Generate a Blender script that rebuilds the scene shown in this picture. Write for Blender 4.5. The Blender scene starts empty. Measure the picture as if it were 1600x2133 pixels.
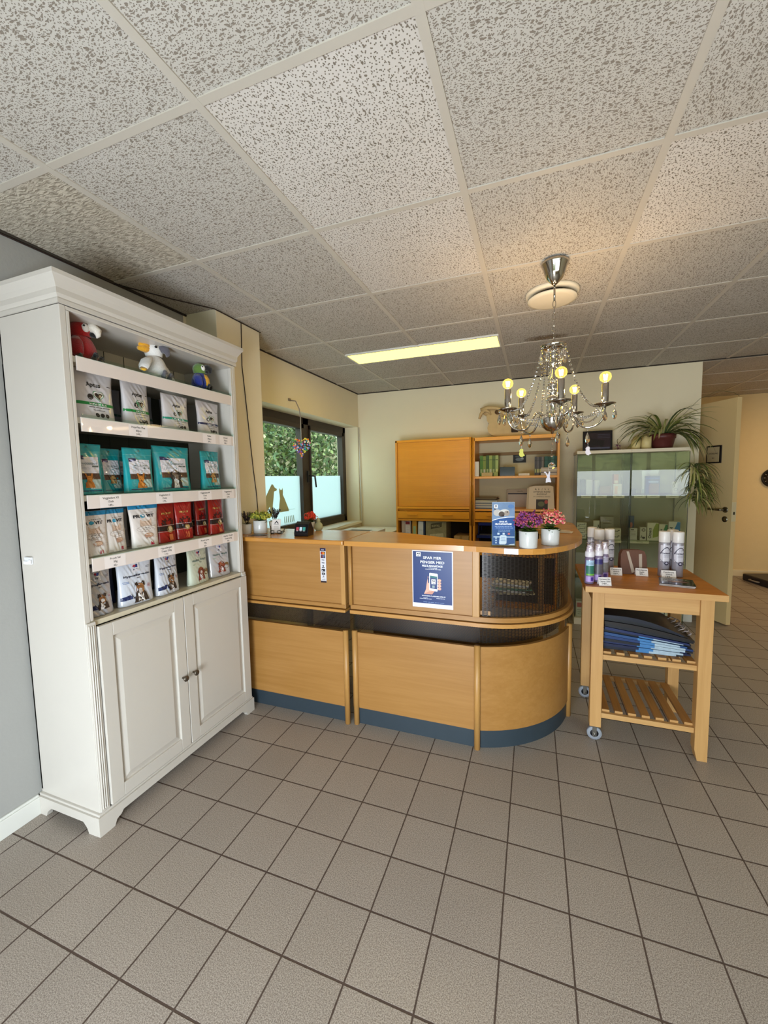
import bpy, math, random
from mathutils import Vector, Matrix, noise as mnoise
from mathutils.geometry import tessellate_polygon
PI = math.pi
scene = bpy.context.scene
col = scene.collection
rnd = random.Random(7)

# ------------------------------------------------------------------ camera
cam_d = bpy.data.cameras.new('camera'); cam = bpy.data.objects.new('camera', cam_d); col.objects.link(cam)
cam_d.sensor_fit = 'VERTICAL'; cam_d.sensor_height = 36.0; cam_d.lens = 847.51 / 2133 * 36.0
cam_d.clip_start = 0.05; cam_d.clip_end = 200
yaw, pit, rol = -0.3557, -0.0836, -0.0185
fwd = Vector((math.sin(yaw) * math.cos(pit), math.cos(yaw) * math.cos(pit), math.sin(pit)))
r0 = Vector((math.cos(yaw), -math.sin(yaw), 0)); u0 = r0.cross(fwd)
rr = r0 * math.cos(rol) + u0 * math.sin(rol); uu = -r0 * math.sin(rol) + u0 * math.cos(rol)
mw = Matrix(((rr.x, uu.x, -fwd.x, 0), (rr.y, uu.y, -fwd.y, 0), (rr.z, uu.z, -fwd.z, 1.3914), (0, 0, 0, 1)))
cam.matrix_world = mw
scene.camera = cam

# ------------------------------------------------------------------ view, world, sun, daylight
scene.view_settings.view_transform = 'Standard'
scene.view_settings.look = 'None'
scene.view_settings.gamma = 1.0
scene.view_settings.use_curve_mapping = False
scene.view_settings.exposure = 0.03
W = bpy.data.worlds.new('world'); scene.world = W; W.use_nodes = True
bg = W.node_tree.nodes['Background']; bg.inputs[0].default_value = (0.80, 0.92, 1.0, 1); bg.inputs[1].default_value = 5.0

def light(name, kind, loc, energy, color, **k):
    d = bpy.data.lights.new(name, kind); d.energy = energy; d.color = color
    o = bpy.data.objects.new(name, d); col.objects.link(o); o.location = loc
    for a, b in k.items():
        if a == 'rot': o.rotation_euler = b
        else: setattr(d, a, b)
    return o
light('sun', 'SUN', (0, 0, 8), 3.5, (1, .93, .8), angle=.02, rot=(math.radians(-25), math.radians(42), 0))
# daylight coming in through the shop windows behind the camera
light('daylight_rear_window', 'AREA', (1.6, -1.02, 1.2), 22, (.86, .93, 1.0), shape='RECTANGLE', size=2.8, size_y=.5, rot=(PI / 2, 0, 0))
light('added_back_room_light', 'AREA', (3.3, 5.2, 2.34), 20, (1, .70, .38), shape='RECTANGLE', size=1.2, size_y=.3)  # unseen lamp added out of frame to brighten the back room
light('added_floor_daylight', 'AREA', (-.45, -1.04, .62), 98, (.80, .89, 1.0), shape='RECTANGLE', size=.9, size_y=1.0, rot=(PI / 2, 0, 0))  # added low light source that brightens the near floor
#light('daylight_side_window', 'AREA', (-2.6, 3.45, 1.45), 6, (.78, .95, 1.0), shape='RECTANGLE', size=1.7, size_y=1.0, rot=(PI / 2, 0, -PI / 2))

# ------------------------------------------------------------------ materials
def lin(h):
    if not isinstance(h, str): return (*h, 1)
    out = []
    for i in (0, 2, 4):
        c = int(h[i:i + 2], 16) / 255
        out.append(c / 12.92 if c <= .04045 else ((c + .055) / 1.055) ** 2.4)
    return (*out, 1)
MC = {}
def newmat(name):
    m = bpy.data.materials.new(name); m.use_nodes = True
    nt = m.node_tree; return m, nt, nt.nodes['Principled BSDF']
def P(h, rough=.5, metal=0., noise=0., nscale=30., bump=0., bscale=60., coat=0., name=None, spec=.5, trans=0., ior=1.45, sheen=0.):
    key = (h, rough, metal, noise, nscale, bump, bscale, coat, spec, trans, ior, sheen)
    if key in MC: return MC[key]
    m, nt, b = newmat(name or 'mat_' + str(h))
    c = lin(h)
    b.inputs['Base Color'].default_value = c; b.inputs['Roughness'].default_value = rough
    b.inputs['Metallic'].default_value = metal; b.inputs['Coat Weight'].default_value = coat
    b.inputs['Specular IOR Level'].default_value = spec; b.inputs['IOR'].default_value = ior
    b.inputs['Transmission Weight'].default_value = trans; b.inputs['Sheen Weight'].default_value = sheen
    tc = None
    if noise or bump: tc = nt.nodes.new('ShaderNodeTexCoord')
    if noise:
        n = nt.nodes.new('ShaderNodeTexNoise'); n.inputs['Scale'].default_value = nscale; n.inputs['Detail'].default_value = 4
        nt.links.new(tc.outputs['Object'], n.inputs['Vector'])
        mx = nt.nodes.new('ShaderNodeMix'); mx.data_type = 'RGBA'
        mx.inputs[6].default_value = tuple(max(0, x * (1 - noise)) for x in c[:3]) + (1,)
        mx.inputs[7].default_value = tuple(min(1, x * (1 + noise)) for x in c[:3]) + (1,)
        nt.links.new(n.outputs['Fac'], mx.inputs[0]); nt.links.new(mx.outputs[2], b.inputs['Base Color'])
    if bump:
        n = nt.nodes.new('ShaderNodeTexNoise'); n.inputs['Scale'].default_value = bscale; n.inputs['Detail'].default_value = 3
        nt.links.new(tc.outputs['Object'], n.inputs['Vector'])
        bp = nt.nodes.new('ShaderNodeBump'); bp.inputs['Strength'].default_value = bump; bp.inputs['Distance'].default_value = .004
        nt.links.new(n.outputs['Fac'], bp.inputs['Height']); nt.links.new(bp.outputs['Normal'], b.inputs['Normal'])
    MC[key] = m; return m
def wood(h1, h2, axis='x', rough=.38, s=1., name='wood', coat=0.):
    key = ('wood', h1, h2, axis, rough, s, coat)
    if key in MC: return MC[key]
    m, nt, b = newmat(name)
    b.inputs['Roughness'].default_value = rough; b.inputs['Coat Weight'].default_value = coat; b.inputs['Coat Roughness'].default_value = .12
    tc = nt.nodes.new('ShaderNodeTexCoord'); mp = nt.nodes.new('ShaderNodeMapping')
    sc = {'x': (2.2, 55, 55), 'y': (55, 2.2, 55), 'z': (55, 55, 2.2)}[axis]
    mp.inputs['Scale'].default_value = tuple(v * s for v in sc)
    nt.links.new(tc.outputs['Object'], mp.inputs['Vector'])
    n = nt.nodes.new('ShaderNodeTexNoise'); n.inputs['Scale'].default_value = 1.2; n.inputs['Detail'].default_value = 6; n.inputs['Roughness'].default_value = .65; n.inputs['Distortion'].default_value = .6
    nt.links.new(mp.outputs[0], n.inputs['Vector'])
    n2 = nt.nodes.new('ShaderNodeTexNoise'); n2.inputs['Scale'].default_value = 1.1; n2.inputs['Detail'].default_value = 2
    mp2 = nt.nodes.new('ShaderNodeMapping'); mp2.inputs['Scale'].default_value = tuple(v ** .5 * s * 1.4 for v in sc)
    nt.links.new(tc.outputs['Object'], mp2.inputs['Vector']); nt.links.new(mp2.outputs[0], n2.inputs['Vector'])
    ad = nt.nodes.new('ShaderNodeMath'); ad.operation = 'MULTIPLY_ADD'; ad.inputs[1].default_value = .6; 
    nt.links.new(n2.outputs['Fac'], ad.inputs[0]); nt.links.new(n.outputs['Fac'], ad.inputs[2])
    rp = nt.nodes.new('ShaderNodeMapRange'); rp.inputs[1].default_value = .55; rp.inputs[2].default_value = 1.1
    nt.links.new(ad.outputs[0], rp.inputs[0])
    mx = nt.nodes.new('ShaderNodeMix'); mx.data_type = 'RGBA'; mx.inputs[6].default_value = lin(h1); mx.inputs[7].default_value = lin(h2)
    nt.links.new(rp.outputs[0], mx.inputs[0]); nt.links.new(mx.outputs[2], b.inputs['Base Color'])
    MC[key] = m; return m
def emis(h, s, name='glow'):
    key = ('em', h, s)
    if key in MC: return MC[key]
    m, nt, b = newmat(name); b.inputs['Base Color'].default_value = (0, 0, 0, 1)
    b.inputs['Emission Color'].default_value = lin(h); b.inputs['Emission Strength'].default_value = s
    MC[key] = m; return m
def pane(tint='eef6f0', refl=1.0, name='pane_glass', base=.0):
    key = ('pane', tint, refl, base)
    if key in MC: return MC[key]
    m = bpy.data.materials.new(name); m.use_nodes = True; nt = m.node_tree; nt.nodes.clear()
    o = nt.nodes.new('ShaderNodeOutputMaterial'); t = nt.nodes.new('ShaderNodeBsdfTransparent'); g = nt.nodes.new('ShaderNodeBsdfGlossy')
    t.inputs[0].default_value = lin(tint); g.inputs['Roughness'].default_value = .01
    f = nt.nodes.new('ShaderNodeFresnel'); f.inputs[0].default_value = 1.52
    k = nt.nodes.new('ShaderNodeMath'); k.operation = 'MULTIPLY_ADD'; k.inputs[1].default_value = refl; k.inputs[2].default_value = base
    mx = nt.nodes.new('ShaderNodeMixShader'); gm = nt.nodes.new('ShaderNodeNewGeometry'); fb = nt.nodes.new('ShaderNodeMath'); fb.operation = 'SUBTRACT'; fb.inputs[0].default_value = 1; fc = nt.nodes.new('ShaderNodeMath'); fc.operation = 'MULTIPLY'
    nt.links.new(gm.outputs['Backfacing'], fb.inputs[1]); nt.links.new(f.outputs[0], k.inputs[0]); nt.links.new(k.outputs[0], fc.inputs[0]); nt.links.new(fb.outputs[0], fc.inputs[1]); nt.links.new(fc.outputs[0], mx.inputs[0])
    nt.links.new(t.outputs[0], mx.inputs[1]); nt.links.new(g.outputs[0], mx.inputs[2]); nt.links.new(mx.outputs[0], o.inputs[0])
    MC[key] = m; return m
def meshmat(h, hole, scale=260, name='perforated'):
    m, nt, b = newmat(name); b.inputs['Base Color'].default_value = lin(h); b.inputs['Roughness'].default_value = .35; b.inputs['Metallic'].default_value = .3
    o = nt.nodes['Material Output']; t = nt.nodes.new('ShaderNodeBsdfTransparent'); mx = nt.nodes.new('ShaderNodeMixShader')
    tc = nt.nodes.new('ShaderNodeTexCoord'); v = nt.nodes.new('ShaderNodeTexVoronoi'); v.inputs['Scale'].default_value = scale; v.inputs['Randomness'].default_value = .0; mpg = nt.nodes.new('ShaderNodeMapping'); mpg.inputs['Rotation'].default_value = (0, 0, .785)
    nt.links.new(tc.outputs['UV'], mpg.inputs[0]); nt.links.new(mpg.outputs[0], v.inputs['Vector']); v.voronoi_dimensions = '2D'
    lt = nt.nodes.new('ShaderNodeMath'); lt.operation = 'LESS_THAN'; lt.inputs[1].default_value = hole
    nt.links.new(v.outputs['Distance'], lt.inputs[0]); nt.links.new(lt.outputs[0], mx.inputs[0])
    nt.links.new(b.outputs[0], mx.inputs[1]); nt.links.new(t.outputs[0], mx.inputs[2]); nt.links.new(mx.outputs[0], o.inputs[0])
    return m

# ------------------------------------------------------------------ mesh builder
_tc = {}
def glyphs(s, bold=0.):
    k = (s, bold)
    if k not in _tc:
        cu = bpy.data.curves.new('t', 'FONT'); cu.body = s; cu.size = 1; cu.resolution_u = 2; cu.offset = bold
        ob = bpy.data.objects.new('t', cu); me = ob.to_mesh()
        vs = [(v.co.x, v.co.y) for v in me.vertices]; fs = [tuple(p.vertices) for p in me.polygons]
        ob.to_mesh_clear(); bpy.data.objects.remove(ob); bpy.data.curves.remove(cu)
        if vs:
            x0 = min(v[0] for v in vs); x1 = max(v[0] for v in vs)
        else: x0 = x1 = 0
        _tc[k] = (vs, fs, x0, x1)
    return _tc[k]
def flat(O, U, V, N=None):
    O = Vector(O); U = Vector(U); V = Vector(V); N = Vector(N) if N is not None else U.cross(V).normalized()
    return lambda u, v, w=0.: O + U * u + V * v + N * w
class MB:
    def __init__(s): s.v = []; s.f = []; s.m = []; s.sm = []; s.mats = []; s.T = None; s.uv = None
    def add(s, vs, fs, mat, smooth=False):
        b = len(s.v)
        if s.T is not None: vs = [s.T @ Vector(v) for v in vs]
        s.v += [tuple(v) for v in vs]
        if mat not in s.mats: s.mats.append(mat)
        i = s.mats.index(mat)
        for f in fs: s.f.append(tuple(b + k for k in f)); s.m.append(i); s.sm.append(smooth)
        return s
    def box(s, x0, x1, y0, y1, z0, z1, mat):
        if x0 > x1: x0, x1 = x1, x0
        if y0 > y1: y0, y1 = y1, y0
        if z0 > z1: z0, z1 = z1, z0
        v = [(x0, y0, z0), (x1, y0, z0), (x1, y1, z0), (x0, y1, z0), (x0, y0, z1), (x1, y0, z1), (x1, y1, z1), (x0, y1, z1)]
        return s.add(v, [(0, 3, 2, 1), (4, 5, 6, 7), (0, 1, 5, 4), (1, 2, 6, 5), (2, 3, 7, 6), (3, 0, 4, 7)], mat)
    def lathe(s, prof, mat, n=24, c=(0, 0, 0), smooth=True, scl=(1, 1), a0=0, cap=True):
        vs = []; fs = []
        for r, z in prof:
            for k in range(n):
                a = a0 + 2 * PI * k / n; vs.append((c[0] + r * math.cos(a) * scl[0], c[1] + r * math.sin(a) * scl[1], c[2] + z))
        for i in range(len(prof) - 1):
            for k in range(n):
                a = i * n + k; b = i * n + (k + 1) % n; fs.append((a, b, b + n, a + n))
        s.add(vs, fs, mat, smooth)
        if cap:
            e = []
            if prof[0][0] > 1e-5: e.append(tuple(reversed(range(n))))
            if prof[-1][0] > 1e-5: e.append(tuple(range((len(prof) - 1) * n, len(prof) * n)))
            if e: s.add(vs, e, mat, False)
        return s
    def tube(s, pts, r, mat, n=8, smooth=True, caps=True, flatt=1.):
        pts = [Vector(p) for p in pts]; N = len(pts); vs = []; fs = []
        rs = r if isinstance(r, (list, tuple)) else [r] * N
        t = (pts[1] - pts[0]).normalized(); up = Vector((0, 0, 1)) if abs(t.z) < .9 else Vector((1, 0, 0))
        nn = (up - t * up.dot(t)).normalized()
        for i in range(N):
            if i == 0: t = pts[1] - pts[0]
            elif i == N - 1: t = pts[-1] - pts[-2]
            else: t = pts[i + 1] - pts[i - 1]
            if t.length < 1e-9: t = Vector((0, 0, 1))
            t.normalize(); nn = (nn - t * nn.dot(t))
            nn = nn.normalized() if nn.length > 1e-6 else t.orthogonal().normalized()
            bb = t.cross(nn)
            for k in range(n):
                a = 2 * PI * k / n; vs.append(pts[i] + (nn * math.cos(a) * flatt + bb * math.sin(a)) * rs[i])
        for i in range(N - 1):
            for k in range(n):
                a = i * n + k; b = i * n + (k + 1) % n; fs.append((a, b, b + n, a + n))
        if caps: fs += [tuple(reversed(range(n))), tuple(range((N - 1) * n, N * n))]
        return s.add(vs, fs, mat, smooth)
    def blob(s, c, r, mat, n=10, R=None, smooth=True, m=None):
        m = m or max(4, n * 2 // 3); vs = [(0, 0, -1)]; fs = []
        for i in range(1, m):
            p = -PI / 2 + PI * i / m
            for k in range(n):
                a = 2 * PI * k / n; vs.append((math.cos(p) * math.cos(a), math.cos(p) * math.sin(a), math.sin(p)))
        vs.append((0, 0, 1)); L = len(vs) - 1
        for k in range(n):
            fs.append((0, 1 + (k + 1) % n, 1 + k)); q = 1 + (m - 2) * n; fs.append((L, q + k, q + (k + 1) % n))
        for i in range(m - 2):
            for k in range(n):
                a = 1 + i * n + k; b = 1 + i * n + (k + 1) % n; fs.append((a, b, b + n, a + n))
        r = (r, r, r) if not isinstance(r, (tuple, list)) else r
        c = Vector(c); out = []
        for v in vs:
            q = Vector((v[0] * r[0], v[1] * r[1], v[2] * r[2]))
            if R is not None: q = R @ q
            out.append(q + c)
        return s.add(out, fs, mat, smooth)
    def prism(s, pts, z0, z1, mat, f=None, smooth=False):
        """closed 2D outline extruded from z0 to z1; f maps (x,y,z)"""
        n = len(pts); f = f or (lambda x, y, z: (x, y, z))
        tri = tessellate_polygon([[Vector((p[0], p[1], 0)) for p in pts]])
        A = sum(pts[i][0] * pts[(i + 1) % n][1] - pts[(i + 1) % n][0] * pts[i][1] for i in range(n))
        vs = [f(p[0], p[1], z0) for p in pts] + [f(p[0], p[1], z1) for p in pts]
        fs = [(i, (i + 1) % n, (i + 1) % n + n, i + n) if A > 0 else ((i + 1) % n, i, i + n, (i + 1) % n + n) for i in range(n)]
        s.add(vs, fs, mat, smooth)
        def orient(t, up):
            a, b, c = (pts[k] for k in t); cr = (b[0] - a[0]) * (c[1] - a[1]) - (b[1] - a[1]) * (c[0] - a[0])
            return t if (cr > 0) == up else (t[0], t[2], t[1])
        s.add(vs, [tuple(k + n for k in orient(t, True)) for t in tri] + [orient(t, False) for t in tri], mat, False)
        return s
    def tris(s, pts, fs, mat, fm, w, mx=None):
        out = []; vs = list(pts)
        def rec(t, d):
            if mx and d < 7:
                e = [(math.dist(vs[t[i]], vs[t[(i + 1) % 3]]), i) for i in range(3)]; L, i = max(e)
                if L > mx:
                    a, b, c = t[i], t[(i + 1) % 3], t[(i + 2) % 3]
                    vs.append(((vs[a][0] + vs[b][0]) / 2, (vs[a][1] + vs[b][1]) / 2)); k = len(vs) - 1
                    rec((a, k, c), d + 1); rec((k, b, c), d + 1); return
            a, b, c = (vs[k] for k in t)
            out.append(t if (b[0] - a[0]) * (c[1] - a[1]) - (b[1] - a[1]) * (c[0] - a[0]) > 0 else (t[0], t[2], t[1]))
        for f in fs:
            for i in range(1, len(f) - 1): rec((f[0], f[i], f[i + 1]), 0)
        return s.add([fm(p[0], p[1], w) for p in vs], out, mat)
    def poly(s, pts, mat, fm, w=.0006, mx=None):
        return s.tris(pts, tessellate_polygon([[Vector((p[0], p[1], 0)) for p in pts]]), mat, fm, w, mx)
    def rect(s, u0, u1, v0, v1, mat, fm, w=.0006, mx=None): return s.poly([(u0, v0), (u1, v0), (u1, v1), (u0, v1)], mat, fm, w, mx)
    def disc(s, u, v, ru, rv, mat, fm, w=.0006, n=16, mx=None, a=0):
        ca, sa = math.cos(a), math.sin(a); p = []
        for k in range(n):
            x = ru * math.cos(2 * PI * k / n); y = rv * math.sin(2 * PI * k / n); p.append((u + x * ca - y * sa, v + x * sa + y * ca))
        return s.poly(p, mat, fm, w, mx)
    def text(s, t, u, v, size, mat, fm, w=.0008, al='c', bold=0.02, wid=None, rot=0, mx=None):
        vs, fs, x0, x1 = glyphs(t, bold)
        if not vs: return s
        k = size if wid is None else wid / (x1 - x0); ky = size
        ox = {'c': -(x0 + x1) / 2, 'l': -x0, 'r': -x1}[al]; ca, sa = math.cos(rot), math.sin(rot)
        pts = []
        for a, b in vs:
            x = (a + ox) * k; y = b * ky; pts.append((u + x * ca - y * sa, v + x * sa + y * ca))
        return s.tris(pts, fs, mat, fm, w, mx)
    def lines(s, u, v, wid, n, gap, h, mat, fm, w=.0006, seed=0, al='c'):
        """rows of tiny unreadable print as word-like dashes"""
        r = random.Random(seed)
        for i in range(n):
            L = wid * r.uniform(.7, 1); x = u - L / 2 if al == 'c' else u
            while x < (u + L / 2 if al == 'c' else u + L):
                q = r.uniform(.08, .2) * wid; s.rect(x, x + q * .8, v - i * gap, v - i * gap + h, mat, fm, w); x += q
        return s
    def build(s, name, parent=None, org=None, world=False, bevel=0., auto=False, seg=2):
        vs = s.v
        if parent is not None and world:
            R = parent
            while R.parent: R = R.parent
            iv = Matrix.LocRotScale(R.location, R.rotation_euler, R.scale).inverted(); vs = [tuple(iv @ Vector(v)) for v in vs]
            org = (0, 0, 0)
        if parent is None and org is None:
            xs = [v[0] for v in vs]; ys = [v[1] for v in vs]; zs = [v[2] for v in vs]
            org = ((min(xs) + max(xs)) / 2, (min(ys) + max(ys)) / 2, min(zs))
        org = org or (0, 0, 0)
        me = bpy.data.meshes.new(name); me.from_pydata([(v[0] - org[0], v[1] - org[1], v[2] - org[2]) for v in vs], [], s.f)
        for m in s.mats: me.materials.append(m)
        me.polygons.foreach_set('material_index', s.m); me.polygons.foreach_set('use_smooth', s.sm)
        if s.uv: 
            ul = me.uv_layers.new(name='UVMap')
            for p in me.polygons:
                for li in p.loop_indices:
                    ul.data[li].uv = s.uv(vs[me.loops[li].vertex_index])
        me.update()
        o = bpy.data.objects.new(name, me); col.objects.link(o)
        if parent is None: o.location = org
        else: o.parent = parent
        if bevel:
            b = o.modifiers.new('bevel', 'BEVEL'); b.width = bevel; b.segments = seg; b.limit_method = 'ANGLE'; b.angle_limit = math.radians(40)
        return o
def tag(o, label, cat, group=None):
    o['label'] = label; o['category'] = cat
    if group: o['group'] = group
    return o
def thing(name, label, cat, loc=(0, 0, 0), rz=0, group=None, rx=0, ry=0):
    o = bpy.data.objects.new(name, None); o.empty_display_size = .05; col.objects.link(o); o.location = loc; o.rotation_euler = (rx, ry, rz)
    return tag(o, label, cat, group)
def struct(o): o['kind'] = 'structure'; return o
def dup(root, loc, rz=0, label=None, rx=0, ry=0, group=None, scale=None):
    def rec(o, par):
        c = o.copy(); col.objects.link(c)
        if par is not None: c.parent = par
        for ch in [x for x in bpy.data.objects if x.parent == o and x != c]: rec(ch, c)
        return c
    c = rec(root, None); c.location = loc; c.rotation_euler = (rx, ry, rz)
    if label: c['label'] = label
    if group: c['group'] = group
    if scale: c.scale = scale
    return c
# ================================================================== THE SETTING
CZ = 2.378; XL, YF, YB, XR, YR = -1.96, 4.46, -1.15, 4.2, 6.65
def floor_mat():
    m, nt, b = newmat('floor_tiles'); N = nt.nodes.new; L = nt.links.new
    tc = N('ShaderNodeTexCoord'); mp = N('ShaderNodeMapping'); mp.vector_type = 'TEXTURE'
    mp.inputs['Location'].default_value = (-1.4796, .6991, 0); mp.inputs['Rotation'].default_value = (0, 0, .00286); mp.inputs['Scale'].default_value = (.2, .2, 1)
    L(tc.outputs['Object'], mp.inputs[0]); sp = N('ShaderNodeSeparateXYZ'); L(mp.outputs[0], sp.inputs[0])
    def edge(ch, w):
        f = N('ShaderNodeMath'); f.operation = 'PINGPONG'; f.inputs[1].default_value = .5; L(sp.outputs[ch], f.inputs[0])
        nz = N('ShaderNodeTexNoise'); nz.inputs['Scale'].default_value = 14; L(mp.outputs[0], nz.inputs['Vector'])
        q = N('ShaderNodeMath'); q.operation = 'MULTIPLY_ADD'; q.inputs[1].default_value = .008; q.inputs[2].default_value = w - .004; L(nz.outputs['Fac'], q.inputs[0])
        r = N('ShaderNodeMapRange'); r.interpolation_type = 'SMOOTHSTEP'; r.inputs[3].default_value = 1; r.inputs[4].default_value = 0
        a = N('ShaderNodeMath'); a.operation = 'SUBTRACT'; a.inputs[1].default_value = .004; L(q.outputs[0], a.inputs[0])
        c = N('ShaderNodeMath'); c.operation = 'ADD'; c.inputs[1].default_value = .004; L(q.outputs[0], c.inputs[0])
        L(f.outputs[0], r.inputs[0]); L(a.outputs[0], r.inputs[1]); L(c.outputs[0], r.inputs[2]); return r
    e1 = edge('X', .0125); e2 = edge('Y', .0145)
    g = N('ShaderNodeMath'); g.operation = 'MAXIMUM'; L(e1.outputs[0], g.inputs[0]); L(e2.outputs[0], g.inputs[1])
    fl = N('ShaderNodeVectorMath'); fl.operation = 'FLOOR'; L(mp.outputs[0], fl.inputs[0])
    wn = N('ShaderNodeTexWhiteNoise'); L(fl.outputs[0], wn.inputs[0])
    n1 = N('ShaderNodeTexNoise'); n1.inputs['Scale'].default_value = 330; n1.inputs['Detail'].default_value = 2; L(tc.outputs['Object'], n1.inputs['Vector'])
    n2 = N('ShaderNodeTexNoise'); n2.inputs['Scale'].default_value = 6; n2.inputs['Detail'].default_value = 4; L(tc.outputs['Object'], n2.inputs['Vector'])
    rp = N('ShaderNodeMapRange'); rp.inputs[1].default_value = .36; rp.inputs[2].default_value = .64; L(n1.outputs['Fac'], rp.inputs[0])
    mx = N('ShaderNodeMix'); mx.data_type = 'RGBA'; mx.inputs[6].default_value = lin('786c62'); mx.inputs[7].default_value = lin('b0a498'); L(rp.outputs[0], mx.inputs[0])
    h = N('ShaderNodeMath'); h.operation = 'MULTIPLY_ADD'; h.inputs[1].default_value = .10; h.inputs[2].default_value = .88; L(wn.outputs['Value'], h.inputs[0])
    h2 = N('ShaderNodeMath'); h2.operation = 'MULTIPLY_ADD'; h2.inputs[1].default_value = .12; L(n2.outputs['Fac'], h2.inputs[0]); L(h.outputs[0], h2.inputs[2])
    hv = N('ShaderNodeVectorMath'); hv.operation = 'SCALE'; L(mx.outputs[2], hv.inputs[0]); L(h2.outputs[0], hv.inputs[3])
    m2 = N('ShaderNodeMix'); m2.data_type = 'RGBA'; m2.inputs[7].default_value = lin('4a3a30'); L(g.outputs[0], m2.inputs[0]); L(hv.outputs[0], m2.inputs[6])
    L(m2.outputs[2], b.inputs['Base Color'])
    ro = N('ShaderNodeMapRange'); ro.inputs[3].default_value = .42; ro.inputs[4].default_value = .85; L(g.outputs[0], ro.inputs[0]); L(ro.outputs[0], b.inputs['Roughness'])
    hh = N('ShaderNodeMath'); hh.operation = 'MULTIPLY_ADD'; hh.inputs[1].default_value = -1.; L(g.outputs[0], hh.inputs[0])
    sm = N('ShaderNodeMath'); sm.operation = 'MULTIPLY'; sm.inputs[1].default_value = .12; L(n1.outputs['Fac'], sm.inputs[0]); L(sm.outputs[0], hh.inputs[2])
    bp = N('ShaderNodeBump'); bp.inputs['Strength'].default_value = .5; bp.inputs['Distance'].default_value = .002; L(hh.outputs[0], bp.inputs['Height']); L(bp.outputs[0], b.inputs['Normal'])
    return m
def tile_mat(name, base, pit, sx, sy, th, dth, dsc, rz, lined=False):
    m, nt, b = newmat(name); N = nt.nodes.new; L = nt.links.new; b.inputs['Roughness'].default_value = .95; b.inputs['Specular IOR Level'].default_value = .1
    tc = N('ShaderNodeTexCoord'); mp = N('ShaderNodeMapping'); mp.inputs['Rotation'].default_value = (0, 0, rz); L(tc.outputs['Object'], mp.inputs[0])
    nz = N('ShaderNodeTexNoise'); nz.inputs['Scale'].default_value = 38; nz.inputs['Detail'].default_value = 2; L(mp.outputs[0], nz.inputs['Vector'])
    sb = N('ShaderNodeVectorMath'); sb.operation = 'SUBTRACT'; sb.inputs[1].default_value = (.5, .5, .5); L(nz.outputs['Color'], sb.inputs[0])
    ms = N('ShaderNodeVectorMath'); ms.operation = 'SCALE'; ms.inputs[3].default_value = .022; L(sb.outputs[0], ms.inputs[0])
    ad = N('ShaderNodeVectorMath'); ad.operation = 'ADD'; L(mp.outputs[0], ad.inputs[0]); L(ms.outputs[0], ad.inputs[1])
    s2 = N('ShaderNodeMapping'); s2.inputs['Scale'].default_value = (sx, sy, 0); L(ad.outputs[0], s2.inputs[0])
    if lined:
        v = N('ShaderNodeTexNoise'); v.inputs['Scale'].default_value = 1; v.inputs['Detail'].default_value = 3; L(s2.outputs[0], v.inputs['Vector'])
        r = N('ShaderNodeMapRange'); r.inputs[1].default_value = .42; r.inputs[2].default_value = .62; L(v.outputs['Fac'], r.inputs[0]); fac = r.outputs[0]
    else:
        v = N('ShaderNodeTexVoronoi'); v.inputs['Scale'].default_value = 1; v.voronoi_dimensions = '2D'; L(s2.outputs[0], v.inputs['Vector'])
        wn = N('ShaderNodeMath'); wn.operation = 'MULTIPLY'; wn.inputs[1].default_value = th; sx_ = N('ShaderNodeSeparateColor'); L(v.outputs['Color'], sx_.inputs[0]); L(sx_.outputs[0], wn.inputs[0])
        d = N('ShaderNodeMath'); d.operation = 'SUBTRACT'; L(wn.outputs[0], d.inputs[0]); L(v.outputs['Distance'], d.inputs[1])
        r = N('ShaderNodeMapRange'); r.inputs[1].default_value = -.02; r.inputs[2].default_value = .06; L(d.outputs[0], r.inputs[0])
        v2 = N('ShaderNodeTexVoronoi'); v2.inputs['Scale'].default_value = dsc; v2.voronoi_dimensions = '2D'; L(mp.outputs[0], v2.inputs['Vector'])
        r2 = N('ShaderNodeMapRange'); r2.inputs[1].default_value = dth + .06; r2.inputs[2].default_value = dth; L(v2.outputs['Distance'], r2.inputs[0])
        mxx = N('ShaderNodeMath'); mxx.operation = 'MAXIMUM'; L(r.outputs[0], mxx.inputs[0]); L(r2.outputs[0], mxx.inputs[1]); fac = mxx.outputs[0]
    n3 = N('ShaderNodeTexNoise'); n3.inputs['Scale'].default_value = 3; n3.inputs['Detail'].default_value = 3; L(tc.outputs['Object'], n3.inputs['Vector'])
    mxc = N('ShaderNodeMix'); mxc.data_type = 'RGBA'; mxc.inputs[6].default_value = lin(base); c = lin(base); mxc.inputs[7].default_value = (c[0] * .88, c[1] * .86, c[2] * .82, 1); L(n3.outputs['Fac'], mxc.inputs[0])
    mx = N('ShaderNodeMix'); mx.data_type = 'RGBA'; mx.inputs[7].default_value = lin(pit); L(mxc.outputs[2], mx.inputs[6]); L(fac, mx.inputs[0]); L(mx.outputs[2], b.inputs['Base Color'])  # pits coloured darker: the shade inside the holes is put into the colour
    iv = N('ShaderNodeMath'); iv.operation = 'MULTIPLY'; iv.inputs[1].default_value = -1; L(fac, iv.inputs[0])
    bp = N('ShaderNodeBump'); bp.inputs['Strength'].default_value = .5; bp.inputs['Distance'].default_value = .002; L(iv.outputs[0], bp.inputs['Height']); L(bp.outputs[0], b.inputs['Normal'])
    return m
WALL = P('e6dabd', .85, noise=.02, nscale=8, bump=.12, bscale=90, name='wall_paint')
WHITE = P('d8d6ce', .55, name='white_paint')
o = MB().box(XL - .3, XR, YB - .3, YR + .3, -.12, 0, floor_mat()).build('floor', org=(0, 0, 0)); struct(o)
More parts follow.
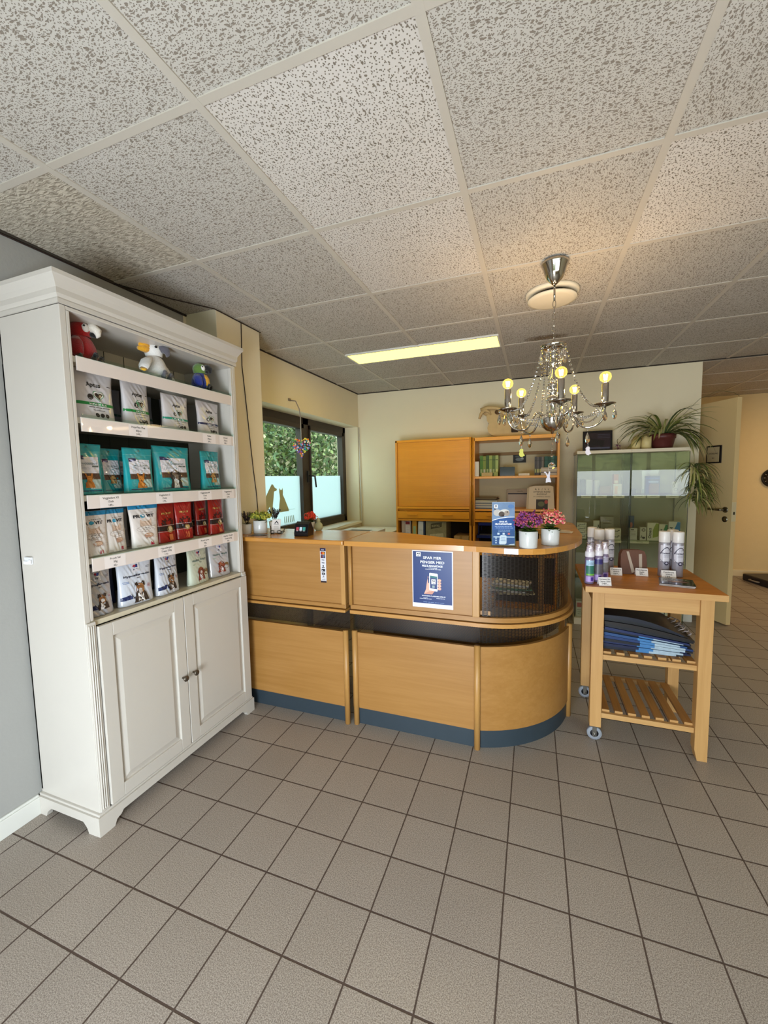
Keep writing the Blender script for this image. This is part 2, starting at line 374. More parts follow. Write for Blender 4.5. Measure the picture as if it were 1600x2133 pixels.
# ceiling: individual 600 mm tiles of three textures
TA = tile_mat('tile_fissured', 'c4bfb7', '877d71', 66, 165, .42, .16, 150, 0.0)
TA2 = tile_mat('tile_fissured_turned', 'c4bfb7', '877d71', 66, 165, .42, .16, 150, PI / 2)
TB = tile_mat('tile_sparse', 'd2ccc5', '7d7366', 100, 48, .26, .15, 105, .3)
TC = tile_mat('tile_ribbed', 'cfc6b6', '8d8373', 220, 30, .5, .2, 100, PI / 2, True)
cb = MB(); X0, Y0 = -1.441, .914
for i in range(-1, 10):
    for j in range(-5, 10):
        x0 = max(XL, X0 + .6 * i); x1 = min(XR, X0 + .6 * (i + 1)); y0 = max(YB, Y0 + .6 * j); y1 = min(YR, Y0 + .6 * (j + 1))
        if x1 <= x0 or y1 <= y0: continue
        mt = TA2 if (i * 7 + j * 3) % 3 == 0 else TA
        if (i, j) in ((1, 0), (3, 1), (1, 1), (5, 2)): mt = TB
        if (i, j) == (-1, 0): mt = TC
        if (i, j) in ((2, 1), (2, 2)): mt = TA2
        if (i, j) in ((2, 0), (0, 0), (1, -1), (0, -1)): mt = TA
        cb.add([(x0, y0, CZ), (x1, y0, CZ), (x1, y1, CZ), (x0, y1, CZ)], [(0, 3, 2, 1)], mt)
cb.box(XL - .3, XR + .1, YB - .2, YR + .2, CZ + .05, CZ + .25, WHITE)
struct(cb.build('ceiling', org=(0, 0, 0)))
gb = MB(); BAR = P('bdb5a8', .6, name='grid_bar'); SH = P('3a332b', .9)
for i in range(0, 10):
    x = X0 + .6 * i
    gb.box(x - .012, x + .012, YB, YR, CZ - .004, CZ + .01, BAR)
for j in range(-4, 10):
    y = Y0 + .6 * j
    gb.box(XL, XR, y - .0115, y + .0115, CZ - .0035, CZ + .01, BAR)
for x0, x1, y0, y1 in ((XL, XR, YF - .006, YF), (XL, XL + .008, YB, YF)): gb.box(x0, x1, y0, y1, CZ - .01, CZ, SH)
struct(gb.build('trim_1', org=(0, 0, 0)))
# walls (left wall has the window opening y 2.50..4.44, z .885..1.99)
w = MB(); T = .28
w.box(XL - T, XL, YB - .2, 1.93, 0, CZ + .05, P('9c9a95', .85, noise=.02, nscale=8, bump=.15, bscale=90)); w.box(XL - T, XL, 1.93, 2.50, 0, CZ + .05, WALL); w.box(XL - T, XL, 2.50, YF + .1, 0, .885, WALL); w.box(XL - T, XL, 2.50, YF + .1, 1.992, CZ + .05, WALL); w.box(XL - T, XL, 4.44, YF + .1, .885, 1.992, WALL)  # near stretch coloured greyer to offset the strong daylight falling on it
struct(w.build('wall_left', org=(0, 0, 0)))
struct(MB().box(XL - .02, -1.735, 1.95, 2.345, 0, CZ + .02, WALL).build('wall_pilaster', org=(0, 0, 0), bevel=.003))
struct(MB().box(XL, 1.385, YF, YF + .1, 0, CZ + .05, WALL).build('wall_far', org=(0, 0, 0), bevel=.002))
w = MB(); w.box(1.17, 1.27, YF + .1, YR, 0, CZ + .05, WALL); w.box(1.17, XR, YR, YR + .1, 0, CZ + .05, P('e0c795', .85, noise=.03, nscale=14, bump=.25, bscale=60))
struct(w.build('wall_back_room', org=(0, 0, 0)))
struct(MB().box(XR, XR + .1, YB - .2, YR + .1, 0, CZ + .05, WALL).build('wall_right', org=(0, 0, 0)))
w = MB(); w.box(XL, -1.05, YB - .2, YB, 0, CZ + .05, WALL); w.box(3.1, XR, YB - .2, YB, 0, CZ + .05, WALL); w.box(.15, 3.1, YB - .2, YB, 0, .95, WALL); w.box(-1.05, 3.1, YB - .2, YB, 2.15, CZ + .05, WALL)
struct(w.build('wall_rear', org=(0, 0, 0)))
b = MB(); b.box(XL, XL + .014, YB, 1.0, 0, .075, WHITE); b.box(XL, XL + .009, YB, 1.0, .075, .085, WHITE); struct(b.build('baseboard_left', org=(0, 0, 0), bevel=.002))
b = MB(); b.box(1.27, XR, YR - .014, YR, 0, .085, P('e9d9b4', .5)); struct(b.build('baseboard_back_room', org=(0, 0, 0), bevel=.002))
b = MB(); b.box(XL, 1.385, YF - .014, YF, 0, .085, WHITE); struct(b.build('baseboard_far', org=(0, 0, 0)))
b = MB(); b.tube([(XL + .012, 4.445, 1.99), (XL + .016, 4.445, 1.4), (XL + .028, 4.445, .885)], .006, WHITE); struct(b.build('trim_2', org=(0, 0, 0)))
# left window: dark frame, two casements, frosted film on the lower half
FR = P('3b3029', .45, name='window_frame_dark')
wn = bpy.data.objects.new('window_1', None); col.objects.link(wn); struct(wn); wn.location = (-2.14, 3.47, .885)
xa, xb = -2.19, -2.125
f = MB(); f.box(xa, xb, 2.50, 4.44, .885, .945, FR); f.box(xa, xb, 2.50, 4.44, 1.925, 1.992, FR); f.box(xa, xb, 2.50, 2.56, .885, 1.99, FR); f.box(xa, xb, 4.375, 4.44, .885, 1.99, FR); f.box(xa, xb, 3.49, 3.60, .885, 1.99, FR)
f.build('window_frame', wn, world=True, bevel=.003)
for y0, y1 in ((2.56, 3.49), (3.60, 4.375)):
    f = MB(); e = .045; x1 = xb + .014
    f.box(xa + .01, x1, y0, y1, .945, .945 + e * .7, FR); f.box(xa + .01, x1, y0, y1, 1.925 - e, 1.925, FR); f.box(xa + .01, x1, y0, y0 + e * .4, .945, 1.925, FR); f.box(xa + .01, x1, y1 - e, y1, .945, 1.925, FR)
    s_ = f.build('sash', wn, world=True, bevel=.003)
    g = MB(); g.box(-2.158, -2.154, y0 + .01, y1 - .02, .955, 1.90, pane('e9f2ea', .6)); g.build('pane', s_, world=True)
def frosted():
    m = bpy.data.materials.new('frosted_film'); m.use_nodes = True; nt = m.node_tree; nt.nodes.clear()
    o = nt.nodes.new('ShaderNodeOutputMaterial'); t = nt.nodes.new('ShaderNodeBsdfTranslucent'); t.inputs[0].default_value = lin('f0f8ff')
    d = nt.nodes.new('ShaderNodeBsdfDiffuse'); d.inputs[0].default_value = lin('e6f2f6'); mx = nt.nodes.new('ShaderNodeMixShader'); mx.inputs[0].default_value = .15
    nt.links.new(t.outputs[0], mx.inputs[1]); nt.links.new(d.outputs[0], mx.inputs[2]); nt.links.new(mx.outputs[0], o.inputs[0]); return m
FILM = frosted(); FCLR = P('c2c7a4', .6, name='film_print'); FPAL = P('b9d3cb', .6)
for n_, (y0, y1) in enumerate(((2.575, 3.465), (3.62, 4.33))):
    g = MB(); g.box(-2.1525, -2.1505, y0, y1, .96, 1.425, FILM)
    if n_ == 0:
        fm = flat((-2.1495, 0, 0), (0, 1, 0), (0, 0, 1), (1, 0, 0))
        dog = [(2.84, 1.09), (2.855, 1.17), (2.90, 1.25), (2.95, 1.31), (2.99, 1.355), (3.01, 1.35), (3.03, 1.325), (3.065, 1.31), (3.055, 1.295), (3.02, 1.29), (3.01, 1.24), (2.995, 1.17), (2.99, 1.10), (2.965, 1.10), (2.95, 1.16), (2.92, 1.13), (2.90, 1.09)]
        g.poly(dog, FCLR, fm); g.poly([(3.08, 1.10), (3.09, 1.17), (3.105, 1.225), (3.10, 1.26), (3.095, 1.285), (3.10, 1.32), (3.118, 1.30), (3.135, 1.30), (3.15, 1.32), (3.155, 1.285), (3.15, 1.255), (3.175, 1.22), (3.205, 1.17), (3.235, 1.12), (3.24, 1.10)], FCLR, fm)
        g.rect(2.80, 3.34, 1.112, 1.115, FPAL, fm)
        for k in range(6): g.poly([(3.16 + k * .03, .995), (3.175 + k * .03, .995), (3.168 + k * .03, 1.055), (3.158 + k * .03, 1.055)], FPAL, fm)
    g.build('frosted_film', wn, world=True)
h = MB(); BK = P('15130f', .35)
h.box(-2.112, -2.098, 3.52, 3.562, 1.36, 1.475, BK); h.tube([(-2.10, 3.541, 1.425), (-2.075, 3.541, 1.425), (-2.070, 3.56, 1.425), (-2.068, 3.60, 1.422)], .008, BK); h.tube([(-2.068, 3.597, 1.428), (-2.066, 3.603, 1.38), (-2.064, 3.612, 1.31)], [.009, .009, .008], BK)
h.build('window_handle', wn, world=True, bevel=.003)
s_ = MB(); s_.box(-2.125, XL + .03, 2.50, 4.44, .862, .888, P('e6dfcd', .4)); s_.build('window_sill', wn, world=True, bevel=.004)
# rear shop window (behind the viewpoint): frame, glass, garden bank outside
wn = bpy.data.objects.new('window_2', None); col.objects.link(wn); struct(wn); wn.location = (.95, YB - .1, .95)
f = MB()
f.box(.15, 3.1, YB - .12, YB - .06, .95, 1.0, FR); f.box(-1.05, 3.1, YB - .12, YB - .06, 2.1, 2.15, FR)
for x in (.15, 1.1, 2.07, 3.04): f.box(x, x + .06, YB - .12, YB - .06, .95, 2.15, FR)
f.build('window_frame', wn, world=True)
MB().box(.15, 3.1, YB - .092, YB - .088, .96, 2.14, pane('eef6f0', .6)).build('pane', wn, world=True)
d2 = bpy.data.objects.new('added_rear_door', None); col.objects.link(d2); struct(d2); d2.location = (-.45, YB - .1, 0)  # unseen glazed door added to carry low daylight onto the near floor
f = MB(); f.box(-1.05, -.95, YB - .12, YB - .06, 0, 2.10, FR); f.box(.05, .15, YB - .12, YB - .06, 0, 2.10, FR); f.box(-.95, .05, YB - .12, YB - .06, 0, .1, FR); f.box(-.95, .05, YB - .12, YB - .06, 2.0, 2.1, FR); f.build('door_frame', d2, world=True)
MB().box(-.95, .05, YB - .092, YB - .088, .1, 2.0, pane('eef6f0', .6)).build('pane', d2, world=True)
# outside
def grassm():
    m, nt, b = newmat('grass_ground'); N = nt.nodes.new; L = nt.links.new; b.inputs['Roughness'].default_value = .9
    tc = N('ShaderNodeTexCoord'); n = N('ShaderNodeTexNoise'); n.inputs['Scale'].default_value = 3; n.inputs['Detail'].default_value = 8; n.inputs['Distortion'].default_value = 1.2; L(tc.outputs['Object'], n.inputs['Vector'])
    r = N('ShaderNodeMapRange'); r.inputs[1].default_value = .35; r.inputs[2].default_value = .65; L(n.outputs['Fac'], r.inputs[0])
    mx = N('ShaderNodeMix'); mx.data_type = 'RGBA'; mx.inputs[6].default_value = lin('3f4522'); mx.inputs[7].default_value = lin('83834e'); L(r.outputs[0], mx.inputs[0]); L(mx.outputs[2], b.inputs['Base Color']); return m
GR = grassm()
hb = MB(); nx, ny = 30, 14; vs = []; fs = []
for j in range(ny + 1):
    for i in range(nx + 1):
        x = -7 + 18 * i / nx; y = YB - 1.2 - 12 * j / ny; z = -.1 + 5.5 * (j / ny) ** .8 + .25 * mnoise.noise(Vector((x * .8, y * .8, 0))) * (j > 0); vs.append((x, y, z))
for j in range(ny):
    for i in range(nx): a = j * (nx + 1) + i; fs.append((a, a + nx + 1, a + nx + 2, a + 1))
hb.add(vs, fs, GR, True); struct(hb.build('ground_bank', org=(0, 0, 0)))
hb = MB(); hb.box(-16, XL - .3, -4, 14, -.5, -.15, P('c6c8c2', .9, noise=.1, nscale=3)); struct(hb.build('ground_garden', org=(0, 0, 0)))  # ground coloured pale to bounce white light onto the window film
def leafcrown(mb, c, r, n, mats, seed, size=.07):
    q = random.Random(seed)
    for _ in range(n):
        d = Vector((q.gauss(0, 1), q.gauss(0, 1), q.gauss(0, 1))).normalized() * (q.random() ** .45)
        p = Vector(c) + Vector((d.x * r[0], d.y * r[1], d.z * r[2])); a = Vector((q.gauss(0, 1), q.gauss(0, 1), q.gauss(0, 1) - .6)).normalized(); s_ = size * q.uniform(.6, 1.4)
        bq = a.orthogonal().normalized(); k = q.uniform(0, 6.28); bq = Matrix.Rotation(k, 3, a) @ bq
        mb.add([p, p + a * s_ * .5 + bq * s_ * .28, p + a * s_, p + a * s_ * .5 - bq * s_ * .28], [(0, 1, 2, 3)], q.choice(mats))
LG = [P('455c2a', .6), P('62743a', .6), P('7d8a54', .6), P('2a3d1e', .7), P('546c48', .6), P('a59a80', .6)]
for k, (x, y, h_, r_, lb) in enumerate(((-4.6, 3.3, 1.6, (1.0, .95, 1.5), 'leafy green tree outside, filling the left half of the window'), (-5.2, 5.7, 1.7, (1.0, 1.05, 1.5), 'leafy green tree outside, behind the middle bar of the window'), (-5.0, 8.4, 1.7, (1.1, 1.2, 1.6), 'leafy tree outside, seen through the right casement of the window'))):
    t = thing('garden_tree', lb, 'tree', (x, y, -.15), group='trees outside the window')
    m = MB(); BKW = P('5a4a3a', .9, bump=.5, bscale=20)
    m.tube([(0, 0, 0), (.05, .03, .8), (-.03, .06, 1.6), (.05, 0, 2.6)], [.11, .09, .07, .03], BKW); m.tube([(0, .04, 1.2), (.3, .3, 1.8), (.6, .5, 2.4)], [.05, .035, .02], BKW); m.tube([(0, .04, 1.0), (.1, -.4, 1.6), (.2, -.7, 2.3)], [.05, .035, .02], BKW)
    m.build('trunk', t)
    m = MB(); leafcrown(m, (0, 0, h_), r_, 9000, LG, 50 + k, .10); m.build('foliage', t)
hd = MB(); hd.box(-8.6, -7.6, -1, 15, -.15, 3.6, P('33401f', .9, noise=.3, nscale=6)); q = random.Random(5)
for _ in range(15000):
    p = Vector((-7.6 + q.uniform(-.05, .3), q.uniform(-1, 15), q.uniform(-.1, 3.9))); a = Vector((q.gauss(.4, 1), q.gauss(0, 1), q.gauss(0, 1))).normalized(); b_ = a.orthogonal().normalized(); s_ = q.uniform(.08, .17); hd.add([p, p + a * s_ * .5 + b_ * s_ * .3, p + a * s_, p + a * s_ * .5 - b_ * s_ * .3], [(0, 1, 2, 3)], q.choice(LG))
tag(hd.build('hedge'), 'tall green hedge filling the view behind the garden trees', 'hedge')
hs = MB(); hs.box(-14, -13.6, 2, 16, -.3, 2.6, P('d8b6a0', .9)); hs.prism([(2, 2.6), (16, 2.6), (9, 5.2)], -14.2, -13.4, P('8a5a48', .9), lambda x, y, z: (z, x, y)); hs.box(-13.59, -13.55, 6, 7.2, .8, 1.9, P('2a3238', .2)); hs.box(-13.59, -13.55, 10, 11.2, .8, 1.9, P('2a3238', .2))
tag(hs.build('neighbour_house'), 'pale pinkish house glimpsed far behind the trees outside the window', 'house')
# open door leaf in the passage
dr = bpy.data.objects.new('door_1', None); col.objects.link(dr); struct(dr); dr.location = (1.67, 4.437, 0); dr.rotation_euler = (0, 0, math.atan2(.372, -.17) - PI / 2)
DM = P('dcc28e', .35, name='door_paint'); m = MB(); m.box(-.042, 0, 0, .88, .01, 2.03, DM); m.box(-.0425, -.0005, -.001, .0, .95, 1.12, P('d9cfae', .3, metal=.3)); m.box(-.027, -.013, -.003, 0, 1.01, 1.035, BK)
# leaf faces: visible face is x=-0.042..0; hinge end at y=.88
m.build('leaf', dr, bevel=.002)
CH = P('8d877a', .28, metal=1.)
m = MB(); m.T = Matrix.Translation((-.042, .06, 1.05)) @ Matrix.Rotation(-PI / 2, 4, 'Y'); m.lathe([(.026, 0), (.026, .007), (.022, .009)], CH, 24); m.T = None
m.tube([(-.042, .06, 1.05), (-.09, .06, 1.05), (-.097, .068, 1.05), (-.097, .185, 1.05)], .0095, CH, 12); m.build('door_handle', dr)
m = MB(); m.T = Matrix.Translation((-.042, .06, .965)) @ Matrix.Rotation(-PI / 2, 4, 'Y'); m.lathe([(.026, 0), (.026, .006), (.008, .007)], CH, 24); m.T = None; m.build('lock_rose', dr)
# ================================================================== BOOKCASE
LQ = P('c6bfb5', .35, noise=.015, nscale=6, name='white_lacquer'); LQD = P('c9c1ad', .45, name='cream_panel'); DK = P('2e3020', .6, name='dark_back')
BC = thing('bookcase', 'tall white bookcase with open shelves of pet treats and two panelled doors', 'bookcase', (-1.78, 1.465, 0))
y0, y1 = 1.015, 1.925; xf = -1.60
def bw(m, n, par=BC, bev=.002): return m.build(n, par, world=True, bevel=bev)
m = MB(); m.box(XL + .003, xf, y0, y0 + .022, .08, 2.034, LQ); m.box(XL + .003, xf, y1 - .022, y1, .08, 2.034, LQ); a_, b_ = y0 + .0225, y1 - .0225
m.box(XL + .003, xf - .001, a_, b_, 2.02, 2.034, LQ); m.box(XL + .003, xf - .002, a_, b_, .838, .858, P('c9bfa8', .3, name='deck_board')); m.box(XL + .003, xf - .02, a_, b_, .088, .10, LQ)
m.box(xf - .02, xf - .0005, a_, y0 + .035, .859, 2.019, LQ); m.box(xf - .02, xf - .0005, y1 - .035, b_, .859, 2.019, LQ); bw(m, 'body')
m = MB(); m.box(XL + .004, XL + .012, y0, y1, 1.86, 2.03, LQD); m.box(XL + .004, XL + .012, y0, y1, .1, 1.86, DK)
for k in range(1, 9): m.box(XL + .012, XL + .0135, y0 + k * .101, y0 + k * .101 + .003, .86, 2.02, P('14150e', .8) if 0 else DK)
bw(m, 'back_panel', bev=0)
# cornice: moulded profile swept round front and both sides
prof = [(0, 2.035), (.006, 2.035), (.006, 2.05), (.004, 2.055), (.008, 2.06), (.012, 2.066), (.012, 2.085), (.02, 2.10), (.032, 2.118), (.036, 2.122), (.036, 2.137), (-.03, 2.137)]
m = MB(); vs = []; n = len(prof)
for px, py, dx, dy in ((XL + .003, y0, 0, -1), (xf, y0, 1, -1), (xf, y1, 1, 1), (XL + .003, y1, 0, 1)):
    for d, z in prof: vs.append((px + dx * d, py + dy * d, z))
fs = []
for k in range(3):
    for i in range(n - 1): fs.append((k * n + i, (k + 1) * n + i, (k + 1) * n + i + 1, k * n + i + 1))
m.add(vs, fs, LQ); m.box(XL + .003, xf + .03, y0 - .03, y1 + .03, 2.125, 2.1365, LQ); bw(m, 'cornice', bev=0)
# plinth with bracket feet
m = MB()
front = [(y0 - .016, 0), (y0 + .045, 0), (y0 + .055, .022), (y0 + .075, .03), (y0 + .085, .042), (y1 - .085, .042), (y1 - .075, .03), (y1 - .055, .022), (y1 - .045, 0), (y1 + .016, 0), (y1 + .016, .078), (y0 - .016, .078)]
m.prism(front, xf - .01, xf + .014, LQ, lambda a, b, c: (c, a, b))
xg = xf - .0102; sd = [(XL + .003, 0), (XL + .05, 0), (XL + .06, .022), (XL + .085, .042), (xf - .08, .042), (xf - .06, .022), (xf - .05, 0), (xg, 0), (xg, .078), (XL + .003, .078)]
for ya, yb in ((y0 - .016, y0 + .006), (y1 - .006, y1 + .016)): m.prism(sd, ya, yb, LQ, lambda a, b, c: (a, c, b))
m.box(XL + .003, xf + .008, y0 - .01, y1 + .01, .078, .088, LQ); bw(m, 'plinth')
# fluted corner stiles of the lower cabinet
for ya, yb in ((y0 + .001, y0 + .036), (y1 - .03, y1 - .001)):
    m = MB(); m.box(xf + .0005, xf + .008, ya, yb, .089, .857, LQ)
    for k in range(3): m.tube([(xf + .009, ya + .008 + k * .008, .10), (xf + .009, ya + .008 + k * .008, .845)], .0032, LQ, 6)
    bw(m, 'fluted_stile')
KN = P('6d6458', .35, metal=.9)
for n_, (ya, yb) in enumerate(((y0 + .04, 1.4605), (1.4645, y1 - .004))):
    m = MB(); x0_, x1_ = xf - .001, xf + .016; za, zb = .095, .835; fw = .055
    m.box(x0_, x1_, ya, ya + fw, za, zb, LQ); m.box(x0_, x1_, yb - fw, yb, za, zb, LQ); m.box(x0_, x1_, ya + fw, yb - fw, za, za + fw, LQ); m.box(x0_, x1_, ya + fw, yb - fw, zb - fw, zb, LQ)
    # raised field: bevelled frame in to a flat centre
    a, b_, c, d = ya + fw, yb - fw, za + fw, zb - fw; r1 = .03
    q = [(x1_ - .010, a, c), (x1_ - .010, b_, c), (x1_ - .010, b_, d), (x1_ - .010, a, d), (x1_ - .010, a + .006, c + .006), (x1_ - .010, b_ - .006, c + .006), (x1_ - .010, b_ - .006, d - .006), (x1_ - .010, a + .006, d - .006),
         (x1_ - .003, a + r1, c + r1), (x1_ - .003, b_ - r1, c + r1), (x1_ - .003, b_ - r1, d - r1), (x1_ - .003, a + r1, d - r1)]
    ff = []
    for L_ in (0, 4):
        for i in range(4): ff.append((L_ + i, L_ + (i + 1) % 4, L_ + 4 + (i + 1) % 4, L_ + 4 + i))
    ff.append((8, 9, 10, 11)); m.add(q, ff, LQ)
    dd = bw(m, 'door'); ky = yb - .03 if n_ == 0 else ya + .03
    m = MB(); m.T = Matrix.Translation((x1_, ky, .447)) @ Matrix.Rotation(PI / 2, 4, 'Y')
    m.lathe([(.005, 0), (.005, .012), (.008, .016), (.0135, .02), (.0145, .024), (.012, .028), (0, .030)], KN, 20); m.T = None; m.build('knob', dd, world=True)
# shelves with price strips
GL = pane('d8efe6', 1., 'shelf_glass'); TX = P('55504a', .7); STR = P('ddd0c8', .3, coat=.4, name='price_strip')
tags = {1.865: [], 1.64: [(.30, ['Hop-Flex Plus', '60pcs', '349,-']), (.78, ['Relax', '30pcs', '299,-']), (.92, ['Dental', '30pcs', '189,-'])], 1.345: [(.13, ['Veggiedent XS', '15stk', '149,-']), (.43, ['Veggiedent S', '15stk', '179,-']), (.72, ['Veggiedent M', '15stk', '199,-']), (.92, ['Veggiedent L', '15stk', '229,-'])], 1.10: [(.13, ['Provit Sel', '50g', '60,-']), (.42, ['Hypoallergen', 'Treats 220g', '119,-']), (.70, ['Provit Lever', '90g', '65,-']), (.90, ['Healthy Weight', 'Treats 220g', '99,-'])]}
for z, tg in tags.items():
    m = MB(); m.box(XL + .014, xf - .012, y0 + .022, y1 - .022, z - .022, z, P('cfc8b8', .4))
    for yy in (y0 + .024, y1 - .034):
        m.prism([(xf - .05, z - .022), (xf - .006, z - .022), (xf - .006, z - .03), (xf - .016, z - .036), (xf - .02, z - .05), (xf - .05, z - .05)], yy, yy + .010, LQ, lambda a, b, c: (a, c, b))
    sh = bw(m, 'shelf', bev=.001)
    m = MB(); m.box(xf - .010, xf - .004, y0 + .05, y1 - .03, z - .052, z + .001, STR)
    fm = flat((xf - .0038, y0 + .03, z - .052), (0, 1, 0), (0, 0, 1), (1, 0, 0)); fr = random.Random(int(z * 100))
    for f_, t3 in tg:
        u = f_ * (y1 - y0 - .06); m.rect(u - .045, u + .045, .002, .049, P('e9dfdb', .35), fm, .0003)
        for k, s_ in enumerate(t3): m.text(s_, u, .035 - k * .0145, .0115, TX, fm, .0006)
    m.build('price_strip', sh, world=True)
    m = MB(); m.box(xf - .003, xf - .001, y0 + .05, y1 - .03, z - .001, z + .012, pane('f2fbf8', .6)); m.build('clear_lip', sh, world=True)
# small white sensor on the cabinet side
m = MB(); m.box(-1.915, -1.872, 1.005, y0, 1.073, 1.103, P('dddddf', .4)); m.box(-1.913, -1.884, 1.0, 1.006, 1.074, 1.088, P('f2f2f6', .3)); m.box(-1.884, -1.869, 1.0, 1.006, 1.076, 1.094, P('e6e6ea', .3))
tag(m.build('wall_sensor', bevel=.003), 'small white plastic sensor clipped to the side panel of the white bookcase', 'sensor')

# ================================================================== RECEPTION COUNTER
BE = wood('a97a40', '98692f', 'x', .42, name='beech_veneer', s=.8); BEv = wood('b98b4e', 'a8783c', 'z', .42, name='beech_vertical'); BET = wood('c88e45', 'b67a32', 'x', .24, name='beech_top', coat=.15, s=.8); BED = wood('bf8c4a', 'a87437', 'x', .35, name='beech_edge')
BKP = P('2f3a42', .45, noise=.1, nscale=20, name='plinth_grey'); MES = meshmat('241d18', .32, 1.0)
CC = (-.262, 2.47); RB = .455
RED = 0.
def path(off, segs, n=18):
    """base line: y=2.015 front, quarter arc about CC, then straight back"""
    out = []
    for sg in segs:
        if sg[0] == 'f': out += [(sg[1], CC[1] - RB - off), (sg[2], CC[1] - RB - off)]
        elif sg[0] == 'a':
            for k in range(n + 1):
                a = -PI / 2 + (sg[1] + (sg[2] - sg[1]) * k / n) * PI / 2; r_ = RB + off - RED * abs(math.sin(2 * a)) ** .8; out.append((CC[0] + r_ * math.cos(a), CC[1] + r_ * math.sin(a)))
        elif sg[0] == 'b': out += [(CC[0] + RB + off, sg[1]), (CC[0] + RB + off, sg[2])]
    r = []
    for p in out:
        if not r or math.dist(p, r[-1]) > 1e-5: r.append(p)
    return r
def wallstrip(m, segs, o1, o2, z0, z1, mat, sm=True):
    A = path(o1, segs); B = path(o2, segs); n = len(A); vs = [(p[0], p[1], z) for z in (z0, z1) for p in A] + [(p[0], p[1], z) for z in (z0, z1) for p in B]; fs = []
    for i in range(n - 1):
        fs += [(i, i + 1, n + i + 1, n + i), (2 * n + i + 1, 2 * n + i, 3 * n + i, 3 * n + i + 1)]
    m.add(vs, fs, mat, sm)
    fs = [(i, 2 * n + i, 2 * n + i + 1, i + 1) for i in range(n - 1)] + [(n + i, n + i + 1, 3 * n + i + 1, 3 * n + i) for i in range(n - 1)] + [(0, n, 3 * n, 2 * n), (n - 1, 3 * n - 1, 4 * n - 1, 2 * n - 1)]
    m.add(vs, fs, mat, False)
RU = thing('reception_counter', 'beech reception counter unit with a rounded dark mesh corner and grey plinth', 'counter', (-.4, 2.3, 0))
def cw(m, n, par, bev=0., **k): return m.build(n, par, world=True, bevel=bev, **k)
RED = .04; FS = [('f', -.955, -.262)]; FA = FS + [('a', 0, 1)]
m = MB(); wallstrip(m, FS, -.018, 0, .095, .535, BE, False); cw(m, 'front_panel', RU)
m = MB(); wallstrip(m, [('a', 0.01, .99)], -.018, 0, .095, .535, BE); cw(m, 'curved_panel', RU)
m = MB(); wallstrip(m, FA, -.02, -.006, 0, .095, BKP); cw(m, 'plinth', RU)
def uvp(v): return ((math.atan2(v[1] - CC[1], v[0] - CC[0]) * RB if v[0] > CC[0] else v[0] - CC[0] - RB * PI / 2) * 230, v[2] * 230)
for nm, z0, z1, sg, of in (('mesh_screen', .535, .645, FA, -.05), ('mesh_screen', .69, 1.03, [('a', .03, 1.0)], -.012)):
    RED = .04 if z0 < .6 else 0.; m = MB(); A = path(of, sg, 40); vs = [(p[0], p[1], z) for z in (z0, z1) for p in A]; n = len(A); m.add(vs, [(i, i + 1, n + i + 1, n + i) for i in range(n - 1)], MES, True); m.uv = uvp; cw(m, nm, RU)
m = MB(); wallstrip(m, FA + [('b', 2.47, 3.10)], -.03, .018, .645, .664, BED); wallstrip(m, FA + [('b', 2.47, 3.10)], -.03, .006, .668, .692, BE); cw(m, 'lower_rail', RU, .004)
m = MB(); wallstrip(m, [('f', -.95, -.27)], -.02, -.004, .69, 1.03, BE, False); wallstrip(m, [('f', -.965, -.945)], -.02, .004, .69, 1.03, BE, False); cw(m, 'upper_panel', RU)
m = MB(); m.box(-.285, -.25, 2.003, 2.03, .692, 1.03, BEv); cw(m, 'upright', RU, .003); m = MB(); m.tube([(-.948, 2.004, .692), (-.948, 2.004, 1.03)], .009, BEv); cw(m, 'upright', RU)
for x, y in ((-.935, 2.012), (-.262, 2.010), (.194, 2.475)):
    m = MB(); m.tube([(x, y, 0), (x, y, .545)], .0155, BEv, 14); cw(m, 'post', RU)
m = MB(); m.tube([(.185, 2.98, 0), (.185, 2.98, .65)], .02, BEv, 12); cw(m, 'leg', RU); m = MB(); m.tube([(.05, 3.08, 0), (.05, 3.08, 1.03)], .02, BEv, 12); cw(m, 'leg', RU)
RED = 0.; out = [(-.965, 1.962), (-.32, 1.960), (-.26, 1.955), (-.199, 1.946), (-.13, 1.936), (-.067, 1.933), (-.005, 1.946), (.048, 1.974), (.10, 2.027), (.148, 2.095), (.188, 2.172), (.214, 2.25), (.235, 2.34), (.245, 2.43), (.25, 2.52), (.25, 3.05)]; out += [(out[-1][0] - .02, 3.12), (out[-1][0] - .06, 3.155)]
inn = [(-.02, 3.155), (-.02, 2.85)] + [(-.02 + .108 * (1 - k / 4) ** 2 * 0 + (.0 + .10 * (k / 4)), 2.85 - .38 * (k / 4)) for k in range(1, 4)]
inn += [(CC[0] + .345 * math.cos(-PI / 2 * k / 12), CC[1] + .345 * math.sin(-PI / 2 * k / 12)) for k in range(0, 12)] + [(-.30, 2.128), (-.38, 2.17), (-.47, 2.215), (-.56, 2.26), (-.66, 2.31), (-.75, 2.35), (-.84, 2.372), (-.965, 2.375)]
m = MB(); m.prism(out + inn, 1.03, 1.056, BET); cw(m, 'countertop', RU, .005)
m = MB(); m.box(-.94, .05, 2.30, 2.315, .12, .66, BE); m.box(-.955, -.2, 2.03, 2.72, .70, .72, BE); cw(m, 'inner_desk', RU)
LU = thing('reception_counter', 'straight beech reception counter unit beside the white bookcase', 'counter', (-1.45, 2.2, 0))
m = MB(); m.box(-1.93, -.995, 2.0, 2.018, .095, .535, BE); cw(m, 'front_panel', LU)
m = MB(); m.box(-1.93, -.985, 2.012, 2.03, 0, .095, BKP); cw(m, 'plinth', LU)
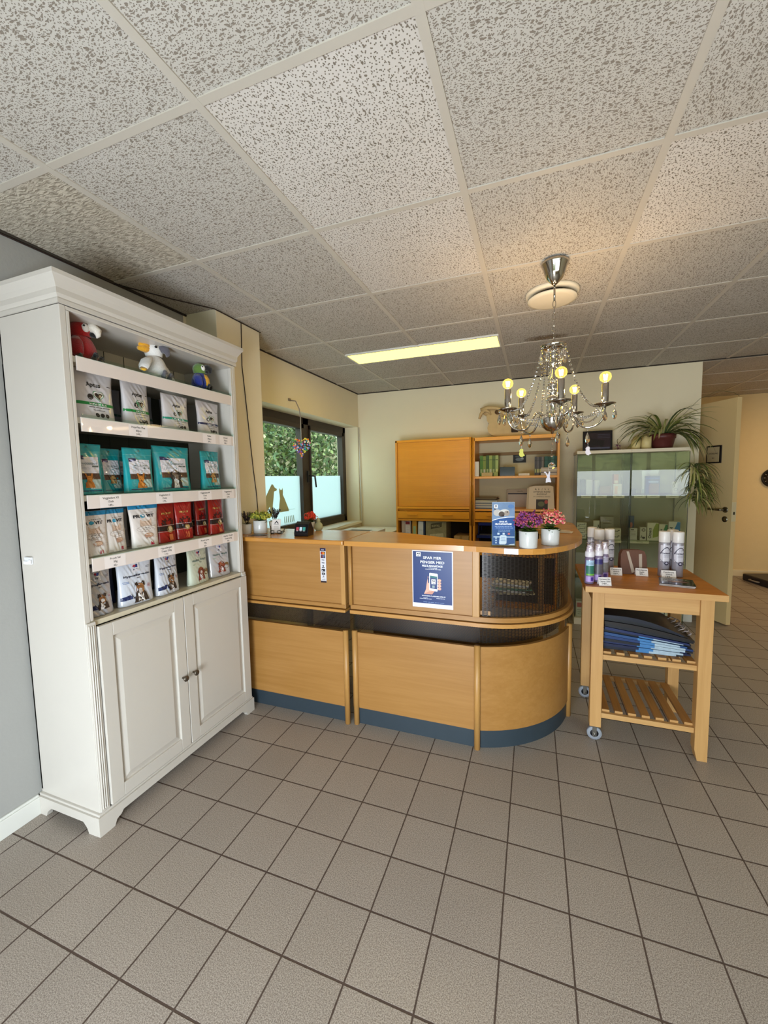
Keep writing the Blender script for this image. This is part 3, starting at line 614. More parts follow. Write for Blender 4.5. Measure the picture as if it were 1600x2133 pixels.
m = MB(); vs = [(-1.93, 2.05, .535), (-.98, 2.05, .535), (-.98, 2.05, .65), (-1.93, 2.05, .65)]; m.add(vs, [(0, 1, 2, 3)], MES); m.uv = lambda v: (v[0] * 230, v[2] * 230); cw(m, 'mesh_screen', LU)
m = MB(); m.box(-1.93, -.978, 1.985, 2.06, .648, .664, BED); m.box(-1.93, -.978, 1.996, 2.06, .668, .692, BE); cw(m, 'lower_rail', LU, .004)
m = MB(); m.box(-1.93, -1.005, 2.006, 2.022, .69, 1.03, BE); m.box(-1.005, -.98, 1.998, 2.022, .69, 1.03, BEv); m.box(-.998, -.981, 2.022, 2.36, .69, 1.03, BEv); cw(m, 'upper_panel', LU)
m = MB(); m.tube([(-.985, 1.998, 0), (-.985, 1.998, .545)], .0155, BEv, 14); cw(m, 'post', LU)
m = MB(); m.box(-1.94, -.972, 1.965, 2.375, 1.03, 1.056, BET); cw(m, 'countertop', LU, .006, seg=3)
m = MB(); m.box(-1.93, -.99, 2.06, 2.70, .70, .72, BE); cw(m, 'inner_desk', LU)
# payment sticker and poster on the counter front
INK = P('1a1a24', .5)
m = MB(); fm = flat((-1.135, 2.004, .806), (1, 0, 0), (0, 0, 1), (0, -1, 0))
m.box(-1.135, -1.099, 2.004, 2.006, .806, 1.004, P('d9d6da', .3)); F = lambda u, v, w=0: fm(u, v, w)
m.rect(0, .036, .181, .198, P('241c3c', .3), F); m.rect(0, .036, 0, .010, P('2a1a20', .3), F); m.text('Kort', .018, .186, .008, P('e0dcec', .4), F, .0009)
m.rect(.004, .032, .160, .178, P('2a1512', .3), F); m.disc(.014, .169, .007, .007, P('b8321e', .3), F, .0009); m.disc(.022, .169, .007, .007, P('e08a2c', .3), F, .0011)
m.rect(.004, .032, .141, .158, P('15151d', .3), F); m.disc(.014, .1495, .006, .006, P('7a2a2e', .3), F, .0009); m.disc(.022, .1495, .006, .006, P('5a6a94', .3), F, .0011)
for k, (t_, v_) in enumerate((('VISA', .127), ('VISA', .111))): m.text(t_, .018, v_, .009, P('34364e', .4), F, .0008, bold=.04)
m.disc(.018, .096, .004, .006, INK, F); m.rect(.009, .027, .084, .089, INK, F); m.rect(.007, .029, .064, .079, INK, F); m.rect(.008, .028, .045, .058, INK, F); m.rect(.010, .016, .068, .072, P('d9d6da', .3), F, .0009); m.text('BA', .018, .048, .008, P('d9d6da', .3), F, .001)
m.disc(.018, .036, .005, .005, P('84828a', .4), F); m.rect(.008, .03, .026, .0275, P('84828a', .4), F); m.rect(.008, .03, .016, .0175, P('55545c', .4), F)
tag(m.build('payment_sticker'), 'narrow white sticker with payment card logos on the left counter front', 'sticker')
m = MB(); m.box(-.597, -.383, 2.017, 2.019, .714, 1.014, P('e8e6f0', .35)); fm = flat((-.597, 2.017, .714), (1, 0, 0), (0, 0, 1), (0, -1, 0)); NB = P('0f2f6b', .35, noise=.12, nscale=5, name='poster_blue'); WT = P('f0f0f4', .4)
m.rect(.004, .209, .022, .295, NB, fm, .0004); m.rect(.022, .046, .268, .291, WT, fm, .0008); m.text('Hill\'s', .034, .2695, .0075, INK, fm, .0012); m.disc(.030, .283, .004, .003, INK, fm, .0012); m.poly([(.034, .279), (.041, .279), (.0415, .288), (.036, .286)], INK, fm, .0012)
m.text('SPAR MER', .107, .257, .0185, WT, fm, .001, wid=.096); m.text('PENGER MED', .107, .234, .0185, WT, fm, .001, wid=.126); m.text("HILL'S ADVANTAGE", .107, .2165, .0135, WT, fm, .001, wid=.108, bold=.035)
m.lines(.107, .209, .05, 1, .006, .0022, WT, fm, .001, 3); m.lines(.107, .2025, .094, 1, .006, .0026, WT, fm, .001, 4)
SK = P('dfae98', .5); SK2 = P('c98f7c', .5)
m.poly([(.062, .072), (.105, .072), (.123, .096), (.13, .12), (.12, .14), (.085, .13), (.082, .165), (.089, .164), (.083, .158), (.079, .14), (.075, .115), (.073, .098)], SK, fm, .001)
m.poly([(.062, .072), (.105, .072), (.118, .09), (.09, .088)], SK2, fm, .0011)
for k in range(4): m.disc(.144, .148 - k * .0145, .0095, .0072, SK, fm, .001 + k * .0001); m.rect(.139, .152, .1405 - k * .0145, .1412 - k * .0145, SK2, fm, .0015)
m.poly([(.093, .094), (.131, .089), (.134, .092), (.136, .178), (.133, .182), (.095, .186), (.091, .182), (.090, .098)], WT, fm, .0013)
m.poly([(.0945, .105), (.1315, .101), (.1325, .168), (.0945, .171)], P('22386e', .3), fm, .0016); m.poly([(.0945, .161), (.1325, .158), (.1325, .168), (.0945, .171)], P('1f6a6c', .3), fm, .0017)
m.rect(.102, .124, .127, .152, WT, fm, .0019); m.text("Hill's", .113, .1295, .007, INK, fm, .0021); m.disc(.109, .144, .0035, .003, INK, fm, .0021); m.poly([(.113, .139), (.119, .139), (.1195, .149), (.115, .147)], INK, fm, .0021); m.rect(.106, .119, .108, .120, P('8ea0a0', .4), fm, .0019)
m.disc(.113, .176, .0025, .0025, P('b6bcc6', .4), fm, .0019)
m.text('TRYGGHETEN Å LAGRE MED APPEN PÅ', .113, .060, .0075, WT, fm, .001, wid=.125, bold=.03); m.lines(.07, .052, .025, 1, .004, .0018, WT, fm, .001, 5); m.lines(.15, .052, .047, 1, .004, .0018, WT, fm, .001, 6); m.lines(.07, .046, .078, 1, .004, .002, WT, fm, .001, 7); m.lines(.11, .029, .135, 1, .004, .0018, P('8ea6cf', .4), fm, .001, 8)
tag(m.build('poster'), 'dark blue poster reading SPAR MER PENGER MED taped to the counter front', 'poster')

# ================================================================== TALL CABINETS ON THE FAR WALL
FB = wood('f2a52e', 'e09522', 'x', .35, name='oak_gold', s=.9); FBv = wood('e49c36', 'd38c2a', 'z', .35, name='oak_gold_v')
yf_, yb_ = 4.10, 4.44
RC = thing('roller_cabinet', 'golden beech cabinet with closed roller shutter and two handled drawers, on the far wall', 'cabinet', (-.975, 4.27, 0))
xa, xb = -1.385, -.592
m = MB(); m.box(xa, xa + .02, yf_, yb_, 0, 1.775, FBv); m.box(xb - .02, xb, yf_, yb_, 0, 1.775, FBv); m.box(xa, xb, yf_, yb_, 1.755, 1.778, FB); m.box(xa, xb, yf_ + .01, yb_, .935, .958, FB); m.box(xa, xb, yf_ + .02, yb_, 1.04, 1.055, FB); m.box(xa, xb, yf_, yb_, .0, .06, FB); m.box(xa, xb, yf_ + .01, yb_, .60, .62, FB); m.box(xa + .02, xb - .02, yb_ - .012, yb_, 0, 1.77, P('3a2a1c', .7)); cw(m, 'body', RC, .002)
m = MB()
for k in range(66): m.box(xa + .022, xb - .022, yf_ + .012, yf_ + .02, 1.092 + k * .0100, 1.0995 + k * .0100, FB)
m.box(xa + .022, xb - .022, yf_ + .018, yf_ + .026, 1.09, 1.755, FBv); cw(m, 'roller_shutter', RC)
m = MB(); m.box(xa + .016, xb - .016, yf_ - .004, yf_ + .022, 1.062, 1.088, FB); cw(m, 'shutter_rail', RC, .003)
m = MB(); m.box(xa + .022, xb - .022, yf_ - .004, yf_ + .014, .962, 1.035, FB); dr_ = cw(m, 'drawer', RC, .002)
for hx in (-1.20, -.83):
    m = MB(); m.box(hx - .055, hx + .055, yf_ - .026, yf_ - .017, .999, 1.011, FB); m.box(hx - .05, hx - .035, yf_ - .02, yf_ - .003, 1.0, 1.01, FB); m.box(hx + .035, hx + .05, yf_ - .02, yf_ - .003, 1.0, 1.01, FB); cw(m, 'handle', dr_, .003)
m = MB(); m.tube([(xb - .006, yf_, .9), (xb - .006, yf_, 1.775)], .009, FBv, 10); cw(m, 'edge_moulding', RC)
SC = thing('shelf_cabinet', 'golden beech open cabinet with books and papers, right of the roller shutter cabinet', 'cabinet', (-.17, 4.27, 0))
xa, xb = -.578, .212
m = MB(); m.box(xa, xa + .02, yf_, yb_, 0, 1.765, FBv); m.box(xb - .02, xb, yf_, yb_, 0, 1.765, FBv); m.box(xa, xb, yf_, yb_, 1.735, 1.768, FB); m.box(xa, xb, yf_ + .01, yb_, .935, .958, FB); m.box(xa, xb, yf_ + .006, yb_, 1.045, 1.065, FB); m.box(xa, xb, yf_ + .01, yb_, .60, .62, FB); m.box(xa, xb, yf_, yb_, 0, .06, FB); m.box(xa + .02, xb - .02, yb_ - .01, yb_, 1.06, 1.76, P('cfc3a0', .7)); m.box(xa + .02, xb - .02, yb_ - .01, yb_, .06, .94, P('1c140e', .8)); m.box(xa + .02, xb - .02, yb_ - .03, yb_ - .01, 1.60, 1.63, P('8a6a3e', .6)); cw(m, 'body', SC, .002)
m = MB(); m.box(xa + .02, xb - .02, yf_ + .004, yb_ - .012, 1.366, 1.388, FB); cw(m, 'shelf', SC, .002)
m = MB(); m.box(xa + .022, xb - .022, yf_ - .004, yf_ + .014, .962, 1.035, FB); dr_ = cw(m, 'drawer', SC, .002)
for hx in (-.39, -.02):
    m = MB(); m.box(hx - .055, hx + .055, yf_ - .026, yf_ - .017, .999, 1.011, FB); m.box(hx - .05, hx - .035, yf_ - .02, yf_ - .003, 1.0, 1.01, FB); m.box(hx + .035, hx + .05, yf_ - .02, yf_ - .003, 1.0, 1.01, FB); cw(m, 'handle', dr_, .003)
m = MB(); m.tube([(xa + .004, yf_, .9), (xa + .004, yf_, 1.765)], .009, FBv, 10); cw(m, 'edge_moulding', SC)

# ================================================================== VITRINES
def vitrine(x0, x1, lb):
    t = thing('glass_display_cabinet', lb, 'display cabinet', ((x0 + x1) / 2, 4.26, 0), group=None)
    ya, yb, zt = 4.08, 4.44, 1.60; BS = P('d5cab2', .4, name='pale_board'); AL = P('6f6a5e', .4, metal=.7)
    m = MB(); m.box(x0, x1, ya, yb, 0, .06, BS); cw(m, 'base', t, .002)
    m = MB(); m.box(x0 - .003, x1 + .003, ya - .004, yb, zt - .028, zt, BS); cw(m, 'top', t, .002)
    G = pane('f3f6ee', 1.2, 'cabinet_glass'); G2 = pane('f3f6ee', 1.4, 'door_glass', .035)
    for xx, nm in ((x0 + .003, 'side_glass'), (x1 - .007, 'side_glass')):
        m = MB(); m.box(xx, xx + .004, ya + .01, yb, .06, zt - .028, G); cw(m, nm, t)
    m = MB(); m.box(x0 + .004, x1 - .004, yb - .006, yb - .002, .06, zt - .028, P('a39d7c', .25, name='mirror_back')); cw(m, 'back_glass', t)
    m = MB(); m.box(x0 + .002, x1 - .002, ya, ya + .004, .07, zt - .035, G2); d = cw(m, 'glass_door', t)
    m = MB(); EG = P('20241c', .2)
    for xx in (x0 + .001, x1 - .004): m.box(xx, xx + .003, ya - .001, ya + .005, .07, zt - .035, EG)
    cw(m, 'door_edge', d)
    m = MB()
    for xx in (x0 + .002, x1 - .010):
        for yy in (yb - .012,): m.box(xx, xx + .008, yy, yy + .008, .06, zt - .028, AL)
    cw(m, 'rail', t)
    for z in (1.20, .80, .40):
        m = MB(); m.box(x0 + .01, x1 - .01, ya + .012, yb - .01, z - .006, z, pane('d6e4d2', 1.2)); s_ = cw(m, 'glass_shelf', t)
    return t
vitrine(.357, .780, 'left one of two tall glass display cabinets, holding white boxes and a brown paper bag')
vitrine(.786, 1.209, 'right one of two tall glass display cabinets, under the spider plant')
# ================================================================== CEILING FIXTURES AND CHANDELIER
FX = thing('ceiling_light', 'long rectangular fluorescent ceiling light glowing pale yellow above the counter', 'ceiling light', (-.84, 3.17, 2.378))
m = MB(); EM = emis((1, .74, .075), 7.0, 'lit_diffuser')
m.box(-1.42, -.262, 3.045, 3.285, CZ - .010, CZ - .006, EM); cw(m, 'diffuser', FX)
m = MB(); m.box(-1.435, -1.42, 3.03, 3.30, CZ - .012, CZ, WHITE); m.box(-.262, -.25, 3.03, 3.30, CZ - .012, CZ, WHITE); m.box(-1.42, -.262, 3.03, 3.045, CZ - .012, CZ, WHITE); m.box(-1.42, -.262, 3.285, 3.30, CZ - .012, CZ, WHITE); cw(m, 'frame', FX)
VT = thing('air_vent', 'round white disc air vent in the ceiling behind the chandelier chain', 'vent', (.075, 2.475, 2.378))
m = MB(); PV = P('ddd3bd', .4, name='vent_white'); m.T = Matrix.Translation((.075, 2.475, 0)); m.lathe([(.095, CZ), (.135, CZ), (.137, CZ - .008), (.133, CZ - .018), (.098, CZ - .020), (.095, CZ - .012), (.095, CZ)], PV, 48, cap=False); cw(m, 'ring', VT)
m = MB(); m.T = Matrix.Translation((.075, 2.475, 0)); m.lathe([(.06, CZ), (.07, CZ - .03), (.0, CZ - .03)], P('33313a', .5), 32, cap=False); cw(m, 'throat', VT)
m = MB(); m.T = Matrix.Translation((.075, 2.475, 0)); m.lathe([(0, CZ - .032), (.12, CZ - .034), (.126, CZ - .039), (.124, CZ - .044), (.10, CZ - .05), (0, CZ - .053)], PV, 48); cw(m, 'disc', VT)
# brown dirt stain on the ceiling tile near the vent
def stainmat():
    m, nt, b = newmat('dust_stain'); N = nt.nodes.new; L = nt.links.new; o = nt.nodes['Material Output']; b.inputs['Base Color'].default_value = lin('80684a'); b.inputs['Roughness'].default_value = .95
    t = N('ShaderNodeBsdfTransparent'); mx = N('ShaderNodeMixShader'); tc = N('ShaderNodeTexCoord'); n = N('ShaderNodeTexNoise'); n.inputs['Scale'].default_value = 70; n.inputs['Detail'].default_value = 5; L(tc.outputs['Object'], n.inputs['Vector'])
    u = N('ShaderNodeSeparateXYZ'); L(tc.outputs['UV'], u.inputs[0]); r = N('ShaderNodeMapRange'); r.inputs[1].default_value = .3; r.inputs[2].default_value = .7; L(n.outputs['Fac'], r.inputs[0])
    q = N('ShaderNodeMath'); q.operation = 'MULTIPLY'; L(r.outputs[0], q.inputs[0]); L(u.outputs['X'], q.inputs[1]); L(q.outputs[0], mx.inputs[0]); L(t.outputs[0], mx.inputs[1]); L(b.outputs[0], mx.inputs[2]); L(mx.outputs[0], o.inputs[0]); return m
m = MB(); vs = [(-.03, 3.18, CZ - .002)]; q = random.Random(3)
for k in range(28):
    a = 2 * PI * k / 28; r = .85 + .15 * q.random(); vs.append((.06 + .165 * r * math.cos(a), 3.24 + .075 * r * math.sin(a) if math.sin(a) < 0 else 3.24 + .06 * r * math.sin(a), CZ - .0055))
vs[0] = (.06, 3.24, CZ - .0055)
m.add(vs, [(0, 1 + (k + 1) % 28, 1 + k) for k in range(28)], stainmat()); m.uv = lambda v: ((1.6 if abs(v[0] - .06) < .02 and abs(v[1] - 3.24) < .02 else .35), 0)
struct(m.build('trim_3'))
CR = P('b9b4ac', .09, metal=1., name='chrome'); CRD = P('8f877c', .25, metal=1., name='pierced_metal')
GLS = P('ffffff', .02, trans=1., ior=1.5, name='crystal')
cx, cy = .075, 2.13
CHD = thing('chandelier', 'chrome chandelier with five lit candle bulbs and strings of glass beads, hanging above the counter', 'chandelier', (cx, cy, 2.378))
def at_(m): m.T = Matrix.Translation((cx, cy, 0)); return m
m = at_(MB()); m.lathe([(.058, 2.372), (.062, 2.366), (.059, 2.358), (.052, 2.345), (.044, 2.318), (.034, 2.295), (.016, 2.278), (.008, 2.270), (0, 2.269)], CR, 40); cw(m, 'canopy', CHD)
m = at_(MB()); m.tube([(0, 0, 2.27), (0, 0, 2.20)], .0045, CR, 8)
z = 2.20; k = 0
while z > 2.015:
    pts = []
    for a in range(13):
        t = 2 * PI * a / 12; x = .0065 * math.cos(t); zz = z - .016 + .018 * math.sin(t); pts.append((x, 0, zz) if k % 2 == 0 else (0, x, zz))
    m.tube(pts, .0018, CR, 5, caps=False); z -= .0285; k += 1
cw(m, 'chain', CHD)
m = at_(MB()); m.lathe([(.004, 2.018), (.012, 2.012), (.012, 2.0), (.04, 1.994), (.056, 2.0), (.058, 1.994), (.045, 1.981), (.022, 1.975), (.014, 1.962), (.02, 1.953), (.014, 1.944), (.010, 1.93), (.018, 1.92), (.012, 1.91), (.008, 1.895)], CR, 32); cw(m, 'top_dish', CHD)
m = at_(MB()); m.lathe([(.008, 1.90), (.012, 1.88), (.021, 1.85), (.024, 1.835), (.018, 1.822)], GLS, 16); m.lathe([(.018, 1.822), (.03, 1.815), (.03, 1.808), (.014, 1.80), (.022, 1.785), (.022, 1.775), (.010, 1.765), (.030, 1.752), (.034, 1.745), (.016, 1.735), (.012, 1.72), (.012, 1.66)], CR, 28)
m.lathe([(.03, 1.672), (.055, 1.668), (.058, 1.662), (.056, 1.655), (.053, 1.64), (.043, 1.618), (.025, 1.602), (.008, 1.598), (.006, 1.588), (0, 1.585)], CR, 40); cw(m, 'column', CHD)
ph = 4.82; RA = .219; zb, zbob = 1.82, 1.70; GL_B = pane('ffe9a8', .9, 'bulb_glass', .03)
def bulbglow():
    m = bpy.data.materials.new('bulb_envelope'); m.use_nodes = True; nt = m.node_tree; nt.nodes.clear(); N = nt.nodes.new
    o = N('ShaderNodeOutputMaterial'); t = N('ShaderNodeBsdfTransparent'); e = N('ShaderNodeEmission'); e.inputs[0].default_value = (1, .66, .12, 1); e.inputs[1].default_value = 2.0
    f = N('ShaderNodeLayerWeight'); f.inputs[0].default_value = .35; r = N('ShaderNodeMapRange'); r.inputs[3].default_value = .22; r.inputs[4].default_value = .8; mx = N('ShaderNodeMixShader')
    nt.links.new(f.outputs['Facing'], r.inputs[0]); nt.links.new(r.outputs[0], mx.inputs[0]); nt.links.new(t.outputs[0], mx.inputs[1]); nt.links.new(e.outputs[0], mx.inputs[2]); nt.links.new(mx.outputs[0], o.inputs[0]); return m
BG = bulbglow(); FIL = emis('ffe2a0', 60, 'filament')
def bez(p, n=10):
    out = []
    for k in range(n + 1):
        t = k / n; out.append(tuple((1 - t) ** 3 * p[0][i] + 3 * t * (1 - t) ** 2 * p[1][i] + 3 * t * t * (1 - t) * p[2][i] + t ** 3 * p[3][i] for i in range(len(p[0]))))
    return out
def bead_string(m, p0, p1, sag, n, r):
    for k in range(n + 1):
        t = k / n; x = [p0[i] + (p1[i] - p0[i]) * t for i in range(3)]; x[2] -= sag * 4 * t * (1 - t); m.blob(x, r, GLS, 6, m=4, smooth=False)
def drop(m, p, s=1.):
    m.blob((p[0], p[1], p[2] - .006 * s), .004 * s, GLS, 6, m=4, smooth=False); m.lathe([(0, -.014 * s), (.0055 * s, -.028 * s), (.0085 * s, -.042 * s), (.006 * s, -.052 * s), (0, -.058 * s)], GLS, 8, c=p, smooth=False)
for k in range(5):
    a = ph + k * 2 * PI / 5; ca, sa = math.cos(a), math.sin(a); T_ = lambda r, z: (r * ca, r * sa, z)
    pr = bez([(.045, 1.665), (.10, 1.74), (.085, 1.60), (.155, 1.605)], 12) + bez([(.155, 1.605), (.205, 1.608), (RA, 1.64), (RA, 1.69)], 9)[1:]
    m = at_(MB()); m.tube([T_(r, z) for r, z in pr], .0048, CR, 10); arm = cw(m, 'arm', CHD)
    m = at_(MB()); m.T = Matrix.Translation((cx + RA * ca, cy + RA * sa, zbob)); m.lathe([(.004, -.01), (.012, -.008), (.03, .0), (.045, .004), (.043, .006), (.02, .003), (.012, .002)], CRD, 24); cw(m, 'drip_pan', arm)
    m = MB(); m.T = Matrix.Translation((cx + RA * ca, cy + RA * sa, zbob)); m.lathe([(.0145, .003), (.0145, .094), (.011, .097)], CR, 24); cw(m, 'candle_sleeve', arm)
    m = MB(); m.T = Matrix.Translation((cx + RA * ca, cy + RA * sa, zb)); m.lathe([(.009, -.024), (.011, -.02), (.021, -.012), (.0248, 0), (.0222, .0125), (.015, .0205), (.007, .0242), (0, .025)], BG, 20, cap=False); bu = cw(m, 'bulb', arm)
    m = MB(); m.T = Matrix.Translation((cx + RA * ca, cy + RA * sa, zb))
    for q_ in range(4):
        b_ = q_ * PI / 2 + .4; m.tube([(.0045 * math.cos(b_), .0035 * math.sin(b_), -.012), (.008 * math.cos(b_), .008 * math.sin(b_), .012)], .0026, FIL, 5)
    f_ = m.build('filament', arm, world=True)
    L_ = light('candle_bulb_light', 'POINT', (cx + RA * ca, cy + RA * sa, zb), 5.0, (1, .66, .33), shadow_soft_size=.012)
    # bead strands
    m = at_(MB()); bead_string(m, T_(.052, 1.985), T_(RA - .02, 1.70), .085, 26, .0062); cw(m, 'bead_strand', CHD)
    a2 = a + 2 * PI / 5; m = at_(MB()); bead_string(m, T_(RA, 1.695), (RA * math.cos(a2), RA * math.sin(a2), 1.695), .055, 22, .0056); cw(m, 'bead_strand', CHD)
    am = a + PI / 5; m = at_(MB()); bead_string(m, T_(RA - .02, 1.695), (.05 * math.cos(am), .05 * math.sin(am), 1.672), .04, 14, .0054); cw(m, 'bead_strand', CHD)
    m = at_(MB()); bead_string(m, (.03 * math.cos(am), .03 * math.sin(am), 1.985), (.05 * math.cos(am), .05 * math.sin(am), 1.68), .0, 24, .0058); cw(m, 'bead_strand', CHD)
    for dx in (-.04, 0, .04):
        m = at_(MB()); rr_ = RA + (.04 if dx == 0 else .0); drop(m, (rr_ * ca - dx * sa, rr_ * sa + dx * ca, 1.698), 1.15); cw(m, 'crystal_drop', CHD)
    m = at_(MB()); drop(m, T_(.152, 1.602), 1.25); cw(m, 'crystal_drop', CHD)
    m = at_(MB()); drop(m, (.056 * math.cos(am), .056 * math.sin(am), 1.99), 1.3); cw(m, 'crystal_drop', CHD)
m = at_(MB())
for k in range(4): m.blob((0, 0, 1.565 - k * .028), .0055, GLS, 8, m=6, smooth=False)
m.tube([(0, 0, 1.585), (0, 0, 1.46)], .0006, CR, 4); m.blob((0, 0, 1.435), .0165, GLS, 10, m=6, smooth=False); cw(m, 'centre_pendant', CHD)
# paper easter cut-outs hanging from the chandelier
def cut(name, pts, c, h, colr, lb, circ=()):
    m = MB(); fm = lambda x, y, z: (c[0] + x * math.cos(.36), c[1] - z + x * math.sin(.36) * -1 * 0 - x * .3, c[2] + y)
    m.prism(pts, 0, .0015, P(colr, .6), fm); m.tube([(c[0], c[1], c[2] + h), (c[0], c[1], c[2] + h + .03)], .0006, P('cccccc', .5), 4); tag(m.build(name), lb, 'ornament', 'paper cut-outs on the chandelier')
chick = [(0, .033), (-.007, .031), (-.009, .025), (-.013, .022), (-.008, .019), (-.012, .011), (-.011, .002), (-.004, -.006), (.002, -.006), (.004, -.009), (.007, -.004), (.017, .0), (.010, .009), (.008, .018), (.009, .026), (.006, .032)]
ch2 = [(x * .9 + (0), y) for x, y in chick]
a3 = ph + 3 * 2 * PI / 5
cut('paper_chick', chick, (cx + .150 * math.cos(ph + 2 * PI / 5 * 4) * 1, cy + .15 * math.sin(ph + 2 * PI / 5 * 4), 1.485), .033, 'c9c55e', 'yellow paper chick hanging under the left arm of the chandelier')
cut('paper_chick', ch2, (cx + .155 * math.cos(ph + 2 * PI / 5), cy + .155 * math.sin(ph + 2 * PI / 5), 1.485), .033, 'c4bfc6', 'white paper chick hanging under the right arm of the chandelier')
bun = [(-.003, .02), (-.012, .032), (-.016, .036), (-.022, .034), (-.021, .028), (-.017, .031), (-.012, .022), (-.009, .014), (-.006, .009), (-.012, .0), (-.012, -.010), (-.014, -.016), (-.009, -.018), (-.003, -.016), (.003, -.015), (.011, -.017), (.013, -.013), (.010, -.006), (.009, .002), (.005, .008), (.007, .013), (.006, .019), (.008, .028), (.006, .037), (.003, .036), (.0, .028)]
cut('paper_bunny', bun, (cx - .014, cy - .01, 1.372), .03, 'cbc6cc', 'white paper bunny hanging lowest, below the centre of the chandelier')
# hanging bead heart in front of the window
HC = ['e0483c', '3a7fd0', 'e8d24a', 'ef8fb4', 'f4f0e6', '3f9f5a', 'f08a3a', '6b4fb0', '39b0c8', '1f1f24']
HM = [P(h, .3) for h in HC]; m = MB(); q = random.Random(5)
n_ = 0
while n_ < 240:
    t = q.uniform(0, 2 * PI); s_ = q.uniform(.0, 1) ** .35; x = 16 * math.sin(t) ** 3; y = 13 * math.cos(t) - 5 * math.cos(2 * t) - 2 * math.cos(3 * t) - math.cos(4 * t)
    dq = q.uniform(-.016, .016) * (1.3 - s_); m.blob((-1.868 + x * s_ * .0048 * .848 - dq * .53, 3.04 + x * s_ * .0048 * .53 + dq * .848, 1.672 + y * s_ * .0055), q.uniform(.0055, .0085), q.choice(HM), 6, m=4, smooth=False); n_ += 1
m.tube([(-1.868, 3.04, 1.70), (-1.868, 3.04, 1.92)], .0022, P('c9c4bd', .6), 5); m.tube([(-1.868, 3.04, 1.92), (-1.872, 3.035, 1.98), (XL + .06, 3.025, 2.05), (XL + .006, 3.02, 2.06)], .005, P('8d8072', .7), 5)
m.box(XL, XL + .01, 3.0, 3.03, 2.055, 2.075, P('8a7a66', .5)); tag(m.build('bead_heart'), 'colourful bead heart hanging on a string in front of the window', 'ornament')
# black cable down the pilaster and along the ceiling edge
m = MB(); CBL = P('2a1d18', .6)
m.tube([(-1.731, 2.161, 2.375), (-1.731, 2.158, 2.25), (-1.731, 2.152, 2.11), (-1.731, 2.168, 1.95), (-1.731, 2.184, 1.79), (-1.731, 2.20, 1.62), (-1.731, 2.217, 1.456), (-1.731, 2.238, 1.30), (-1.731, 2.244, 1.2), (-1.731, 2.244, 1.06)], .0028, CBL, 6); tag(m.build('cable'), 'thin black cable running down the pilaster behind the bookcase', 'cable')
m = MB(); m.tube([(XL + .006, YB + .1, 2.36), (XL + .006, 1.0, 2.362), (XL + .008, 1.5, 2.366), (XL + .01, 1.93, 2.368)], .0035, CBL, 5); m.tube([(XL + .008, 1.5, 2.366), (-1.84, 1.75, 2.371), (-1.728, 1.935, 2.371), (-1.728, 2.35, 2.371)], .003, CBL, 5); tag(m.build('cable'), 'black cables running along the top edge of the left wall under the ceiling', 'cable')
# ================================================================== BAGS ON THE BOOKCASE
def pouch(m, Wd, H, D, mat, seed=0, gloss=None, wr=.0025, topw=1., rnd_top=False, nu=28, nv=32, tp=.7):
    q = random.Random(seed); k1 = [(q.uniform(8, 30) / Wd * .2, q.uniform(8, 26) / H * .2, q.uniform(0, 6.28), q.uniform(.3, 1)) for _ in range(7)]
    lean = q.uniform(-.03, .03)
    def fm(u, v, w=0., side=-1):
        t = min(max(v / H, 0), 1); s = max(-1, min(1, 2 * u / Wd)); d = D / 2 * (max(.03, (1 - t) ** tp) * .94)
        x = u * (1 - .05 * math.sin(PI * min(1, t * 1.05)) * (1 if topw >= 1 else 1)) * (1 + (topw - 1) * t) + lean * H * t * t * .4
        wv = sum(a * math.sin(p * u * 10 + r * v * 10 + c) for p, r, c, a in k1) * wr * .5 * (1 - abs(s)) * (1.2 - t * .5)
        y = side * (d * math.sqrt(max(0, 1 - s ** 4)) + wv * (1 if side < 0 else .3))
        z = v
        if rnd_top: z = v - .02 * H * (s * s) * t
        return Vector((x, y + side * w, z))
    vs = []; fs = []
    for sd in (-1, 1):
        for j in range(nv + 1):
            for i in range(nu + 1): vs.append(fm(-Wd / 2 + Wd * i / nu, H * j / nv, 0, sd))
    n = (nu + 1) * (nv + 1)
    for j in range(nv):
        for i in range(nu):
            a = j * (nu + 1) + i; fs.append((a, a + 1, a + nu + 2, a + nu + 1)); b = a + n; fs.append((b + 1, b, b + nu + 1, b + nu + 2))
        a = j * (nu + 1); fs.append((a, a + nu + 1, n + a + nu + 1, n + a)); a += nu; fs.append((a + nu + 1, a, n + a, n + a + nu + 1))
    for i in range(nu): fs.append((i + 1, i, n + i, n + i + 1)); a = nv * (nu + 1) + i; fs.append((a, a + 1, n + a + 1, n + a))
    m.add(vs, fs, mat, True); return fm
MX = .011
FOILW = P('c9c4c6', .26, coat=.5, noise=.04, nscale=12, name='white_film'); FOILS = P('b4b4b8', .2, metal=.35, coat=.5, noise=.06, nscale=10, name='silver_film'); TEAL = P('0f8f96', .22, coat=.5, name='teal_film'); MATW = P('d8cfc9', .5, name='matt_paper'); REDF = P('8f1512', .3, coat=.3, name='red_film'); NAVY = P('17234e', .4, name='navy'); GREYB = P('6b6c74', .4); GREEN = P('15803a', .4); TEALG = P('178a72', .4); DGR = P('26221f', .5); BRN = P('6a4526', .6); BRD = P('2f1c12', .6); TAN = P('c07a2c', .6); WHI = P('e2dcd8', .5); PINKR = P('a8263a', .5); LOGO = P('20223a', .5)
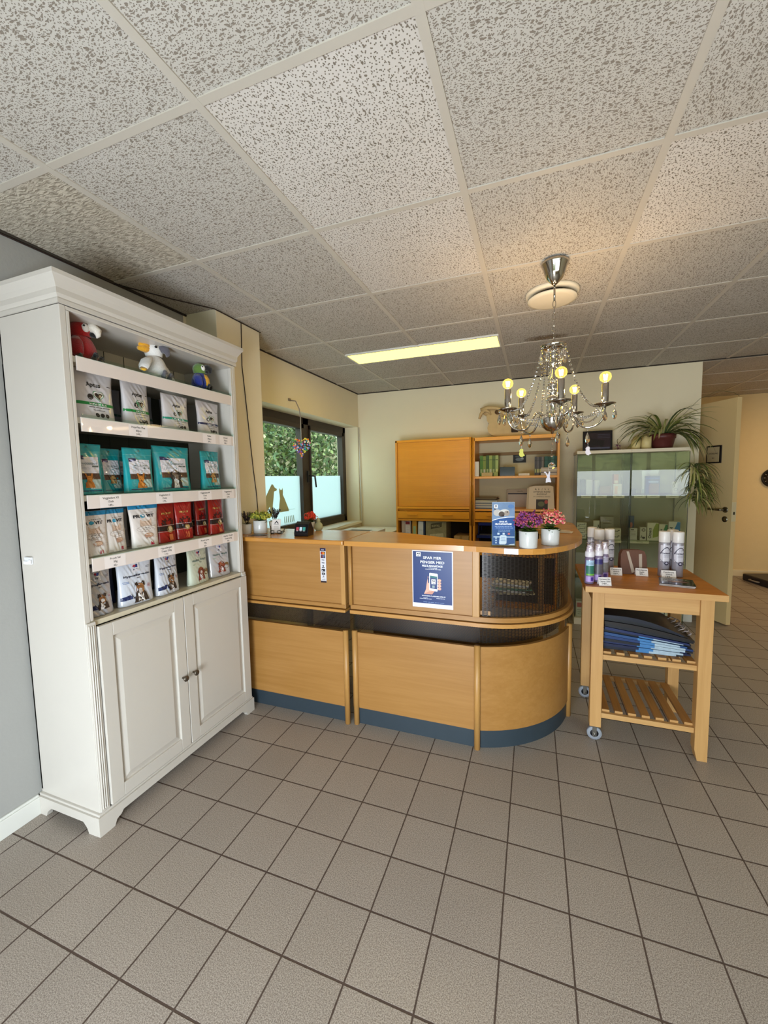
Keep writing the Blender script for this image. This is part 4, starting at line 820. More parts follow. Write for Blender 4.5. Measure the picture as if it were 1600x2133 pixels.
def art_aptus(m, W_, H, fm, band, name, sub, s=1., heart=None):
    m.text('Aptus', .0 * W_, H * .66, H * .12, DGR, fm, .001, bold=.03); m.rect(W_ * .33, W_ * .42, H * .70, H * .713, DGR, fm, .001)
    def hp(u, v, r): return [(u + r * (16 * math.sin(t) ** 3) / 17, v + r * (13 * math.cos(t) - 5 * math.cos(2 * t) - 2 * math.cos(3 * t) - math.cos(4 * t)) / 17) for t in [2 * PI * k / 28 for k in range(28)]]
    R = H * .125; m.poly(hp(W_ * .09, H * .49, R), heart or P('4f8a5e', .5), fm, .001, MX); m.poly(hp(W_ * .09, H * .492, R * .86), WHI, fm, .0014, MX); m.poly(hp(W_ * .085, H * .485, R * .66), P('50422c', .6), fm, .0018, MX); m.disc(W_ * .06, H * .51, R * .25, R * .2, P('231d18', .6), fm, .0022); m.disc(W_ * .13, H * .48, R * .2, R * .26, P('a08d6a', .6), fm, .0022)
    m.disc(-W_ * .11, H * .45, H * .058, H * .058, DGR, fm, .0026); m.disc(-W_ * .11, H * .455, H * .02, H * .03, WHI, fm, .003); m.rect(-W_ * .15, -W_ * .07, H * .418, H * .424, WHI, fm, .003)
    m.rect(-W_ * .497, W_ * .497, H * .285, H * .345, P(band, .4), fm, .0009, MX); m.text(name, W_ * .05, H * .297, H * .045, WHI, fm, .0016, wid=W_ * .40, bold=.03)
    m.lines(W_ * .05, H * .245, W_ * .55, 1, .01, H * .012, DGR, fm, .001, 3); m.lines(W_ * .05, H * .19, W_ * .34, 1, .01, H * .009, DGR, fm, .001, 8)
    for k in range(3): m.disc(W_ * (.0 + .115 * k), H * .10, H * .042, H * .042, DGR, fm, .001); m.rect(W_ * (-.025 + .115 * k), W_ * (.025 + .115 * k), H * .097, H * .103, P('9a938c', .5), fm, .0015)
def face(m, u, v, r, fm, base, ear, chest, w0=.002, kind='collie'):
    m.poly([(u - r * 1.25, v - r * 2.2), (u + r * 1.35, v - r * 2.2), (u + r * 1.05, v - r * .9), (u + r * .5, v - r * .2), (u - r * .5, v - r * .2), (u - r * .95, v - r * .9)], ear, fm, w0, MX)
    m.poly([(u - r * .55, v - r * 2.2), (u + r * .6, v - r * 2.2), (u + r * .45, v - r * .7), (u - r * .45, v - r * .7)], chest, fm, w0 + .0003, MX)
    m.disc(u, v, r * .78, r * .95, base, fm, w0 + .0006, 14)
    for s_ in (-1, 1):
        if kind == 'collie': m.poly([(u + s_ * r * .25, v + r * .62), (u + s_ * r * .95, v + r * .35), (u + s_ * r * .92, v + r * 1.05), (u + s_ * r * .5, v + r * 1.25)], ear, fm, w0 + .0009)
        elif kind == 'fox': m.poly([(u + s_ * r * .2, v + r * .6), (u + s_ * r * .8, v + r * .3), (u + s_ * r * 1.15, v + r * 1.5), (u + s_ * r * .7, v + r * 1.55)], ear, fm, w0 + .0009)
        else: m.disc(u + s_ * r * .82, v - r * .05, r * .3, r * .72, ear, fm, w0 + .0009, 10, a=s_ * .25)
        m.disc(u + s_ * r * .3, v + r * .22, r * .1, r * .1, BRD, fm, w0 + .0013, 8)
    m.disc(u, v - r * .35, r * .4, r * .42, chest, fm, w0 + .0011, 12); m.disc(u, v - r * .2, r * .15, r * .12, BRD, fm, w0 + .0015, 8); m.disc(u, v - r * .55, r * .18, r * .09, P('7a3028', .5), fm, w0 + .0015, 8)
def art_veg(m, W_, H, fm, kind):
    A = W_ * .36
    m.poly([(-W_ * .05, H * .925), (W_ * .05, H * .925), (0.0, H * .95)], DK, fm, .001); m.rect(-W_ * .49, W_ * .49, H * .845, H * .852, P('53b5b2', .2), fm, .0008, MX)
    m.rect(-A, A, H * .42, H * .74, P('cfccd2', .25, coat=.5), fm, .001, MX); m.rect(-A, A, H * .30, H * .42, P('4a3226', .25, coat=.5), fm, .001, MX); m.rect(-A * .0 + .0, A, H * .11, H * .30, P('9fb0a8', .25, coat=.5), fm, .001, MX)
    m.rect(-A, -A + W_ * .24, H * .69, H * .765, NAVY, fm, .0014); m.text('Virbac', -A + W_ * .12, H * .705, H * .035, P('8fa0d4', .4), fm, .0018)
    m.text('VEGGIEDENT', W_ * .04, H * .59, H * .05, P('50696a', .4), fm, .0016, wid=W_ * .50, bold=.02); m.rect(W_ * .12, W_ * .33, H * .54, H * .57, P('56625f', .4), fm, .0016); m.text('FR3SH', W_ * .225, H * .546, H * .02, WHI, fm, .002); m.lines(-W_ * .16, H * .56, W_ * .22, 3, H * .03, H * .008, P('6d7f7f', .4), fm, .0016, 5)
    m.rect(-A, A, H * .065, H * .08, NAVY, fm, .0012, MX)
    if kind == 'fox': face(m, -W_ * .02, H * .30, W_ * .12, fm, TAN, P('a8641f', .6), TAN, kind='fox')
    elif kind == 'black': face(m, 0, H * .36, W_ * .13, fm, P('7a6a5a', .6), P('2e2620', .6), P('c8c4bd', .6), kind='lab')
    else: face(m, 0, H * .36, W_ * .11, fm, P('b48c50', .6), P('8f6a38', .6), P('b9965c', .6), kind='lab')
def art_prov(m, W_, H, fm, red=False):
    if red:
        Y = P('b59a52', .4); m.text('PROVIT', -W_ * .0, H * .72, H * .065, Y, fm, .0012, wid=W_ * .52, bold=.03); m.text('Treats', 0, H * .66, H * .035, P('a06a58', .5), fm, .0012)
        q = random.Random(4)
        for k in range(34): m.disc(q.uniform(-.3, .3) * W_, H * q.uniform(.46, .60), W_ * .045, W_ * .03, P(q.choice(['2e0a08', '4a120c', '200806']), .5), fm, .0014 + k * .00002, 7, a=q.uniform(0, 3))
        m.rect(-W_ * .49, W_ * .49, H * .43, H * .445, P('9a938c', .5), fm, .0012, MX); m.rect(-W_ * .49, W_ * .49, H * .30, H * .42, P('190c0c', .5), fm, .0012, MX); m.rect(-W_ * .49, W_ * .49, H * .275, H * .285, P('9a938c', .5), fm, .0012, MX)
        m.disc(W_ * .1, H * .33, W_ * .15, W_ * .15, P('a6844c', .5), fm, .0018); m.disc(W_ * .1, H * .34, W_ * .09, W_ * .1, P('cab794', .5), fm, .0022); m.rect(0, W_ * .2, H * .05, H * .2, P('c26a3a', .5), fm, .0014); return
    m.rect(-W_ * .497, W_ * .497, H * .90, H * .995, P('1d7ca8', .4), fm, .0009, MX); m.lines(W_ * .05, H * .80, W_ * .5, 1, .01, H * .009, DGR, fm, .001, 3)
    K = P('23252c', .4); m.text('PR', -W_ * .40, H * .70, H * .095, K, fm, .0012, al='l', wid=W_ * .22, bold=.045); m.disc(-W_ * .075, H * .733, W_ * .085, H * .043, P('2f8fae', .4), fm, .0014); m.disc(-W_ * .06, H * .74, W_ * .04, H * .015, WHI, fm, .0018); m.text('VIT', W_ * .03, H * .70, H * .095, K, fm, .0012, al='l', wid=W_ * .30, bold=.045)
    SKT = P('a89486', .5); SK3 = P('b9907a', .5)
    def ring(u, v, ru, rv, c, w): m.disc(u, v, ru, rv, c, fm, w, 20, MX); m.disc(u, v, ru - .0012, rv - .0012, MATW, fm, w + .0004, 20, MX)
    m.poly([(-W_ * .22, H * .50), (-W_ * .2, H * .66), (-W_ * .1, H * .61), (W_ * .1, H * .61), (W_ * .2, H * .66), (W_ * .22, H * .50), (0, H * .47)], P('c5ab98', .5), fm, .0011, MX)
    for k in range(16):
        q = random.Random(k + 9); u, v = q.uniform(-.3, .35) * W_, q.uniform(.2, .62) * H; m.rect(u, u + W_ * .12, v, v + .0007, SKT, fm, .0013)
    ring(0, H * .43, W_ * .36, H * .075, SKT, .0016); m.text('BRYTER IKKE', 0, H * .445, H * .022, K, fm, .0024, wid=W_ * .34); m.text('KOSTHOLD', 0, H * .405, H * .022, K, fm, .0024, wid=W_ * .28)
    m.disc(W_ * .06, H * .27, W_ * .17, H * .06, SK3, fm, .0014); m.disc(W_ * .06, H * .275, W_ * .14, H * .045, P('c9a98e', .5), fm, .0018)
    for k in range(5): m.poly([(W_ * (-.1 + k * .07), H * .2), (W_ * (-.07 + k * .07), H * .2), (W_ * (-.08 + k * .07), H * .25)], SKT, fm, .002)
    m.rect(W_ * .10, W_ * .22, H * .035, H * .115, P('b01e3a', .4), fm, .0012); m.rect(W_ * .12, W_ * .2, H * .06, H * .068, WHI, fm, .0016); m.lines(-W_ * .34, H * .05, W_ * .16, 2, H * .03, H * .01, SKT, fm, .0012, 6); m.lines(W_ * .36, H * .06, W_ * .12, 2, H * .03, H * .01, SKT, fm, .0012, 7)
def art_hill(m, W_, H, fm, hypo=True):
    m.rect(-W_ * .12, W_ * .12, H * .72, H * .92, P('cfcbd0', .4), fm, .0012); m.rect(-W_ * .10, W_ * .10, H * .74, H * .905, WHI, fm, .0016)
    m.disc(-W_ * .04, H * .85, W_ * .04, H * .03, P('9a2a3a', .4), fm, .002); m.poly([(-W_ * .06, H * .81), (0, H * .82), (W_ * .06, H * .81), (W_ * .07, H * .88), (W_ * .02, H * .89), (-W_ * .01, H * .84)], P('283a7c', .4), fm, .0022); m.text("Hill's", 0, H * .755, H * .05, LOGO, fm, .002, wid=W_ * .15)
    if hypo:
        m.text('Hypoallergenic', W_ * .02, H * .62, H * .065, LOGO, fm, .0014, wid=W_ * .78, bold=.03); m.text('TREATS', W_ * .05, H * .565, H * .03, LOGO, fm, .0014)
        m.poly([(-W_ * .48, H * .12), (-W_ * .1, H * .14), (-W_ * .2, H * .24), (-W_ * .48, H * .20)], NAVY, fm, .001, MX); m.disc(W_ * .33, H * .36, W_ * .055, W_ * .055, P('b89aa0', .4), fm, .0012); m.text('7', W_ * .33, H * .345, H * .04, LOGO, fm, .0016)
        face(m, W_ * .05, H * .33, W_ * .16, fm, P('8a5c34', .6), P('35251a', .6), P('cfc8c4', .5))
        m.lines(-W_ * .33, H * .52, W_ * .18, 2, H * .03, H * .012, P('4a6aa0', .5), fm, .0012, 6)
    else:
        m.text('Healthy Weight', W_ * .02, H * .62, H * .075, P('4f6660', .4), fm, .0014, wid=W_ * .72, bold=.02); m.text('TREATS', W_ * .05, H * .565, H * .03, P('4f6660', .4), fm, .0014); m.text('LIGHT', -W_ * .28, H * .53, H * .03, P('4f8a4a', .4), fm, .0014)
        m.disc(W_ * .28, H * .28, W_ * .13, H * .09, P('7a5a2e', .5), fm, .0012); face(m, W_ * .0, H * .34, W_ * .14, fm, P('8f4e34', .6), P('7a3424', .6), P('cfc6c4', .5), kind='lab')
    m.lines(W_ * .36, H * .80, W_ * .14, 2, H * .03, H * .008, LOGO, fm, .0012, 9)
def bag(x, y, z, rz=0., rx=0., H=.2, Wd=.15, D=.07, mat=FOILW, art=None, label='', group=None, seed=0, name='treat_bag', **k):
    m = MB(); fm = pouch(m, Wd, H, D, mat, seed, **k)
    if art: art(m, Wd, H, fm)
    o = m.build(name, org=(0, 0, 0)); o.location = (x, y, z + .001); o.rotation_euler = (rx, 0, PI / 2 + rz); return tag(o, label, 'bag of pet treats', group)
G1, G2_, G3, G4 = 'white supplement bags on the second shelf', 'teal dental chew bags on the third shelf', 'treat bags on the fourth shelf', 'treat bags on the cabinet deck'
z = 1.641
bag(-1.67, 1.153, z, 0, 0, .20, .178, .07, art=lambda m, w, h, f: art_aptus(m, w, h, f, '15803a', 'HOP-FLEX PLUS', 0), label='large white bag with green band, leftmost on the second shelf', group=G1, seed=1, topw=1.02)
bag(-1.67, 1.345, z, .12, 0, .195, .145, .06, art=lambda m, w, h, f: art_aptus(m, w, h, f, '15803a', 'HOP-FLEX PLUS', 0), label='white bag with green band, second from the left on the second shelf', group=G1, seed=2)
bag(-1.66, 1.548, z, .05, 0, .17, .165, .05, art=lambda m, w, h, f: art_aptus(m, w, h, f, '178a72', 'RELAX', 0), label='white bag with teal band and hang hole on the second shelf', group=G1, seed=3)
bag(-1.67, 1.772, z, .08, 0, .175, .16, .05, art=lambda m, w, h, f: art_aptus(m, w, h, f, '1c2450', 'DENTAL', 0), label='white bag with dark blue band, rightmost on the second shelf', group=G1, seed=4, topw=1.12)
for k, (yy, lb) in enumerate(((1.30, 'grey shaded bag in the back row behind the first gap on the second shelf'), (1.465, 'grey bag in the back row between the green and teal banded bags'), (1.66, 'dark grey bag in the back row left of the blue banded bag'))):
    bag(-1.80, yy, z, 0, 0, .17, .15, .06, art=lambda m, w, h, f: m.rect(-w * .49, w * .49, h * .285, h * .345, P('12463a', .5), f, .0009, MX), mat=GREYB, label=lb, group=G1, seed=20 + k)
z = 1.346
V = lambda kd: (lambda m, w, h, f: art_veg(m, w, h, f, kd))
bag(-1.66, 1.104, z, 0, 0, .20, .125, .05, TEAL, V('fox'), 'teal bag with a fox-like dog, leftmost on the third shelf', G2_, 31)
bag(-1.78, 1.175, z, -.15, 0, .19, .11, .05, P('12688e', .3, coat=.4), V('x'), 'blue bag half hidden behind the leftmost teal bag', G2_, 32)
bag(-1.71, 1.235, z, .1, 0, .19, .11, .045, TEAL, V('x'), 'teal bag half hidden, second row left of the small dog bag', G2_, 33)
bag(-1.76, 1.30, z, .1, 0, .19, .12, .05, TEAL, V('x'), 'teal bag in the back row behind the fox-like dog bag with glossy window', G2_, 34)
bag(-1.655, 1.325, z, 0, 0, .195, .145, .05, TEAL, V('fox'), 'teal bag with a fox-like dog and glossy window, middle of the third shelf', G2_, 35)
bag(-1.67, 1.52, z, 0, 0, .215, .215, .06, TEAL, V('black'), 'widest teal bag, with a dark spotted dog, on the third shelf', G2_, 36)
bag(-1.66, 1.76, z, .1, 0, .205, .15, .05, TEAL, V('gold'), 'teal bag with a golden dog, rightmost on the third shelf', G2_, 37, wr=.004)
z = 1.101
bag(-1.655, 1.108, z, 0, 0, .18, .112, .045, MATW, art_prov, 'white bag with blue top and cat drawing, leftmost on the fourth shelf', G3, 41, topw=1.06)
bag(-1.665, 1.205, z, .12, 0, .18, .10, .04, MATW, art_prov, 'white bag with blue top, second from the left on the fourth shelf', G3, 42)
bag(-1.655, 1.337, z, 0, 0, .19, .13, .045, MATW, art_prov, 'white bag with blue top, standing left of the red bags', G3, 43, topw=1.15)
bag(-1.75, 1.27, z, 0, 0, .19, .12, .045, P('a9a19c', .5), art_prov, 'pale bag with blue top in the back row between the white bags', G3, 44)
R_ = lambda m, w, h, f: art_prov(m, w, h, f, True)
bag(-1.67, 1.462, z, .1, 0, .187, .115, .045, REDF, R_, 'red treat bag standing first to the right of the white ones', G3, 45)
bag(-1.67, 1.57, z, -.2, 0, .187, .095, .045, REDF, R_, 'red treat bag turned slightly, second of the red row', G3, 46)
bag(-1.74, 1.66, z, -.1, 0, .187, .095, .045, P('5a0e0c', .4), R_, 'dark red bag in the back row in the middle of the red row', G3, 47)
bag(-1.70, 1.715, z, .1, 0, .187, .09, .045, REDF, R_, 'red treat bag half hidden behind the rightmost one', G3, 48)
bag(-1.655, 1.778, z, .1, 0, .19, .12, .045, REDF, R_, 'red treat bag, rightmost on the fourth shelf', G3, 49)
z = .859
Hy = lambda m, w, h, f: art_hill(m, w, h, f, True)
Hw = lambda m, w, h, f: art_hill(m, w, h, f, False)
bag(-1.66, 1.108, z, 0, 0, .195, .118, .06, FOILS, Hy, 'silver bag with a brown collie dog, leftmost on the cabinet deck', G4, 51, wr=.004)
bag(-1.66, 1.275, z, -.05, 0, .195, .162, .06, P('c4c7d0', .22, coat=.5), Hy, 'white bag with a brown collie dog, second from the left on the cabinet deck', G4, 52, wr=.0035)
bag(-1.66, 1.44, z, .12, 0, .195, .14, .06, P('c4c7d0', .22, coat=.5), Hy, 'white bag with a collie dog, in the middle of the cabinet deck', G4, 53, wr=.004)
bag(-1.66, 1.633, z, .15, 0, .19, .155, .055, P('bfc6b4', .25, coat=.5), Hw, 'pale green bag with a brown puppy on the cabinet deck', G4, 54)
bag(-1.67, 1.798, z, -.1, 0, .19, .145, .055, P('b9b6b8', .22, metal=.2, coat=.5), Hw, 'grey bag with a brown puppy, rightmost on the cabinet deck', G4, 55, wr=.004)
for k, (yy, lb) in enumerate(((1.19, 'dark blue bag in the back row behind the leftmost silver bag'), (1.365, 'dark blue bag in the back row between the two white collie bags'), (1.53, 'dark bag in the back row left of the pale green bag'))):
    bag(-1.77, yy, z, 0, 0, .19, .14, .06, P('2b3150', .35, coat=.3), None, lb, G4, 60 + k)

# ================================================================== PLUSH PARROTS ON THE TOP SHELF
def plush(name, label, loc, rz, s, body, headc, beak, wing, wingtip, belly=None, crest=None, facec=None, feet='6a666a', tail=None, spread=0.):
    t = thing(name, label, 'soft toy', loc, rz, None); t.scale = (s, s, s)
    F_ = lambda c: P(c, .95, noise=.12, nscale=120, bump=.6, bscale=220, sheen=.4)
    m = MB(); bm_ = F_(body); m.lathe([(0, 0), (.04, .002), (.058, .02), (.062, .045), (.056, .075), (.044, .10), (.034, .112)], bm_, 22, scl=(1, .9), cap=False)
    m.lathe([(.034, .112), (.038, .125), (.041, .142), (.037, .16), (.024, .174), (.010, .179), (0, .180)], F_(headc), 22, scl=(1, 1.05), cap=False); m.build('body', t)
    if belly: m = MB(); m.lathe([(0, 0.0), (.038, .01), (.050, .04), (.044, .08), (.030, .105), (0, .11)], F_(belly), 16, c=(0, -.014, 0), scl=(.9, .98)); m.build('belly', t)
    if facec:
        m = MB()
        for sx in (-1, 1): m.blob((sx * .019, -.025, .145), (.018, .016, .02), F_(facec), 12)
        m.build('face_patch', t)
    m = MB(); bk = F_(beak[0]); m.tube([(0, -.030, .150), (0, -.050, .152), (0, -.064, .140), (0, -.066, .122), (0, -.060, .112)], [.019, .022, .018, .010, .002], bk, 12)
    if len(beak) > 1: m.tube([(0, -.036, .128), (0, -.050, .124), (0, -.056, .114)], [.012, .011, .003], F_(beak[1]), 10)
    m.build('beak', t)
    for sx in (-1, 1):
        m = MB(); ex, ey, ez = sx * .033, -.028, .152; m.blob((ex, ey, ez), .0062 if facec is None else .005, P('0d0b0a', .15), 10); m.build('eye', t)
        m = MB(); x0 = sx * .05; o_ = spread
        pts = [(sx * .046, 0, .10), (sx * (.066 + o_ * .3), -.004, .075), (sx * (.074 + o_ * .8), -.010, .045), (sx * (.080 + o_ * 1.3), -.020, .02), (sx * (.074 + o_ * 1.7), -.030, .010)]
        m.tube(pts[:4], [.012, .026, .026, .018], F_(wing), 12, flatt=.5); m.tube(pts[3:], [.018, .006], F_(wingtip), 12, flatt=.5); m.build('wing', t)
        m = MB(); fc = F_(feet)
        for dx in (-.012, 0, .012): m.tube([(sx * .030, -.056, .02), (sx * .030 + dx * .8, -.066, .035 if dx else .042)], [.009, .007], fc, 8)
        m.blob((sx * .030, -.055, .014), (.013, .011, .014), fc, 10); m.build('foot', t)
    if crest:
        m = MB(); cm = F_(crest)
        for k in range(4): e = k * .011; m.tube([(-.014, .004, .146 + e * .7), (-.048 + k * .003, .020, .140 + e * 1.3), (-.078 + k * .009, .034, .134 + e * 2.1)], [.014, .019, .008], cm, 8, flatt=1)
        m.build('crest', t)
    if tail: m = MB(); m.tube([(0, .05, .03), (.0, .085, .02), (0, .12, .012)], [.02, .018, .008], F_(tail), 10, flatt=.5); m.build('tail', t)
    return t
plush('plush_parrot', 'red plush parrot with a white face, leftmost on the top shelf of the bookcase', (-1.70, 1.152, 1.867), PI / 2 + .6, .92, '9c1010', 'a51414', ('d8cfc2', '15110f'), '8a0e0e', '1c3a2a', facec='e4ddd6', feet='16191c', tail='1a1d22')
plush('plush_cockatoo', 'white plush cockatoo with a yellow crest, in the middle of the top shelf', (-1.68, 1.468, 1.867), PI / 2 + .40, .95, 'd9d6d2', 'e0ddd9', ('55525a',), 'd9d6d2', 'dba820', crest='d99a1c', feet='5f5c62', spread=.05)
plush('plush_parrot', 'small blue and yellow plush parrot, rightmost on the top shelf', (-1.67, 1.735, 1.867), PI / 2 + .5, .80, '1c2f86', '5a7a34', ('131212', '131212'), '1b2c84', '14204f', belly='e0a813', facec='e0ddd6', feet='17171b', tail='16204e')
# ================================================================== PLANTS AND ITEMS ON THE COUNTER
PW = P('d8d0c4', .25, coat=.3, name='white_ceramic'); PG = P('c9c9c6', .28, coat=.3, name='grey_white_ceramic'); SOIL = P('3a2a1e', .9)
def pot(t, r0, r1, h, mat, square=False):
    m = MB(); m.lathe([(r0 * .96, 0), (r0, .003), (r1, h - .002), (r1 - .001, h), (r1 - .004, h), (r1 - .005, h - .012), (0, h - .014)], mat, 32); m.build('pot', t)
    m = MB(); m.lathe([(r1 - .005, h - .013), (0, h - .006)], SOIL, 16, cap=False); m.build('soil', t)
def leafblade(m, p0, d, L, w, mat, droop=.5, seg=5, fold=.2):
    """curved tapering blade"""
    p = Vector(p0); d = Vector(d).normalized(); side = d.cross(Vector((0, 0, 1)))
    side = side.normalized() if side.length > 1e-3 else Vector((1, 0, 0)); vs = []; fs = []
    for k in range(seg + 1):
        t = k / seg; ww = w * (math.sin(PI * min(1, .12 + t * .88)) ** .7) if k < seg else .0002
        nrm = side.cross(d).normalized(); vs += [p - side * ww / 2 + nrm * ww * fold, p - nrm * 0, p + side * ww / 2 + nrm * ww * fold]
        d = (d + Vector((0, 0, -droop / seg))).normalized(); p = p + d * (L / seg)
    for k in range(seg):
        a = 3 * k; fs += [(a, a + 1, a + 4, a + 3), (a + 1, a + 2, a + 5, a + 4)]
    m.add(vs, fs, mat, True)
def flowerpot(name, lb, loc, r, h, pm, kind, fr, fh, seed, cat='potted plant', group=None):
    q = random.Random(seed); t = thing(name, lb, cat, loc, 0, group); pot(t, r[0], r[1], h, pm)
    st = MB(); fl = MB(); lv = MB(); GRN = [P('4f6e1e', .6), P('2f4f18', .6), P('6c8c2a', .6)]
    if kind == 'heather':
        cs = [P(c, .7) for c in q.cols] if hasattr(q, 'cols') else None
    if kind[0] == 'bush':
        cm = [P(c, .75) for c in kind[1]]; GS = P('54602a', .7)
        for k in range(kind[2]):
            a = q.uniform(0, 6.28); e = q.uniform(.15, 1) ** .6; rr_ = fr * math.sin(e * PI / 2) * q.uniform(.75, 1); z = h + fh * (.35 + .65 * math.cos(e * PI / 2)) * q.uniform(.85, 1.03)
            tip = Vector((rr_ * math.cos(a), rr_ * math.sin(a), z)); st.tube([(0, 0, h - .01), tuple(Vector((tip.x * .5, tip.y * .5, h + (z - h) * .6))), tuple(tip)], .0008, GS, 3)
            for j in range(kind[3]): fl.blob(tip + Vector((q.gauss(0, 1), q.gauss(0, 1), q.gauss(0, .8))) * kind[4], q.uniform(.8, 1.3) * kind[5], q.choice(cm), 5, m=3, smooth=False)
        for k in range(kind[6]):
            a = q.uniform(0, 6.28); leafblade(lv, (0, 0, h - .005), (math.cos(a), math.sin(a), q.uniform(.1, .8)), fr * q.uniform(.6, 1.05), kind[7], q.choice(GRN), .5)
    elif kind[0] == 'spike':
        cm = [P(c, .7) for c in kind[1]]
        for k in range(kind[2]):
            a = 2 * PI * k / kind[2] + q.uniform(-.3, .3); e = q.uniform(.1, .75); tip = Vector((math.cos(a) * fr * e * 1.2, math.sin(a) * fr * e * 1.2, h + fh * (1.02 - e * .35)))
            st.tube([(0, 0, h - .01), tuple(tip)], .0012, P('4a4a3a', .7), 4)
            for j in range(34):
                u = .25 + .75 * j / 34; p = Vector((tip.x * u, tip.y * u, h + (tip.z - h) * u)); b_ = q.uniform(0, 6.28)
                leafblade(fl, p, (math.cos(b_), math.sin(b_), .9), .016 * (1.25 - u * .6), .005, q.choice(cm), .1, 2)
        for k in range(kind[3]): a = q.uniform(0, 6.28); leafblade(lv, (0, 0, h - .005), (math.cos(a), math.sin(a), .7), fr * .8, .008, P('4a4238', .7), .5)
    st.build('stems', t); fl.build('blossom', t)
    if lv.v: lv.build('leaves', t)
    return t
zc = 1.0565
GP = 'small potted artificial plants on the left counter'
flowerpot('potted_plant', 'purple heather-like plant in a white pot, nearest the white bookcase', (-1.700, 2.088, zc), (.026, .031), .062, PW, ('spike', ['3f2c3c', '52384c', '2d2430'], 9, 8), .055, .085, 1, group=GP)
flowerpot('potted_plant', 'yellow-green domed plant in the widest white pot on the left counter', (-1.628, 2.128, zc), (.042, .043), .082, PG, ('bush', ['a8a437', '8c9430', 'c2bb4c', '6d7a2a'], 150, 3, .006, .0042, 20, .01), .066, .055, 2, group=GP)
flowerpot('potted_plant', 'dark purple spiky plant in a white pot behind the card holder', (-1.60, 2.24, zc), (.029, .036), .065, PW, ('spike', ['2a2030', '3a2b3e', '1f1a24'], 10, 8), .06, .09, 3, group=GP)
flowerpot('potted_plant', 'coral red flowering plant in a small pot behind the card terminal', (-1.385, 2.33, zc), (.024, .03), .055, PW, ('bush', ['e2402c', 'f05a3c', 'c8301f'], 70, 4, .005, .004, 14, .01), .036, .072, 4, group=GP)
GPP = 'potted flowers on the rounded counter'
BK7 = 130
flowerpot('potted_flowers', 'purple and magenta flowers in a white cylinder pot beside the brochure holder', (-.026, 1.988, zc), (.0405, .042), .078, PG, ('bush', ['8a2f62', '6f2a6c', 'a5406f', '7a3a7a', 'b0585a'], BK7, 4, .006, .0042, 34, .016), .058, .092, 5, group=GPP)
flowerpot('potted_flowers', 'pink and salmon flowers in a white cylinder pot near the counter corner', (.072, 2.10, zc), (.0405, .042), .078, PG, ('bush', ['d9586c', 'e07a62', 'e8a684', 'd0485a', 'dfb79a'], BK7, 4, .006, .0042, 34, .016), .058, .092, 6, group=GPP)
# card holder with business card
t = thing('card_holder', 'black wire business card holder with a white card on the left counter', 'card holder', (-1.515, 2.14, zc), .25); BKW_ = P('14110f', .35)
m = MB()
for sx in (-1, 1): m.tube([(sx * .045, .02, .03), (sx * .04, .0, .004), (sx * .03, -.02, .002), (sx * .012, -.022, .004), (sx * .01, -.02, .018), (sx * .03, -.018, .02), (sx * .036, -.01, .006)], .0022, BKW_, 6)
m.tube([(-.045, .02, .03), (-.05, .025, .045)], .0022, BKW_, 6); m.tube([(.045, .02, .03), (.05, .025, .045)], .0022, BKW_, 6); m.tube([(-.04, .0, .004), (.04, .0, .004)], .0022, BKW_, 6); m.tube([(-.045, .02, .012), (.045, .02, .012)], .0022, BKW_, 6); m.build('wire_frame', t)
o = thing('business_card', 'white business card with a black peaked logo standing in the wire holder', 'card', (-1.518, 2.133, zc + .006), .25, rx=-.3); m = MB(); m.box(-.028, .028, -.0006, .0006, 0, .085, P('ded7d2', .5)); fm = flat((0, -.0006, 0), (1, 0, 0), (0, 0, 1), (0, -1, 0))
m.poly([(-.014, .058), (0, .075), (.002, .075), (.016, .058), (.008, .058), (.001, .068), (-.006, .058)], INK, fm); m.text('Veterinær', 0, .051, .006, INK, fm, wid=.036); m.lines(0, .038, .03, 3, .008, .0018, P('77706c', .5), fm, .0006, 2); m.build('card', o)
m = MB(); m.box(-1.63, -1.545, 2.01, 2.07, zc, zc + .002, P('6a5a4c', .4)); m.box(-1.60, -1.53, 2.02, 2.075, zc + .002, zc + .003, P('4a4340', .4)); tag(m.build('leaflet'), 'flat dark leaflet lying on the left counter before the green plant', 'leaflet')
# card terminal
t = thing('card_terminal', 'black card payment terminal with small coloured icons on the left counter', 'card terminal', (-1.295, 2.10, zc), .12); TB_ = P('17161a', .3)
m = MB(); m.prism([(-.04, 0), (.045, 0), (.042, .04), (.01, .085), (-.022, .07), (-.042, .02)], -.043, .043, TB_, lambda a, b, c: (c, a, b)); m.build('housing', t, bevel=.004)
m = MB(); m.T = Matrix.Translation((0, -.0345, .0455)) @ Matrix.Rotation(-.35, 4, 'X'); m.box(-.036, .036, -.004, .001, -.022, .024, P('0d0e12', .1))
for k, c in enumerate(('b04a56', 'c9d4e0', '3c8f86')): m.box(-.029 + k * .021, -.013 + k * .021, -.005, -.003, -.012, .008, P(c, .3)); m.box(-.027 + k * .021, -.015 + k * .021, -.0055, -.003, -.016, -.014, P('d8d8d8', .3))
m.build('screen', t)
m = MB(); m.lathe([(.018, 0), (.025, .01), (.028, .025), (.024, .042), (.014, .052), (.010, .055), (.013, .060), (.012, .070), (.004, .077), (.003, .083), (0, .084)], P('b9bd94', .4, noise=.05, nscale=40), 24, c=(-1.34, 2.39, .0)); 
o = m.build('figurine', org=(-1.34, 2.39, 0)); o.location = (-1.327, 2.335, zc); tag(o, 'pale green pear-shaped ceramic figurine beside the coral red plant', 'figurine')
